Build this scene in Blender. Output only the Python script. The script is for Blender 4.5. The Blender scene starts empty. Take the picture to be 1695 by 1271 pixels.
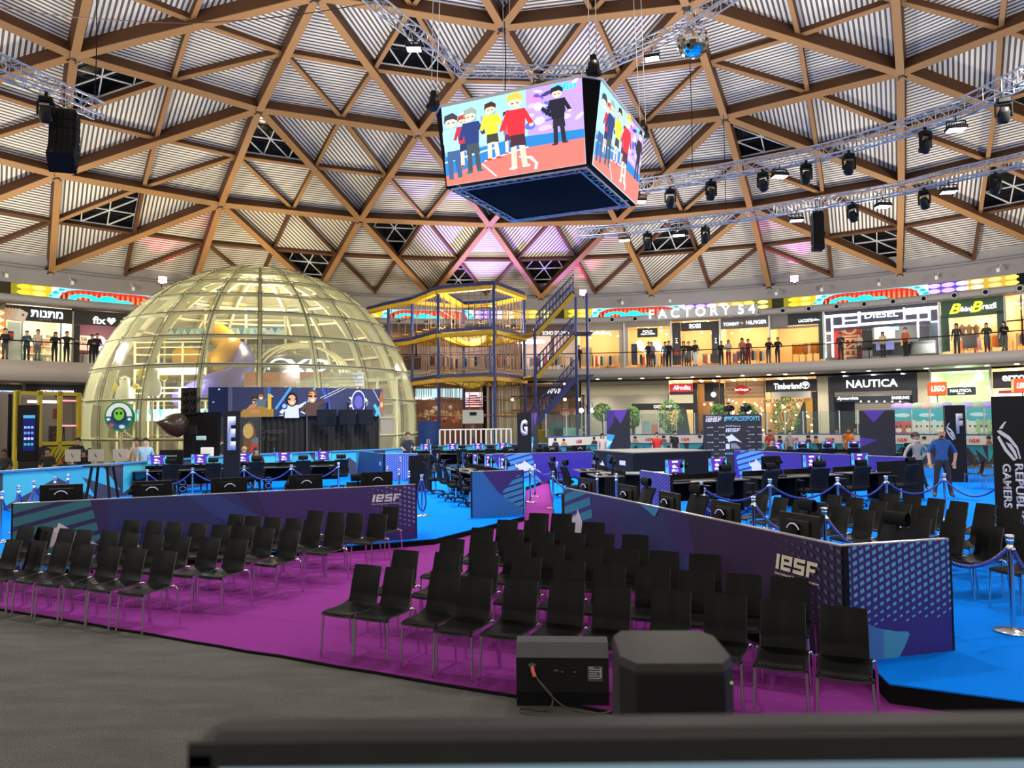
import bpy, bmesh, math, random
from mathutils import Vector, Matrix
random.seed(7)
S = bpy.context.scene
COL = S.collection
PI = math.pi
# ------------------------------------------------------------------ camera
F_PX, W_PX, H_PX = 1251.36, 1695.0, 1271.0
PITCH, ROLL, EYE = 0.0482, 0.0107, 2.3
_fw = Vector((0, math.cos(PITCH), math.sin(PITCH)))
_r0 = Vector((1, 0, 0)); _u0 = _r0.cross(_fw)
_rt = _r0 * math.cos(ROLL) - _u0 * math.sin(ROLL)
_up = _u0 * math.cos(ROLL) + _r0 * math.sin(ROLL)
cam = bpy.data.cameras.new('camera'); camo = bpy.data.objects.new('camera', cam); COL.objects.link(camo)
M_ = Matrix((_rt, _up, -_fw)).transposed().to_4x4(); M_.translation = (0, 0, EYE)
camo.matrix_world = M_
cam.sensor_width = 36; cam.lens = F_PX / W_PX * 36; cam.clip_start = 0.05; cam.clip_end = 300
cam.dof.use_dof = True; cam.dof.focus_distance = 14; cam.dof.aperture_fstop = 5.2
S.camera = camo
# ------------------------------------------------------------------ exposure, world
S.view_settings.view_transform = 'Standard'; S.view_settings.look = 'None'
S.view_settings.gamma = 1; S.view_settings.use_curve_mapping = False
S.view_settings.exposure = 0.0
wd = bpy.data.worlds.new('World'); S.world = wd; wd.use_nodes = True
wd.node_tree.nodes['Background'].inputs[0].default_value = (1, .96, .9, 1)
wd.node_tree.nodes['Background'].inputs[1].default_value = 0.26
# ------------------------------------------------------------------ hall lights
CX, CY = 0.665, 15.284                       # centre of the round hall
def lamp(kind, name, loc, energy, color=(1, 1, 1), aim=None, size=.3, angle=120, blend=.6):
    l = bpy.data.lights.new(name, kind); l.energy = energy; l.color = color
    if kind == 'AREA': l.size = size
    else: l.shadow_soft_size = size
    if kind == 'SPOT': l.spot_size = math.radians(angle); l.spot_blend = blend
    o = bpy.data.objects.new(name, l); COL.objects.link(o); o.location = loc
    if aim is not None:
        o.rotation_euler = (Vector(aim) - Vector(loc)).to_track_quat('-Z', 'Y').to_euler()
    return o
# flood lamps that hang from the ring trusses (the fixtures themselves are built further down)
for (x, y, z, e) in [(-7, 12, 9.6, 1500), (-8, 19, 9.6, 3000), (-4, 27, 9.6, 3600), (4, 29, 9.6, 3600), (10, 24, 9.6, 3300), (11, 15, 9.6, 2200), (7, 9, 9.6, 900), (0, 21, 12.5, 5200), (2.5, 13, 12.5, 1600)]:
    lamp('SPOT', 'truss_flood_light', (x, y, z), e, (1, .96, .92), (x * .8, y + 1.0, 0), .35, 130, .8)
# added fill lights, no fixtures: they light the dome ceiling and round wall
for (n, r, z, e, off) in ((16, 27.5, 7.4, 1500, .1), (7, 12.5, 9.5, 2000, .2)):
    for i in range(n):
        a = 2 * PI * i / n + off; x, y = CX + r * math.cos(a), CY + r * math.sin(a)
        if r > 20: lamp('POINT', 'hall_fill_light', (x, y, z), e, (1, .93, .84), None, .5)
        else: lamp('SPOT', 'ceiling_fill_light', (x, y, z), e, (1, .93, .84), (x, y, 19), .5, 172, 1)
# ------------------------------------------------------------------ pixel <-> place (only to measure where things stand)
def ray(px, py):
    X, Y = (px - W_PX / 2) / F_PX, (py - H_PX / 2) / F_PX
    return _fw + _rt * X - _up * Y
def G(px, py, z=0.0):
    d = ray(px, py); t = (z - EYE) / d.z
    return Vector((d.x * t, d.y * t, z))
def D(px, py, y):
    d = ray(px, py); t = y / d.y
    return Vector((d.x * t, y, EYE + d.z * t))
def CYL(px, py, R):
    d = ray(px, py); a = d.x * d.x + d.y * d.y; b = -(d.x * CX + d.y * CY); c = CX * CX + CY * CY - R * R
    t = (-b + math.sqrt(b * b - a * c)) / a
    return Vector((d.x * t, d.y * t, EYE + d.z * t))
def ring(ang, R, z):
    return Vector((CX + R * math.cos(ang), CY + R * math.sin(ang), z))
# ------------------------------------------------------------------ materials
def lin(c):
    if isinstance(c, str):
        c = [int(c[i:i + 2], 16) / 255 for i in (0, 2, 4)]
        c = [(x / 12.92 if x <= .04045 else ((x + .055) / 1.055) ** 2.4) for x in c]
    return (c[0], c[1], c[2], 1)
MATS = {}
def mat(name, col=(.5, .5, .5), rough=.6, metal=0., emit=None, es=1., spec=.5, noise=0., nscale=40., bump=0.):
    if name in MATS: return MATS[name]
    m = bpy.data.materials.new(name); m.use_nodes = True; nt = m.node_tree; b = nt.nodes['Principled BSDF']
    b.inputs['Base Color'].default_value = lin(col); b.inputs['Roughness'].default_value = rough
    b.inputs['Metallic'].default_value = metal; b.inputs['Specular IOR Level'].default_value = spec
    if emit is not None:
        b.inputs['Emission Color'].default_value = lin(emit); b.inputs['Emission Strength'].default_value = es
    if noise or bump:
        tc = nt.nodes.new('ShaderNodeTexCoord'); n = nt.nodes.new('ShaderNodeTexNoise'); n.inputs['Scale'].default_value = nscale
        n.inputs['Detail'].default_value = 4
        nt.links.new(tc.outputs['Object'], n.inputs['Vector'])
        if noise:
            mx = nt.nodes.new('ShaderNodeMix'); mx.data_type = 'RGBA'
            c = lin(col); mx.inputs['A'].default_value = [max(0, x * (1 - noise)) for x in c[:3]] + [1]
            mx.inputs['B'].default_value = [min(1, x * (1 + noise)) for x in c[:3]] + [1]
            nt.links.new(n.outputs['Fac'], mx.inputs['Factor']); nt.links.new(mx.outputs['Result'], b.inputs['Base Color'])
        if bump:
            bp = nt.nodes.new('ShaderNodeBump'); bp.inputs['Strength'].default_value = bump; bp.inputs['Distance'].default_value = .01
            nt.links.new(n.outputs['Fac'], bp.inputs['Height']); nt.links.new(bp.outputs['Normal'], b.inputs['Normal'])
    MATS[name] = m
    return m
def attr_mat(name, emit=0., rough=.5):
    if name in MATS: return MATS[name]
    m = bpy.data.materials.new(name); m.use_nodes = True; nt = m.node_tree; b = nt.nodes['Principled BSDF']
    a = nt.nodes.new('ShaderNodeVertexColor'); a.layer_name = 'Col'
    b.inputs['Roughness'].default_value = rough
    if emit:
        b.inputs['Base Color'].default_value = (0, 0, 0, 1); b.inputs['Specular IOR Level'].default_value = .2
        nt.links.new(a.outputs['Color'], b.inputs['Emission Color']); b.inputs['Emission Strength'].default_value = emit
    else: nt.links.new(a.outputs['Color'], b.inputs['Base Color'])
    MATS[name] = m
    return m
def glass_mat(name, tint=(.8, .85, .8), clear=.85, rough=.02, haze=(.5, .5, .4), hz=0., fres=.55):
    if name in MATS: return MATS[name]
    m = bpy.data.materials.new(name); m.use_nodes = True; nt = m.node_tree; N = nt.nodes; N.clear()
    out = N.new('ShaderNodeOutputMaterial'); t = N.new('ShaderNodeBsdfTransparent'); t.inputs[0].default_value = (*tint, 1)
    g = N.new('ShaderNodeBsdfGlossy'); g.inputs['Roughness'].default_value = rough
    fr = N.new('ShaderNodeLayerWeight'); fr.inputs[0].default_value = .25
    mth = N.new('ShaderNodeMath'); mth.operation = 'MULTIPLY_ADD'; mth.inputs[1].default_value = fres; mth.inputs[2].default_value = 1 - clear - .08
    mth.use_clamp = True
    nt.links.new(fr.outputs['Fresnel'], mth.inputs[0])
    mx = N.new('ShaderNodeMixShader'); nt.links.new(mth.outputs[0], mx.inputs[0]); nt.links.new(t.outputs[0], mx.inputs[1]); nt.links.new(g.outputs[0], mx.inputs[2])
    last = mx
    if hz:
        d = N.new('ShaderNodeBsdfDiffuse'); d.inputs[0].default_value = (*haze, 1)
        m2 = N.new('ShaderNodeMixShader'); m2.inputs[0].default_value = hz
        nt.links.new(mx.outputs[0], m2.inputs[1]); nt.links.new(d.outputs[0], m2.inputs[2]); last = m2
    nt.links.new(last.outputs[0], out.inputs[0]); MATS[name] = m
    return m
BLACK = mat('black_plastic', (.004, .004, .005), .42, spec=.18)
BLACKM = mat('black_matt', (.005, .005, .006), .8, spec=.2)
BLACKC = mat('black_cloth', (.005, .005, .006), .95, noise=.3, nscale=60, spec=.1)
DARKG = mat('dark_grey_plastic', (.015, .016, .017), .5, spec=.2)
CHROME = mat('chrome', (.72, .72, .74), .16, 1.)
ALU = mat('aluminium', (.62, .62, .63), .35, .9)
WHITE = mat('white_paint', (.78, .78, .76), .5)
GREYP = mat('grey_paint', (.35, .35, .34), .55)
WLED = mat('white_led', (.9, .9, .95), .4, emit=(1, 1, 1), es=4)
# ------------------------------------------------------------------ mesh builder
class MB:
    def __init__(s): s.v = []; s.f = []; s.m = []; s.sm = []; s.T = Matrix()
    def add(s, vs, fs, mi=0, smooth=False):
        n = len(s.v); s.v += [s.T @ Vector(v) for v in vs]; s.f += [[i + n for i in f] for f in fs]
        s.m += [mi] * len(fs); s.sm += [smooth] * len(fs)
        return s
    def box(s, c, d, mi=0, rot=None, b=0.):
        x, y, z = d[0] / 2, d[1] / 2, d[2] / 2
        if b:
            b = min(b, x * .9, y * .9, z * .9)
            vs = []; 
            for sz, k in ((-z, 0), (-z + b, 1), (z - b, 1), (z, 0)):
                o = 0 if k else b
                for (sx, sy) in ((-1, -1), (1, -1), (1, 1), (-1, 1)):
                    X, Y = sx * (x - o), sy * (y - o); q = b * .999 if k else b * .6
                    if (sx * sy) > 0: vs += [(X, Y - sy * q, sz), (X - sx * q, Y, sz)][::1]
                    else: vs += [(X - sx * q, Y, sz), (X, Y - sy * q, sz)]
            # order each level counter-clockwise
            lv = [sorted(range(8), key=lambda i: math.atan2(vs[l * 8 + i][1] / y, vs[l * 8 + i][0] / x)) for l in range(4)]
            fs = []
            for l in range(3):
                for i in range(8):
                    j = (i + 1) % 8; fs.append([l * 8 + lv[l][i], l * 8 + lv[l][j], l * 8 + 8 + lv[l + 1][j], l * 8 + 8 + lv[l + 1][i]])
            fs.append([lv[0][i] for i in range(7, -1, -1)]); fs.append([24 + lv[3][i] for i in range(8)])
        else:
            vs = [(-x, -y, -z), (x, -y, -z), (x, y, -z), (-x, y, -z), (-x, -y, z), (x, -y, z), (x, y, z), (-x, y, z)]
            fs = [[3, 2, 1, 0], [4, 5, 6, 7], [0, 1, 5, 4], [1, 2, 6, 5], [2, 3, 7, 6], [3, 0, 4, 7]]
        R = rot if rot is not None else Matrix.Identity(3)
        c = Vector(c)
        return s.add([c + R @ Vector(v) for v in vs], fs, mi)
    def bar(s, a, b, w, h, mi=0, up=(0, 0, 1)):
        a, b = Vector(a), Vector(b); d = (b - a); L = d.length
        if L < 1e-6: return s
        d /= L; u = Vector(up); x = d.cross(u)
        if x.length < 1e-4: u = Vector((1, 0, 0)); x = d.cross(u)
        x.normalize(); u = x.cross(d)
        return s.box((a + b) / 2, (w, L, h), mi, Matrix((x, d, u)).transposed())
    def tube(s, pts, r, n=8, mi=0, cap=True, closed=False):
        pts = [Vector(p) for p in pts]; k = len(pts); rs = r if isinstance(r, (list, tuple)) else [r] * k
        vs = []; prev = None
        for i, p in enumerate(pts):
            if closed: t = pts[(i + 1) % k] - pts[i - 1]
            else: t = pts[min(i + 1, k - 1)] - pts[max(i - 1, 0)]
            t.normalize()
            if prev is None:
                a = Vector((0, 0, 1)) if abs(t.z) < .9 else Vector((1, 0, 0)); x = t.cross(a).normalized()
            else:
                x = prev - t * prev.dot(t)
                if x.length < 1e-6: x = t.orthogonal()
                x.normalize()
            prev = x; y = t.cross(x)
            for j in range(n):
                a = 2 * PI * j / n; vs.append(p + (x * math.cos(a) + y * math.sin(a)) * rs[i])
        fs = []
        for i in range(k if closed else k - 1):
            i2 = (i + 1) % k
            for j in range(n): fs.append([i * n + j, i * n + (j + 1) % n, i2 * n + (j + 1) % n, i2 * n + j])
        s.add(vs, fs, mi, True)
        if cap and not closed:
            s.add([vs[j] for j in range(n)][::-1], [list(range(n))], mi); s.add(vs[-n:], [list(range(n))], mi)
        return s
    def lathe(s, prof, n=20, c=(0, 0, 0), mi=0, smooth=True, a0=0, a1=2 * PI):
        c = Vector(c); full = abs(a1 - a0 - 2 * PI) < 1e-6; cols = n if full else n + 1; vs = []
        for (r, z) in prof:
            for j in range(cols):
                a = a0 + (a1 - a0) * j / n; vs.append(c + Vector((r * math.cos(a), r * math.sin(a), z)))
        fs = []
        for i in range(len(prof) - 1):
            for j in range(n):
                j2 = (j + 1) % cols; fs.append([i * cols + j, i * cols + j2, (i + 1) * cols + j2, (i + 1) * cols + j])
        return s.add(vs, fs, mi, smooth)
    def ball(s, c, r, n=12, mi=0):
        rx, ry, rz = r if isinstance(r, (tuple, list)) else (r, r, r); c = Vector(c); vs = []; m = max(4, n // 2 + 1)
        for i in range(m + 1):
            t = PI * i / m
            for j in range(n):
                a = 2 * PI * j / n; vs.append(c + Vector((rx * math.sin(t) * math.cos(a), ry * math.sin(t) * math.sin(a), rz * math.cos(t))))
        fs = [[i * n + j, (i + 1) * n + j, (i + 1) * n + (j + 1) % n, i * n + (j + 1) % n] for i in range(m) for j in range(n)]
        return s.add(vs, fs, mi, True)
    def prism(s, poly, h, c=(0, 0, 0), mi=0, ax='z'):
        """poly in 2D, extruded by h along ax ('z' up, or 'y' with poly = (x, z))"""
        n = len(poly); c = Vector(c)
        if ax == 'z': f = lambda p, t: c + Vector((p[0], p[1], t))
        elif ax == 'y': f = lambda p, t: c + Vector((p[0], t, p[1]))
        else: f = lambda p, t: c + Vector((t, p[0], p[1]))
        vs = [f(p, 0) for p in poly] + [f(p, h) for p in poly]
        fs = [list(range(n))[::-1], list(range(n, 2 * n))] + [[i, (i + 1) % n, n + (i + 1) % n, n + i] for i in range(n)]
        return s.add(vs, fs, mi)
    def quad(s, a, b, c, d, mi=0): return s.add([a, b, c, d], [[0, 1, 2, 3]], mi)
    def grid(s, fn, nu, nv, mi=0, thick=0.):
        vs = [Vector(fn(i / nu, j / nv)) for j in range(nv + 1) for i in range(nu + 1)]; w = nu + 1
        fs = [[j * w + i, j * w + i + 1, (j + 1) * w + i + 1, (j + 1) * w + i] for j in range(nv) for i in range(nu)]
        if not thick: return s.add(vs, fs, mi, True)
        nr = []
        for j in range(nv + 1):
            for i in range(nu + 1):
                du = vs[j * w + min(i + 1, nu)] - vs[j * w + max(i - 1, 0)]; dv = vs[min(j + 1, nv) * w + i] - vs[max(j - 1, 0) * w + i]
                nr.append(du.cross(dv).normalized())
        n = len(vs); v2 = [v - q * thick for v, q in zip(vs, nr)]
        s.add(vs + v2, fs + [[i + n for i in f[::-1]] for f in fs], mi, True)
        e = [(i, i + 1) for i in range(nu)] + [(i * w + nu, (i + 1) * w + nu) for i in range(nv)] + \
            [(nv * w + i + 1, nv * w + i) for i in range(nu)] + [((i + 1) * w, i * w) for i in range(nv)]
        allv = vs + v2
        for a, b in e: s.add([allv[b], allv[a], allv[a + n], allv[b + n]], [[0, 1, 2, 3]], mi)
        return s
    def mesh(s, name, mats):
        me = bpy.data.meshes.new(name); me.from_pydata([tuple(v) for v in s.v], [], s.f)
        for m in (mats if isinstance(mats, (list, tuple)) else [mats]): me.materials.append(m)
        me.polygons.foreach_set('material_index', s.m); me.polygons.foreach_set('use_smooth', s.sm); me.update()
        return me
    def build(s, name, mats, parent=None, label=None):
        o = bpy.data.objects.new(name, s.mesh(name, mats)); COL.objects.link(o)
        if parent is not None: o.parent = parent
        if label: o['label'] = label
        return o
USED = {}
def tag(o, label, cat, group=None, kind=None):
    if label:
        k = label.lower()
        if k in USED and not group: print('DUPLICATE LABEL', label)
        USED[k] = 1; o['label'] = label
    if cat: o['category'] = cat
    if group: o['group'] = group
    if kind: o['kind'] = kind
    return o
def thing(name, label, cat, loc=(0, 0, 0), rz=0., group=None, kind=None):
    o = bpy.data.objects.new(name, None); COL.objects.link(o); o.empty_display_size = .1
    o.location = loc; o.rotation_euler = (0, 0, rz)
    return tag(o, label, cat, group, kind)
KIDS = {}
def dup(root, loc, rz=None, label=None, group=None, cat=None):
    """copy of a thing with copies of its parts and sub-parts"""
    if root.name not in KIDS:
        KIDS[root.name] = [(c, list(c.children)) for c in root.children]
    r = root.copy(); COL.objects.link(r); r.location = loc
    if rz is not None: r.rotation_euler = (0, 0, rz)
    if label is not None: tag(r, label, cat, group)
    if group: r['group'] = group
    for ch, subs in KIDS[root.name]:
        c = ch.copy(); COL.objects.link(c); c.parent = r
        for g in subs:
            d = g.copy(); COL.objects.link(d); d.parent = c
    return r
ORD = ['first', 'second', 'third', 'fourth', 'fifth', 'sixth', 'seventh', 'eighth', 'ninth', 'tenth', 'eleventh', 'twelfth', 'thirteenth', 'fourteenth', 'fifteenth', 'sixteenth']
# ------------------------------------------------------------------ lettering and flat art
def frame(o, xdir, n=None):
    """matrix with origin o, x along xdir, z up, y = away from the viewer side (x cross z)"""
    x = Vector(xdir); x.z = 0; x.normalize(); z = Vector((0, 0, 1)); y = z.cross(x)
    m = Matrix((x, y, z)).transposed().to_4x4(); m.translation = Vector(o)
    return m
FACE = Matrix.Rotation(PI / 2, 4, 'X')       # text plane (x, y) -> (x, z), reading side towards -y
def text(body, height, material, parent=None, M=None, at=(0, 0, 0), depth=.01, width=None, bold=0., shear=0., name='lettering', align='CENTER', rot=0., space=1.):
    """upright lettering in the frame M at local (x, y, z): centred on x, bottom at z; fitted to height (and width)"""
    c = bpy.data.curves.new(name, 'FONT'); c.body = body; c.align_x = 'LEFT'; c.size = 1; c.extrude = 0; c.offset = bold; c.shear = shear; c.resolution_u = 3
    c.space_character = space
    tmp = bpy.data.objects.new(name, c); COL.objects.link(tmp)
    dg = bpy.context.evaluated_depsgraph_get(); me = bpy.data.meshes.new_from_object(tmp.evaluated_get(dg))
    bpy.data.objects.remove(tmp); bpy.data.curves.remove(c)
    if not me.vertices: return None
    xs = [v.co.x for v in me.vertices]; ys = [v.co.y for v in me.vertices]
    x0, x1, y0, y1 = min(xs), max(xs), min(ys), max(ys); k = height / max(y1 - y0, 1e-6)
    kx = k if width is None else width / max(x1 - x0, 1e-6)
    sh = {'CENTER': -(x0 + x1) / 2, 'LEFT': -x0, 'RIGHT': -x1}[align]
    bm = bmesh.new(); bm.from_mesh(me)
    for v in bm.verts: v.co = Vector(((v.co.x + sh) * kx, (v.co.y - y0) * k, 0))
    if depth:
        r = bmesh.ops.extrude_face_region(bm, geom=bm.faces[:]); vs = [e for e in r['geom'] if isinstance(e, bmesh.types.BMVert)]
        bmesh.ops.translate(bm, vec=(0, 0, depth), verts=vs)
    bmesh.ops.recalc_face_normals(bm, faces=bm.faces[:])
    T = Matrix.Translation(Vector(at)) @ Matrix.Rotation(-rot, 4, 'Y') @ FACE
    if M is not None: T = M @ T
    bm.transform(T); bm.to_mesh(me); bm.free(); me.materials.clear(); me.materials.append(material); me.name = name
    o = bpy.data.objects.new(name, me); COL.objects.link(o)
    if parent is not None: o.parent = parent
    return o
class Art:
    """flat coloured shapes on a panel; coordinates (x, z) on the panel, layers stacked towards the viewer (-y)"""
    def __init__(s): s.P = []; s.n = 0; s.hold = False
    def poly(s, pts, col):
        if not s.hold: s.n += 1
        s.P.append(([tuple(p) for p in pts], lin(col), s.n)); return s
    def rect(s, x0, z0, x1, z1, col): return s.poly([(x0, z0), (x1, z0), (x1, z1), (x0, z1)], col)
    def ell(s, x, z, rx, rz, col, n=14, rot=0.):
        c, q = math.cos(rot), math.sin(rot)
        return s.poly([(x + rx * math.cos(2 * PI * i / n) * c - rz * math.sin(2 * PI * i / n) * q, z + rx * math.cos(2 * PI * i / n) * q + rz * math.sin(2 * PI * i / n) * c) for i in range(n)], col)
    def line(s, x0, z0, x1, z1, w, col, w1=None):
        d = math.hypot(x1 - x0, z1 - z0) or 1; nx, nz = -(z1 - z0) / d / 2, (x1 - x0) / d / 2; w1 = w if w1 is None else w1
        return s.poly([(x0 - nx * w, z0 - nz * w), (x1 - nx * w1, z1 - nz * w1), (x1 + nx * w1, z1 + nz * w1), (x0 + nx * w, z0 + nz * w)], col)
    def split(s, dx):
        out = []
        for pts, col, ly in s.P:
            x0, x1 = min(p[0] for p in pts), max(p[0] for p in pts)
            if x1 - x0 <= dx * 1.2: out.append((pts, col, ly)); continue
            n = math.ceil((x1 - x0) / dx)
            for k in range(n):
                q = pts
                for lim, sg in ((x0 + (x1 - x0) * k / n, 1), (x0 + (x1 - x0) * (k + 1) / n, -1)):
                    o = []
                    for i in range(len(q)):
                        a, b = q[i], q[(i + 1) % len(q)]; da, db = (a[0] - lim) * sg, (b[0] - lim) * sg
                        if da >= 0: o.append(a)
                        if da * db < 0: t = da / (da - db); o.append((a[0] + (b[0] - a[0]) * t, a[1] + (b[1] - a[1]) * t))
                    q = o
                if len(q) > 2: out.append((q, col, ly))
        s.P = out
        return s
    def build(s, name, material, parent=None, M=None, step=.0015, off=.002, clip=None):
        vs, fs, cs = [], [], []
        for (pts, col, k) in s.P:
            if clip:
                for (ax, lim, sg) in ((0, clip[0], 1), (0, clip[2], -1), (1, clip[1], 1), (1, clip[3], -1)):
                    out = []
                    for i in range(len(pts)):
                        a, b = pts[i], pts[(i + 1) % len(pts)]; da, db = (a[ax] - lim) * sg, (b[ax] - lim) * sg
                        if da >= 0: out.append(a)
                        if da * db < 0:
                            t = da / (da - db); out.append((a[0] + (b[0] - a[0]) * t, a[1] + (b[1] - a[1]) * t))
                    pts = out
                    if len(pts) < 3: break
                if len(pts) < 3: continue
            n = len(vs); y = -(off + k * step); vs += [(p[0], y, p[1]) for p in pts]; fs.append(list(range(n, n + len(pts)))); cs.append(col)
        me = bpy.data.meshes.new(name)
        if M is not None: vs = [tuple(M @ Vector(v)) for v in vs]
        me.from_pydata(vs, [], fs); at = me.color_attributes.new('Col', 'FLOAT_COLOR', 'CORNER')
        data = []
        for f, c in zip(fs, cs): data += list(c) * len(f)
        at.data.foreach_set('color', data); me.materials.append(material); me.update()
        o = bpy.data.objects.new(name, me); COL.objects.link(o)
        if parent is not None: o.parent = parent
        return o
PRINT = attr_mat('printed_art', 0, .45)
SCREEN = attr_mat('screen_art', 1.6)
# ================================================================== THE SETTING
ZA, ZB = .12, .17                            # the two blue platforms
def struct(o, name=None): o['kind'] = 'structure'; return o
def carpet(name, col, rough=.95, nz=.25, sc=60, spec=.04, fine=None):
    m = mat(name, col, rough, noise=nz, nscale=sc, bump=.25, spec=spec)
    return m
GREYC = carpet('grey_carpet', (.105, .105, .098), nz=.55, sc=70)
PURPC = carpet('purple_carpet', (.20, .028, .205), nz=.1, sc=30)
BLUEC = carpet('blue_carpet', (.0, .185, .80), nz=.1, sc=30)
# grey carpet speckle
def speckle(m):
    nt = m.node_tree; b = nt.nodes['Principled BSDF']; tc = nt.nodes.new('ShaderNodeTexCoord')
    n1 = nt.nodes.new('ShaderNodeTexNoise'); n1.inputs['Scale'].default_value = 130; n1.inputs['Detail'].default_value = 2
    mp = nt.nodes.new('ShaderNodeMapping'); mp.inputs['Rotation'].default_value = (0, 0, .45); mp.inputs['Scale'].default_value = (.45, 1.7, 1)
    n2 = nt.nodes.new('ShaderNodeTexNoise'); n2.inputs['Scale'].default_value = 3.2; n2.inputs['Detail'].default_value = 5
    nt.links.new(tc.outputs['Object'], n1.inputs['Vector']); nt.links.new(tc.outputs['Object'], mp.inputs['Vector']); nt.links.new(mp.outputs[0], n2.inputs['Vector'])
    r1 = nt.nodes.new('ShaderNodeValToRGB'); r1.color_ramp.elements[0].position = .35; r1.color_ramp.elements[0].color = (.05, .049, .045, 1)
    r1.color_ramp.elements[1].position = .72; r1.color_ramp.elements[1].color = (.19, .187, .172, 1)
    r2 = nt.nodes.new('ShaderNodeValToRGB'); r2.color_ramp.elements[0].position = .3; r2.color_ramp.elements[0].color = (.75, .75, .75, 1); r2.color_ramp.elements[1].position = .7
    mx = nt.nodes.new('ShaderNodeMix'); mx.data_type = 'RGBA'; mx.blend_type = 'MULTIPLY'; mx.inputs['Factor'].default_value = 1
    nt.links.new(n1.outputs[0], r1.inputs[0]); nt.links.new(n2.outputs[0], r2.inputs[0]); nt.links.new(r1.outputs[0], mx.inputs['A']); nt.links.new(r2.outputs[0], mx.inputs['B'])
    nt.links.new(mx.outputs['Result'], b.inputs['Base Color'])
speckle(GREYC)
m = MB(); m.lathe([(0, 0), (10, 0), (25, 0), (43, 0)], 72, (CX, CY, 0), smooth=False)
struct(m.build('floor', GREYC))
# purple carpet laid on the grey one, with a black edge tape
pA, pB = G(0, 1010), G(1000, 1180); dv = (pB - pA).normalized()
q0, q1 = pA - dv * 9, pB + dv * 7
outline = [(q0.x, q0.y)]
random.seed(3)
for i in range(1, 60):
    p = q0.lerp(q1, i / 60); outline.append((p.x + random.uniform(-.012, .012), p.y + random.uniform(-.012, .012)))
outline += [(q1.x, q1.y), (14, 6), (16, 30), (-16, 30)]
m = MB(); m.prism(outline, .012); struct(m.build('floor_purple_carpet', PURPC))
m = MB(); m.tube([(x, y, .012) for x, y in outline[:61]], .014, 6); m.build('carpet_edge_tape', BLACKC); struct(bpy.data.objects['carpet_edge_tape'])
bpy.data.objects['carpet_edge_tape'].name = 'trim_carpet_edge'
m = MB()
nv = Vector((-dv.y, dv.x, 0))
for k in (1.05, 3.1, 5.1):
    a, b = pA - dv * 4 + nv * k, pB + dv * 2.2 + nv * k; m.bar((a.x, a.y, .0125), (b.x, b.y, .0125), .006, .002)
struct(m.build('trim_carpet_seam', mat('seam', (.09, .02, .09), .95)))
# blue platforms with a black cloth skirt
PL0, PL1 = G(22, 834, ZA + 1), G(688, 802, ZA + 1)
PM0, PM1 = G(935, 808, ZB + 1), G(1393, 905, ZB + 1)
PR0, PR1 = G(1400, 904, ZB + 1), G(1570, 893, ZB + 1)
def platform(name, pts, z):
    m = MB(); n = len(pts)
    m.prism(pts, .012, (0, 0, z - .012), 0)
    inn = [(x, y) for x, y in pts]
    m2 = MB()
    vs = [(x, y, .002) for x, y in inn] + [(x, y, z - .0121) for x, y in inn]
    m2.add(vs, [[i, (i + 1) % n, n + (i + 1) % n, n + i] for i in range(n)])
    o = m.build(name, BLUEC); struct(o); s = m2.build('skirt', BLACKC, o)
    return o
e = (PL1 - PL0).normalized(); ea = PL0 - e * 6
cA0, cA1 = G(868, 854, ZA), G(870, 806, ZA)
platform('floor_platform_left', [(ea.x + .06, ea.y - .1), (PL1.x + .35, PL1.y - .05), (cA0.x, cA0.y), (cA1.x, cA1.y), (cA1.x + .6, 27), (-5.5, 38), (-12, 24), (-14, 16)], ZA)
cB0, cB1, cB2 = G(1437, 1097, ZB), G(1472, 1131, ZB), G(1695, 1160, ZB)
dB = (cB2 - cB1); cB3 = cB2 + dB * 2.5
platform('floor_platform_right', [(PM0.x - .1, PM0.y + .1), (PM1.x + .0, PM1.y + .05), (cB0.x, cB0.y), (cB1.x, cB1.y), (cB2.x, cB2.y), (cB3.x, cB3.y), (19, 8), (19, 30), (8, 38), (1.2, 38), (1.3, 27)], ZB)
# ------------------------------------------------------------------ the ribbed dome ceiling
RK = {0: 0.01, 1: 6.95, 2: 13.81, 3: 21.262, 4: 28.435, 5: 35.0}
ZK = {0: 19.9, 1: 19.4, 2: 18.21, 3: 16.612, 4: 14.068, 5: 10.86}
PHI = 2.1615
def node(k, j):
    if k == 0: return Vector((CX, CY, ZK[0]))
    a = PHI - j * (2 * PI / 6) / k
    return Vector((CX + RK[k] * math.cos(a), CY + RK[k] * math.sin(a), ZK[k]))
WOODB = mat('brown_beam_paint', (.115, .052, .024), .6, noise=.12, nscale=2, spec=.2); FLANGE = mat('tan_beam_bottom', (.36, .19, .075), .55, spec=.2)  # bottom strip in a lighter tan than the beam sides
DECK = bpy.data.materials.new('ribbed_deck'); DECK.use_nodes = True
nt = DECK.node_tree; b = nt.nodes['Principled BSDF']; b.inputs['Roughness'].default_value = .6
uv = nt.nodes.new('ShaderNodeUVMap'); uv.uv_map = 'UVMap'; sx = nt.nodes.new('ShaderNodeSeparateXYZ'); nt.links.new(uv.outputs[0], sx.inputs[0])
mu = nt.nodes.new('ShaderNodeMath'); mu.operation = 'MULTIPLY'; mu.inputs[1].default_value = 1 / .185; nt.links.new(sx.outputs[1], mu.inputs[0])
fr = nt.nodes.new('ShaderNodeMath'); fr.operation = 'FRACT'; nt.links.new(mu.outputs[0], fr.inputs[0])
cr = nt.nodes.new('ShaderNodeValToRGB'); E_ = cr.color_ramp.elements; E_[0].position = 0; E_[0].color = (.10, .078, .056, 1); E_[1].position = 1; E_[1].color = (.10, .078, .056, 1)
for p, c in ((.36, (.13, .10, .075, 1)), (.44, (.84, .79, .69, 1)), (.92, (.84, .79, .69, 1))):
    x = E_.new(p); x.color = c
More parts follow.
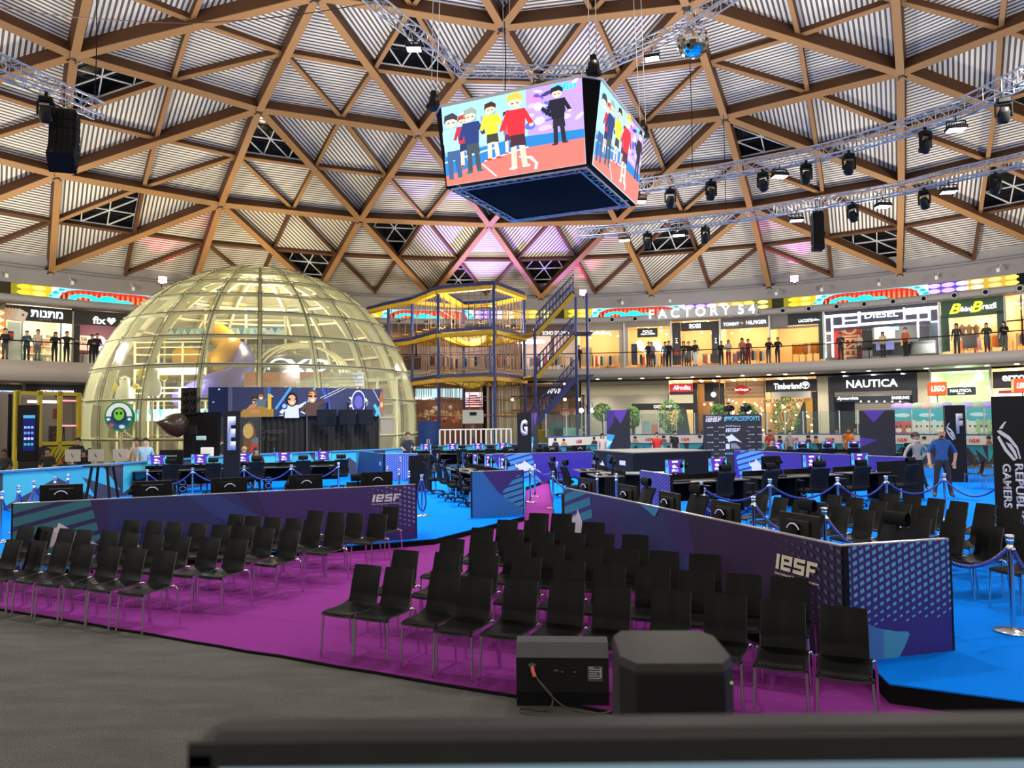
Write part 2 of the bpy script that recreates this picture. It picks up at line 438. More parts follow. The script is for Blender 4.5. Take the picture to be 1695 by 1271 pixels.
nt.links.new(fr.outputs[0], cr.inputs[0]); nt.links.new(cr.outputs[0], b.inputs['Base Color'])
def inset(a, b, c, d):                       # shrink a triangle
    g = (a + b + c) / 3
    return [p + (g - p) * d for p in (a, b, c)]
beams, rafters, mids, decks, windows, nodes_used = {}, {}, {}, [], [], {}
SKY = {('d', 3, 2, -1, 2): 0}
def key(p): return (round(p.x, 2), round(p.y, 2), round(p.z, 2))
def edge(store, a, b):
    k = tuple(sorted((key(a), key(b)))); store.setdefault(k, (a.copy(), b.copy()))
# which sub-triangles are open skylights: (corner keys of big triangle by (k, j)) -> sub index (0..2 corner, 3 centre)
OPEN = {frozenset([(3, -1), (3, 0), (4, -1)]): (3, -1), frozenset([(3, 0), (4, 0), (4, 1)]): (3, 0), frozenset([(4, -1), (4, 0), (5, -1)]): 'c',
        frozenset([(4, 1), (4, 2), (5, 2)]): (4, 1), frozenset([(4, 0), (4, 1), (5, 1)]): (5, 1), frozenset([(4, 2), (4, 3), (5, 3)]): (5, 3),
        frozenset([(5, 2), (5, 3), (4, 2)]): (5, 2), frozenset([(4, 3), (4, 4), (5, 4)]): 'c', frozenset([(3, 3), (4, 4), (4, 5)]): (3, 3),
        frozenset([(4, 4), (4, 5), (5, 6)]): (5, 6), frozenset([(4, 5), (4, 6), (5, 7)]): 'c', frozenset([(2, 0), (2, 1), (3, 1)]): 'c',
        frozenset([(3, 3), (3, 4), (2, 3)]): (2, 3), frozenset([(3, 4), (3, 5), (4, 6)]): (4, 6)}
def bigtri(ids, up):
    P = [node(*i) for i in ids]
    vis = any(p.y > 8 for p in P)
    for i in range(3):
        edge(beams, P[i], P[(i + 1) % 3])
        if vis: nodes_used[key(P[i])] = P[i]
    M3 = [(P[i] + P[(i + 1) % 3]) / 2 for i in range(3)]       # 01, 12, 20
    if vis:
        for i in range(3): edge(rafters, M3[i], M3[(i + 1) % 3])
    # rib direction: along the ring for upright triangles, along a slanted side for hanging ones
    if up: d = P[1] - P[0]
    else:
        a = [p for p in P]; cx_ = sum(p.x for p in P) / 3
        s1, s2 = P[2] - P[0], P[2] - P[1]
        d = s1 if cx_ < .4 else s2
    d = d.normalized(); n = (P[1] - P[0]).cross(P[2] - P[0]).normalized(); w = n.cross(d)
    subs = {0: (P[0], M3[0], M3[2]), 1: (M3[0], P[1], M3[1]), 2: (M3[2], M3[1], P[2]), 3: (M3[0], M3[1], M3[2])}
    op = OPEN.get(frozenset(ids)); oi = None
    if op == 'c': oi = 3
    elif op: oi = list(ids).index(op)
    for k, t in subs.items():
        if k == oi: windows.append((t, d, w))
        else: decks.append((t, d, w))
for s in range(6):
    for k in range(1, 6):
        for i in range(k):
            a, bb, c = (k, s * k + i), (k, s * k + i + 1), ((k - 1, s * (k - 1) + i) if k > 1 else (0, 0))
            f = lambda q: (q[0], ((q[1] + 2 * q[0]) % (6 * q[0])) - 2 * q[0]) if q[0] else q
            bigtri((f(a), f(bb), f(c)), True)
            if i < k - 1:
                bigtri((f((k - 1, s * (k - 1) + i)), f((k - 1, s * (k - 1) + i + 1)), f((k, s * k + i + 1))), False)
me = bpy.data.meshes.new('ceiling'); vs = []; fs = []; uvs = []
for (t, d, w) in decks:
    n = len(vs); vs += [p + Vector((0, 0, .02)) for p in t]; fs.append((n, n + 1, n + 2)); uvs += [(p.dot(d), p.dot(w)) for p in t]
me.from_pydata([tuple(v) for v in vs], [], fs); ul = me.uv_layers.new(name='UVMap')
for i, u in enumerate(uvs): ul.data[i].uv = u
me.materials.append(DECK); ceiling = bpy.data.objects.new('ceiling', me); COL.objects.link(ceiling); struct(ceiling)
ceiling['label'] = 'domed ceiling of ribbed deck triangles between brown beams'
def up_of(p): return (p - Vector((CX, CY, -18))).normalized()
def elem(a, b, w, h, name):
    u = up_of((a + b) / 2); d = (b - a).normalized(); u = (u - d * u.dot(d)).normalized()
    m = MB(); o = -u * (h / 2)
    m.bar(a + o, b + o, w, h, 0, u); o = -u * (h + .02); m.bar(a + o, b + o, w * 1.15, .04, 1, u); m.build(name, [WOODB, FLANGE], ceiling)
for (a, b) in beams.values():
    if max(a.y, b.y) > 9 and not (a - b).length < .5 and not max(a.z, b.z) < 11: elem(a, b, .26, .62, 'beam')
rl = sorted(rafters.values(), key=lambda e: ((e[0] + e[1]) / 2).length)
rl = [e for e in rl if max(e[0].y, e[1].y) > 14]
def inview(p):
    q = p - Vector((0, 0, EYE)); y = q.dot(_fw)
    return y > 1 and abs(q.dot(_rt) / y * F_PX) < 1000 and q.dot(_up) / y * F_PX < 760
rl = [e for e in rl if inview(e[0]) or inview(e[1]) or inview((e[0] + e[1]) / 2)]
for (a, b) in rl[:100]: elem(a, b, .15, .30, 'rafter')
if len(rl) > 100:
    m = MB()
    for (a, b) in rl[100:]:
        u = up_of((a + b) / 2); d = (b - a).normalized(); u = (u - d * u.dot(d)).normalized(); m.bar(a - u * .15, b - u * .15, .15, .30, 0, u)
    o = m.build('rafters', WOODB, ceiling); o['kind'] = 'stuff'
HUB = mat('dark_steel', (.03, .03, .035), .45, .6)
for p in nodes_used.values():
    if not inview(p): continue
    u = up_of(p); m = MB(); c = p - u * .66
    R = u.to_track_quat('Z', 'Y').to_matrix().to_4x4(); R.translation = c; m.T = R
    m.lathe([(0, -.03), (.16, -.03), (.2, .03), (.2, .1), (.12, .14)], 12)
    for i in range(6): m.box((.24 * math.cos(i * PI / 3), .24 * math.sin(i * PI / 3), .03), (.16, .03, .1), rot=Matrix.Rotation(i * PI / 3, 3, 'Z'))
    m.build('hub', HUB, ceiling)
# skylight openings: dark well above, white glazing bars
SKYD = mat('skylight_dark', (.012, .011, .011), .3)
BARW = mat('white_bars', (.72, .70, .67), .5)
WGL = mat('dark_glass', (.012, .013, .014), .05, spec=.6)
for k, (t, d, w) in enumerate(windows):
    n = (t[1] - t[0]).cross(t[2] - t[0]).normalized()
    if n.z < 0: n = -n
    m = MB(); g = [p + n * .5 for p in inset(*t, .02)]; t0 = inset(*t, .02)
    m.add(g, [[0, 1, 2]])
    o = m.build('window_%d' % (k + 1), WGL); struct(o)
    m = MB()
    for i in range(3): m.quad(t0[i], t0[(i + 1) % 3], g[(i + 1) % 3], g[i])
    m.build('reveal', SKYD, o)
    m = MB(); t1 = [p + n * .1 for p in inset(*t, .03)]
    for i in range(3):
        a, b2, c = t1[i], t1[(i + 1) % 3], t1[(i + 2) % 3]
        for f in (1 / 3, 2 / 3): m.bar(a.lerp(b2, f), a.lerp(c, f), .05, .05, 0, n)
        m.bar(a, b2, .06, .06, 0, n)
    m.build('glazing_bars', BARW, o)
# ------------------------------------------------------------------ round wall: cornice, display ribbon, bands, gallery
WALLP = mat('greige_wall', (.46, .415, .40), .7, noise=.04, nscale=3)
WALLG = mat('grey_band', (.32, .305, .30), .65, noise=.04, nscale=3)
A0, A1 = math.radians(-12), math.radians(192)
def arc(name, prof, material, a0=A0, a1=A1, n=120, kind='structure'):
    m = MB(); m.lathe([(r, z) for r, z in prof], n, (CX, CY, 0), a0=a0, a1=a1); o = m.build(name, material)
    if kind: o['kind'] = kind
    return o
RG = 36.5
arc('wall_cornice', [(34.4, 11.35), (34.6, 10.75), (35.0, 10.7), (35.05, 10.62), (RG, 10.5), (RG, 9.93), (RG + .25, 9.90)], mat('cornice_paint', (.31, .285, .275), .7))
arc('trim_gutter', [(34.95, 10.62), (34.9, 10.55), (34.98, 10.48), (35.1, 10.48), (35.2, 10.6)], mat('gutter_grey', (.2, .19, .19), .5))
arc('wall_upper_band', [(RG + .25, 9.30), (RG, 9.27), (RG, 8.95), (RG + .1, 8.92), (RG + .4, 8.92), (RG + 3.2, 9.25)], WALLG)
AL = math.atan2(38 - CY, -13 - CX)              # the side behind the glass dome
arc('wall_gallery_fascia', [(RG + 3.0, 5.80), (RG + .1, 5.80), (RG, 5.78), (RG, 5.22), (RG + .3, 5.15), (RG + 3.4, 5.15)], mat('fascia_paint', (.37, .355, .34), .6), A0, AL)
arc('wall_gallery_fascia_side', [(RG + 3.0, 5.80), (RG + .1, 5.80), (RG, 5.78), (RG, 4.72), (RG + .3, 4.66), (RG + 3.4, 4.7)], mat('fascia_paint_warm', (.37, .32, .295), .6), AL, A1)
arc('wall_back', [(RG + 8, 0), (RG + 8, 10)], mat('back_wall', (.20, .18, .16), .8))
arc('floor_gallery', [(RG + 3.0, 5.79), (RG + 8, 5.79)], mat('gallery_floor', (.4, .37, .33), .4))
arc('ceiling_gallery', [(RG + 3.2, 9.25), (RG + 8, 9.3)], mat('gallery_ceiling', (.5, .48, .45), .7))
arc('ceiling_ground_shops', [(RG + 3.4, 5.14), (RG + 8, 5.14)], mat('gallery_ceiling', (.5, .48, .45), .7))
# ================================================================== HUNG FROM THE CEILING
def truss(name_label, pts, w=.3, h=.3, label=None):
    o = thing('lighting_truss', label, 'truss')
    n = len(pts); L = []
    for i in range(n):
        t = (pts[min(i + 1, n - 1)] - pts[max(i - 1, 0)]).normalized(); s = t.cross(Vector((0, 0, 1))).normalized(); L.append(s)
    off = [(-.5, -.5), (.5, -.5), (.5, .5), (-.5, .5)]
    rails = [[pts[i] + L[i] * (a * w) + Vector((0, 0, b * h)) for i in range(n)] for a, b in off]
    for r in rails: MB().tube(r, .024, 6).build('chord', ALU, o)
    m = MB(); step = w * 1.0
    for f in range(4):
        A, B = rails[f], rails[(f + 1) % 4]
        for i in range(n - 1):
            d = (pts[i + 1] - pts[i]).length; k = max(1, round(d / step))
            for j in range(k):
                a, b = (A, B) if j % 2 else (B, A)
                m.tube([a[i].lerp(a[i + 1], j / k), b[i].lerp(b[i + 1], (j + 1) / k)], .011, 4, cap=False)
            m.tube([A[i], B[i]], .012, 4, cap=False)
    m.build('lattice', ALU, o)
    return o
def pathz(px, z): return [G(x, y, z) for x, y in px]
def fine(pts, n=4):
    out = []
    for i in range(len(pts) - 1):
        p0, p1, p2, p3 = pts[max(i - 1, 0)], pts[i], pts[i + 1], pts[min(i + 2, len(pts) - 1)]
        for j in range(n):
            t = j / n; out.append(.5 * ((2 * p1) + (p2 - p0) * t + (2 * p0 - 5 * p1 + 4 * p2 - p3) * t * t + (3 * p1 - p0 - 3 * p2 + p3) * t ** 3))
    return out + [pts[-1]]
Z3, Z4, Z2, Z1 = 9.3, 8.9, 12.6, 9.4
T3 = fine(pathz([(1058, 309), (1120, 299), (1195, 284), (1360, 252), (1490, 214), (1578, 184), (1695, 128), (1760, 92)], Z3))
T4 = fine(pathz([(956, 386), (1060, 377), (1195, 362), (1372, 333), (1490, 312), (1578, 290), (1695, 264), (1790, 236)], Z4))
T1 = fine(pathz([(-120, 60), (-60, 82), (0, 108), (80, 145), (165, 184)], Z1), 3)
T2 = pathz([(600, -20), (628, 8), (765, 117), (968, 120), (1120, 52), (1215, -12), (1260, -60)], Z2)
truss('', T3, .32, .32, 'long curved truss crossing behind the hanging screen cube, upper of the two')
truss('', T4, .3, .3, 'curved truss with a free end, lower of the two beside the cube')
truss('', T1, .32, .32, 'short truss end over the curved black speaker stack')
truss('', T2, .28, .28, 'angled ring truss hanging above the screen cube')
def along(path, px):                          # point of a truss path nearest to a pixel column
    best = None
    for i in range(len(path) - 1):
        for k in range(8):
            p = path[i].lerp(path[i + 1], k / 8); q = p - Vector((0, 0, EYE)); u = W_PX / 2 + q.dot(_rt) / q.dot(_fw) * F_PX
            if best is None or abs(u - px) < best[0]: best = (abs(u - px), p)
    return best[1]
# moving-head spotlights
def make_head():
    o = thing('moving_head_light', None, None)
    m = MB(); m.box((0, 0, -.02), (.06, .05, .12)); m.box((0, 0, -.13), (.26, .2, .12), b=.02); m.build('base', BLACK, o)
    m = MB(); m.box((-.15, 0, -.32), (.03, .1, .3), b=.01); m.box((.15, 0, -.32), (.03, .1, .3), b=.01); m.box((0, 0, -.2), (.32, .12, .03)); m.build('yoke', BLACK, o)
    m = MB(); m.T = Matrix.Translation((0, 0, -.42)) @ Matrix.Rotation(.5, 4, 'X')
    m.lathe([(0, .16), (.08, .15), (.12, .05), (.125, -.12), (.1, -.18), (.095, -.17), (0, -.165)], 14); h = m.build('lamp_head', DARKG, o)
    m = MB(); m.T = Matrix.Translation((0, 0, -.42)) @ Matrix.Rotation(.5, 4, 'X'); m.lathe([(0, -.172), (.09, -.172)], 14); m.build('lens', mat('lens', (.02, .02, .03), .05), h)
    return o
head0 = None
def put_heads(path, xs, zoff, what, n0):
    global head0
    for i, x in enumerate(xs):
        p = along(path, x); lab = '%s moving-head spotlight counted from the screen cube, under the %s' % (ORD[i], what)
        if head0 is None: head0 = make_head(); o = head0; o.location = p + Vector((0, 0, zoff)); tag(o, lab, 'stage light', 'moving-head lights on the trusses')
        else: o = dup(head0, p + Vector((0, 0, zoff)), random.uniform(-1, 1), lab, 'moving-head lights on the trusses', 'stage light')
put_heads(T3, [1108, 1177, 1260, 1335, 1405, 1530, 1661], -.16, 'upper curved truss', 0)
put_heads(T4, [1072, 1165, 1410, 1529, 1649], -.15, 'lower curved truss', 0)
dup(head0, along(T1, 76) + Vector((0, 0, -.16)), .4, 'lone moving-head spotlight under the truss over the speaker stack', 'moving-head lights on the trusses', 'stage light')
# LED floodlights
FLED = mat('flood_led', (.9, .92, 1), .4, emit=(1, .97, .92), es=14)
def make_flood():
    o = thing('floodlight', None, None)
    m = MB(); m.tube([(0, 0, .3), (0, 0, .16)], .015, 6); m.bar((-.2, 0, .16), (.2, 0, .16), .03, .02); m.bar((-.2, 0, .16), (-.2, 0, .03), .03, .02); m.bar((.2, 0, .16), (.2, 0, .03), .03, .02); m.build('bracket', DARKG, o)
    m = MB(); m.box((0, 0, 0), (.42, .3, .08), b=.015)
    for i in range(8): m.box((-.17 + i * .0486, 0, .055), (.012, .26, .04))
    m.build('housing', DARKG, o)
    m = MB(); m.box((0, 0, -.045), (.36, .25, .012)); m.build('lens', FLED, o)
    return o
FL = [(T2, 688, 'at the left leg of the angled ring truss', -.42), (T2, 880, 'at the middle of the angled ring truss', -.42), (T2, 1085, 'on the right leg of the ring truss beside the mirror ball', -.42),
      (T3, 1056, 'behind the edge of the screen cube', -.42), (T3, 1290, 'at the middle of the upper curved truss', -.4), (T3, 1580, 'near the far right end of the upper curved truss', -.42),
      (T4, 1032, 'near the free end of the lower curved truss', -.35), (T4, 1125, 'second along the lower curved truss', -.35), (T4, 1316, 'above the slim black speaker column', -.4), (T4, 1461, 'right of the slim black speaker column', -.4), (T4, 1570, 'below the skylight at the right end of the lower curved truss', -.4)]
fl0 = None
for (pt, x, where, dz) in FL:
    p = along(pt, x) + Vector((0, 0, dz)); lab = 'bright white floodlight ' + where
    if fl0 is None: fl0 = make_flood(); fl0.location = p; tag(fl0, lab, 'floodlight', 'floodlights on the trusses')
    else: dup(fl0, p, random.uniform(-.6, .6), lab, 'floodlights on the trusses', 'floodlight')
# coloured wash lights standing on the cornice
for (px, py, col, lab, en) in [(269, 463, (1, .08, .16), 'pink wash light on the cornice behind the glass dome', 5500), (965, 484, (1, .05, .25), 'pink wash light on the cornice over the climbing tower stairs', 5500),
                           (1315, 461, (1, .08, .75), 'magenta wash light on the cornice at the right', 5500), (905, 484, (.35, .12, 1), None, 2600), (800, 484, (.3, .12, 1), None, 7500)]:
    p = CYL(px, py, 33.5); a = math.atan2(p.y - CY, p.x - CX)
    if lab:
        o = thing('wash_light', lab, 'wash light', p, a - PI / 2)
        m = MB(); m.box((0, .06, 0), (.5, .12, .42), b=.02); m.tube([(0, .1, -.2), (0, .3, -.35)], .03, 6); m.build('housing', DARKG, o)
        m = MB(); m.box((0, -.02, .1), (.44, .05, .15)); m.box((0, -.02, -.1), (.44, .05, .15)); m.build('lens', mat('wash_' + lab[:4] + str(px), (1, .5, .6), .4, emit=[.5 + .5 * c for c in col], es=6), o)
    lamp('SPOT', 'wash_beam', (CX + 33.6 * math.cos(a), CY + 33.6 * math.sin(a), p.z - (.2 if lab else 2.5)), en, col, (CX + (31 if lab else 29) * math.cos(a), CY + (31 if lab else 29) * math.sin(a), 13.5), .15, 75, .9)
# black speaker array with a curve
def line_array(label, px, py0, py1, y, n, w, curve, rz):
    p0, p1 = D(px, py0, y), D(px, py1, y); H = p0.z - p1.z; h = H / n
    o = thing('line_array_speaker', label, 'speaker', p0, rz)
    yy, zz, a = 0, 0, 0
    for i in range(n):
        a = -curve * max(0, i - n * .35) * .22
        m = MB(); m.T = Matrix.Translation((0, yy, zz)) @ Matrix.Rotation(a, 4, 'X')
        m.prism([(-.24, -h * .97), (.22, -h * .9), (.22, -.02), (-.24, 0)], w, (-w / 2, 0, 0), ax='x'); c = m.build('cabinet', BLACKM, o)
        m2 = MB(); m2.T = m.T
        for k in (-.3, -.1, .1, .3): m2.box((k * w, -.243, -h * .5), (w * .16, .01, h * .8))
        m2.build('grille', BLACK, c)
        zz -= h * math.cos(a); yy -= h * math.sin(a) * -1
    m = MB(); m.box((0, 0, .04), (w * .9, .4, .05)); m.tube([(0, -.12, .06), (0, -.12, .6)], .01, 5); m.tube([(0, .12, .06), (0, .12, .6)], .01, 5); m.build('rigging_frame', DARKG, o)
    return o
line_array('black line array speaker curving at its foot, hanging on the left', 108, 190, 286, 16.2, 7, .52, 1.0, .35)
line_array('slim straight black speaker column hanging under the lower curved truss', 1352, 355, 415, 22.5, 6, .30, 0, -.2)
# mirror ball
p = D(1147, 70, 18.4); o = thing('mirror_ball', 'silver mirror ball hanging beside the ring truss', 'mirror ball', p)
m = MB()
NA = 34
vs = []
for i in range(NA // 2):
    t0, t1 = PI * i / (NA // 2), PI * (i + 1) / (NA // 2); k = max(6, int(NA * math.sin((t0 + t1) / 2)))
    for j in range(k):
        a0, a1 = 2 * PI * j / k, 2 * PI * (j + .94) / k; t1b = t0 + (t1 - t0) * .94; r = .4
        f = lambda t, a: (r * math.sin(t) * math.cos(a), r * math.sin(t) * math.sin(a), r * math.cos(t))
        m.add([f(t0, a0), f(t1b, a0), f(t1b, a1), f(t0, a1)], [[0, 1, 2, 3]])
m.build('mirror_tiles', mat('mirror', (.9, .9, .92), .04, 1.), o)
m = MB(); m.ball((0, 0, 0), .392, 18); m.build('core', DARKG, o)
m = MB(); m.lathe([(0, .47), (.05, .46), (.06, .39)], 10); m.tube([(0, 0, .45), (0, 0, 6)], .012, 5); m.build('hanging_rod', ALU, o)
# ------------------------------------------------------------------ the cube of screens
JC = Vector((.713, 15.22, 0)); JYAW = -.438; JS, JZ0, JZ1, JO, JCT, JCB = 1.5, 6.85, 8.357, .20, .265, .08
J = thing('screen_cube', 'four-sided video screen cube hanging at the centre of the hall', 'screen cube', (JC.x, JC.y, JZ0), JYAW)
t = JS + JO; hz = JZ1 - JZ0
def jc(a, c, z): return Vector((a, c, z))
for k in range(4):
    R = Matrix.Rotation(k * PI / 2, 4, 'Z')
    bl, br = R @ jc(-JS + JCB, -JS, 0), R @ jc(JS - JCB, -JS, 0); tl, tr = R @ jc(-t + JCT, -t, hz), R @ jc(t - JCT, -t, hz)
    n = ((br - bl).cross(tl - bl)).normalized()
    m = MB(); b4 = [p - n * .07 for p in (bl, br, tr, tl)]; f4 = [p - n * .005 for p in (bl, br, tr, tl)]
    m.add(f4 + b4, [[0, 1, 2, 3], [7, 6, 5, 4], [0, 4, 5, 1], [1, 5, 6, 2], [2, 6, 7, 3], [3, 7, 4, 0]]); sc = m.build('screen', BLACKM, J, 'video wall face showing dancing cartoon people' if k < 2 else None)
    # picture: local frame on the screen
    if k < 2:
        w, h = (br - bl).length, (tl - bl).length
        A = Art(); random.seed(11)
        A.rect(0, 0, 1, 1, '9fd0ea'); A.rect(0, .3, 1, .62, '8fb6d8')
        A.rect(0, .42, .62, .8, 'a9cfe6'); A.rect(.62, .36, 1, 1, 'b79adf')
        for i in range(26):
            x, z = random.uniform(.63, .98), random.uniform(.45, .97)
            A.ell(x, z, random.uniform(.012, .04), random.uniform(.02, .06), random.choice(['e9b9ef', '6f4fb8', 'd6c8f4', 'f08ad0', '5a6fd8', 'f4e3ff', '3f3a78']), 7, random.uniform(0, 3))
        for i in range(9):
            A.rect(.01 + i * .07, .58, .05 + i * .07, .58 + random.uniform(.1, .3), random.choice(['7fb0d8', 'c7dcee', '93a0c8', '6fc3d8']))
        A.poly([(0, .0), (1, 0), (1, .3), (.62, .3), (.3, .22), (0, .12)], 'f0776e'); A.poly([(0, .12), (.3, .22), (.62, .3), (1, .3), (1, .4), (.55, .44), (0, .36)], '2c80c8')
        A.poly([(0, .28), (.4, .36), (.4, .38), (0, .3)], 'd5ecfa'); A.poly([(.3, .22), (.62, .30), (.62, .315), (.3, .235)], 'f6f3fa'); A.line(.28, .2, .38, .02, .012, 'f4f0fa')
        A.poly([(.55, .2), (.62, .17), (.66, .1), (.65, .03), (.67, .03), (.68, .1), (.64, .19), (.55, .22)], 'f4f0fa')
        def fig(x, z, s, hair, top, bot, skin='f2cdb8', shoe='c23a3a', bare=True):
            A.line(x - .03 * s, z + .42 * s, x - .035 * s, z + .03 * s, .045 * s, skin if bare else bot); A.line(x + .03 * s, z + .42 * s, x + .05 * s, z + .04 * s, .045 * s, skin if bare else bot)
            A.ell(x - .045 * s, z + .02 * s, .035 * s, .02 * s, shoe, 8); A.ell(x + .06 * s, z + .03 * s, .035 * s, .02 * s, shoe, 8)
            A.poly([(x - .06 * s, z + .3 * s), (x + .0 * s, z + .32 * s), (x + .07 * s, z + .3 * s), (x + .06 * s, z + .52 * s), (x - .05 * s, z + .52 * s)], bot)
            A.line(x - .06 * s, z + .78 * s, x - .11 * s, z + .55 * s, .04 * s, top); A.line(x + .06 * s, z + .78 * s, x + .12 * s, z + .58 * s, .04 * s, top); A.ell(x + .12 * s, z + .56 * s, .018 * s, .025 * s, skin, 7)
            A.poly([(x - .065 * s, z + .46 * s), (x + .065 * s, z + .46 * s), (x + .08 * s, z + .8 * s), (x - .08 * s, z + .8 * s)], top)
            A.ell(x, z + .9 * s, .05 * s, .085 * s, skin, 12); A.poly([(x - .065 * s, z + .88 * s), (x - .055 * s, z + 1.0 * s), (x + .02 * s, z + 1.03 * s), (x + .065 * s, z + .97 * s), (x + .06 * s, z + .9 * s), (x + .02 * s, z + .94 * s), (x - .04 * s, z + .93 * s)], hair)
            A.rect(x - .03 * s, z + .875 * s, x - .012 * s, z + .89 * s, '2a2030'); A.rect(x + .012 * s, z + .875 * s, x + .03 * s, z + .89 * s, '2a2030')
        fig(.07, .04, .82, '39404a', 'a8d4ee', '40618f', bare=False, shoe='e08040'); fig(.16, .2, .62, 'b8443a', 'c23848', '2c3a66')
        fig(.22, .1, .78, '93a59a', '2a3f78', '48505c', bare=False, shoe='207880'); fig(.37, .22, .68, '4a2c22', 'eddc3c', '43403c', shoe='c03838')
        fig(.49, .26, .5, '30303a', 'b06070', '553a60'); fig(.55, .06, .88, 'e9c04a', 'd2303c', '4a2c3a', shoe='d6ecf6'); fig(.84, .26, .66, '23232c', '23232e', '2b2b36', bare=False, shoe='3a3a4a')
        A.line(.8, .6, .73, .72, .03, '23232e'); A.ell(.71, .74, .03, .05, 'f4e3ff', 8)
        o = A.build('picture', SCREEN, sc, None, .0006, .001, clip=(0, 0, 1, 1))
        # map unit square on the tilted trapezoid
        for v in o.data.vertices:
            u, z, d = v.co.x, v.co.z, -v.co.y
            v.co = (bl.lerp(br, u)).lerp(tl.lerp(tr, u), z) + n * d
        tx = text('Ofin', .085, mat('cyan_led', (0, .8, .9), .5, emit=(0, .9, .95), es=1.6), sc, None, (0, 0, 0), 0, bold=.03, width=.17, shear=.15)
        for v in tx.data.vertices:
            u, z = v.co.x + .88, v.co.z + .88; v.co = (bl.lerp(br, u)).lerp(tl.lerp(tr, u), z) + n * .03
    # black corner wedge
    br2, tr2 = R @ jc(JS, -JS + JCB, 0), R @ jc(t, -t + JCT, hz)
    m = MB(); q = [br, br2, tr2, tr]; nn = (q[1] - q[0]).cross(q[3] - q[0]).normalized(); m.add(q + [p - nn * .03 for p in q], [[0, 1, 2, 3], [7, 6, 5, 4], [0, 4, 5, 1], [1, 5, 6, 2], [2, 6, 7, 3], [3, 7, 4, 0]]); m.build('corner_panel', BLACKC, J)
    m = MB(); m.bar(tl, tr, .05, .05); m.bar(tr, tr2, .05, .05); m.build('top_rail', mat('pale_rail', (.6, .6, .6), .5), J)
    # rigging truss visible along the bottom edge
    m = MB(); a, b2 = R @ jc(-JS + .1, -JS + .12, .0), R @ jc(JS - .1, -JS + .12, .0)
    for dz, dy in ((-.03, 0), (-.03, .16), (.1, 0)):
        sft = R @ Vector((0, dy, dz)); m.tube([a + sft, b2 + sft], .02, 6)
    for i in range(16):
        u0, u1 = i / 16, (i + 1) / 16; s0, s1 = (R @ Vector((0, 0, -.03)), R @ Vector((0, .16, -.03))) if i % 2 else (R @ Vector((0, .16, -.03)), R @ Vector((0, 0, -.03)))
        m.tube([a.lerp(b2, u0) + s0, a.lerp(b2, u1) + s1], .011, 4)
    m.build('base_truss', ALU, J)
m = MB(); s_ = JS - .2
def sag(u, v): return (-s_ + 2 * s_ * u, -s_ + 2 * s_ * v, -.02 - .05 * math.sin(PI * u) * math.sin(PI * v) + .012 * math.sin(9 * u + 4 * v))
m.grid(sag, 14, 14); m.build('bottom_cover', mat('black_tarp', (.0035, .0035, .004), .8, spec=.15), J)
for (a, c) in ((-t, -t), (t, -t), (t, t), (-t, t)):
    m = MB(); x, y = a * .96, c * .96; m.lathe([(0, -.1), (.1, -.1), (.11, 0), (.1, .1), (0, .1)], 12, (x, y, hz + .14)); m.box((x, y, hz + .05), (.22, .22, .08)); m.box((x, y, hz + .3), (.1, .1, .12)); m.build('chain_motor', BLACK, J)
    m = MB(); top = Vector((x * .9, y * .9, 9.5))
    for dx in (-.06, .06): m.tube([(x + dx, y, hz + .3), (top.x + dx * 2, top.y, top.z)], .009, 4)
    m.build('lifting_chain', ALU, J)
# thin cable slung across the hall and hanging cables
def cable(label, pts, r=.02, mt=None):
    o = MB().tube(fine(pts, 6), r, 5).build('cable', mt or mat('dark_red_cable', (.06, .015, .012), .6)); tag(o, label, 'cable'); return o
cable('thin dark red cable slung between roof beams at the top left', [G(-40, 5, 12.5), G(100, 26, 12.5), G(300, 38, 12.5), G(470, 27, 12.5), G(620, 4, 12.8)], .012)
for i, (x, y0, y1, z, lab) in enumerate([(157, -20, 165, 9.6, 'black cable dropping to the short truss end'), (836, 30, 155, 8.9, 'black rope dropping from the roof node behind the cube'), (1146, 96, 285, 9.7, 'thin black wire dropping below the mirror ball'), (1201, 185, 348, 9.3, 'thin black wire dropping to the lower curved truss')]):
    b_ = G(x, y1, z); a_ = Vector((b_.x, b_.y, z + (y1 - y0) * b_.y / F_PX)); cable(lab, [a_, (a_ + b_) / 2 + Vector((.02, 0, 0)), b_], .012, BLACK)
# ================================================================== GLASS DOME
DC = Vector((-12.7, 38.0, 0)); DR, DZ = 7.89, 2.22
dome = thing('glass_dome', 'large greenish glass dome with steel ribs around an indoor playground', 'glass dome', (DC.x, DC.y, 0), math.atan2(-38, 12.7) + PI / 2)
DSTEEL = mat('dome_steel', (.60, .58, .42), .45, .1)
DGL = glass_mat('dome_glass', (.90, .90, .74), .88, .12, (.74, .71, .48), .24, fres=.25)
NM, NL = 20, 10
def dp(lat, lon, r=DR): return Vector((r * math.cos(lat) * math.sin(lon), -r * math.cos(lat) * math.cos(lon), DZ + r * math.sin(lat)))
lats = [math.asin(-DZ / DR) + .002] + [math.radians(d) for d in (-4, 8, 18.5, 28.5, 38, 47, 56, 65, 74, 83)]
m = MB()
for i in range(len(lats) - 1):
    for j in range(NM):
        l0, l1 = 2 * PI * j / NM, 2 * PI * (j + 1) / NM; g = .002
        q = []
        for k in range(4): q.append((lats[i], l0 + (l1 - l0) * k / 3))
        vs = [dp(lats[i] + g, l0 + (l1 - l0) * (k / 3)) for k in range(4)] + [dp(lats[i + 1] - g, l0 + (l1 - l0) * (k / 3)) for k in range(4)]
        m.add(vs, [[k, k + 1, k + 5, k + 4] for k in range(3)], 0, False)
m.build('glass_shell', DGL, dome, 'curved glass panes of the dome')
m = MB(); m.lathe([(0, DZ + DR + .0), (DR * math.cos(lats[-1]), DZ + DR * math.sin(lats[-1]))], NM); m.build('crown_cap', DGL, dome)
RI = DR - .22
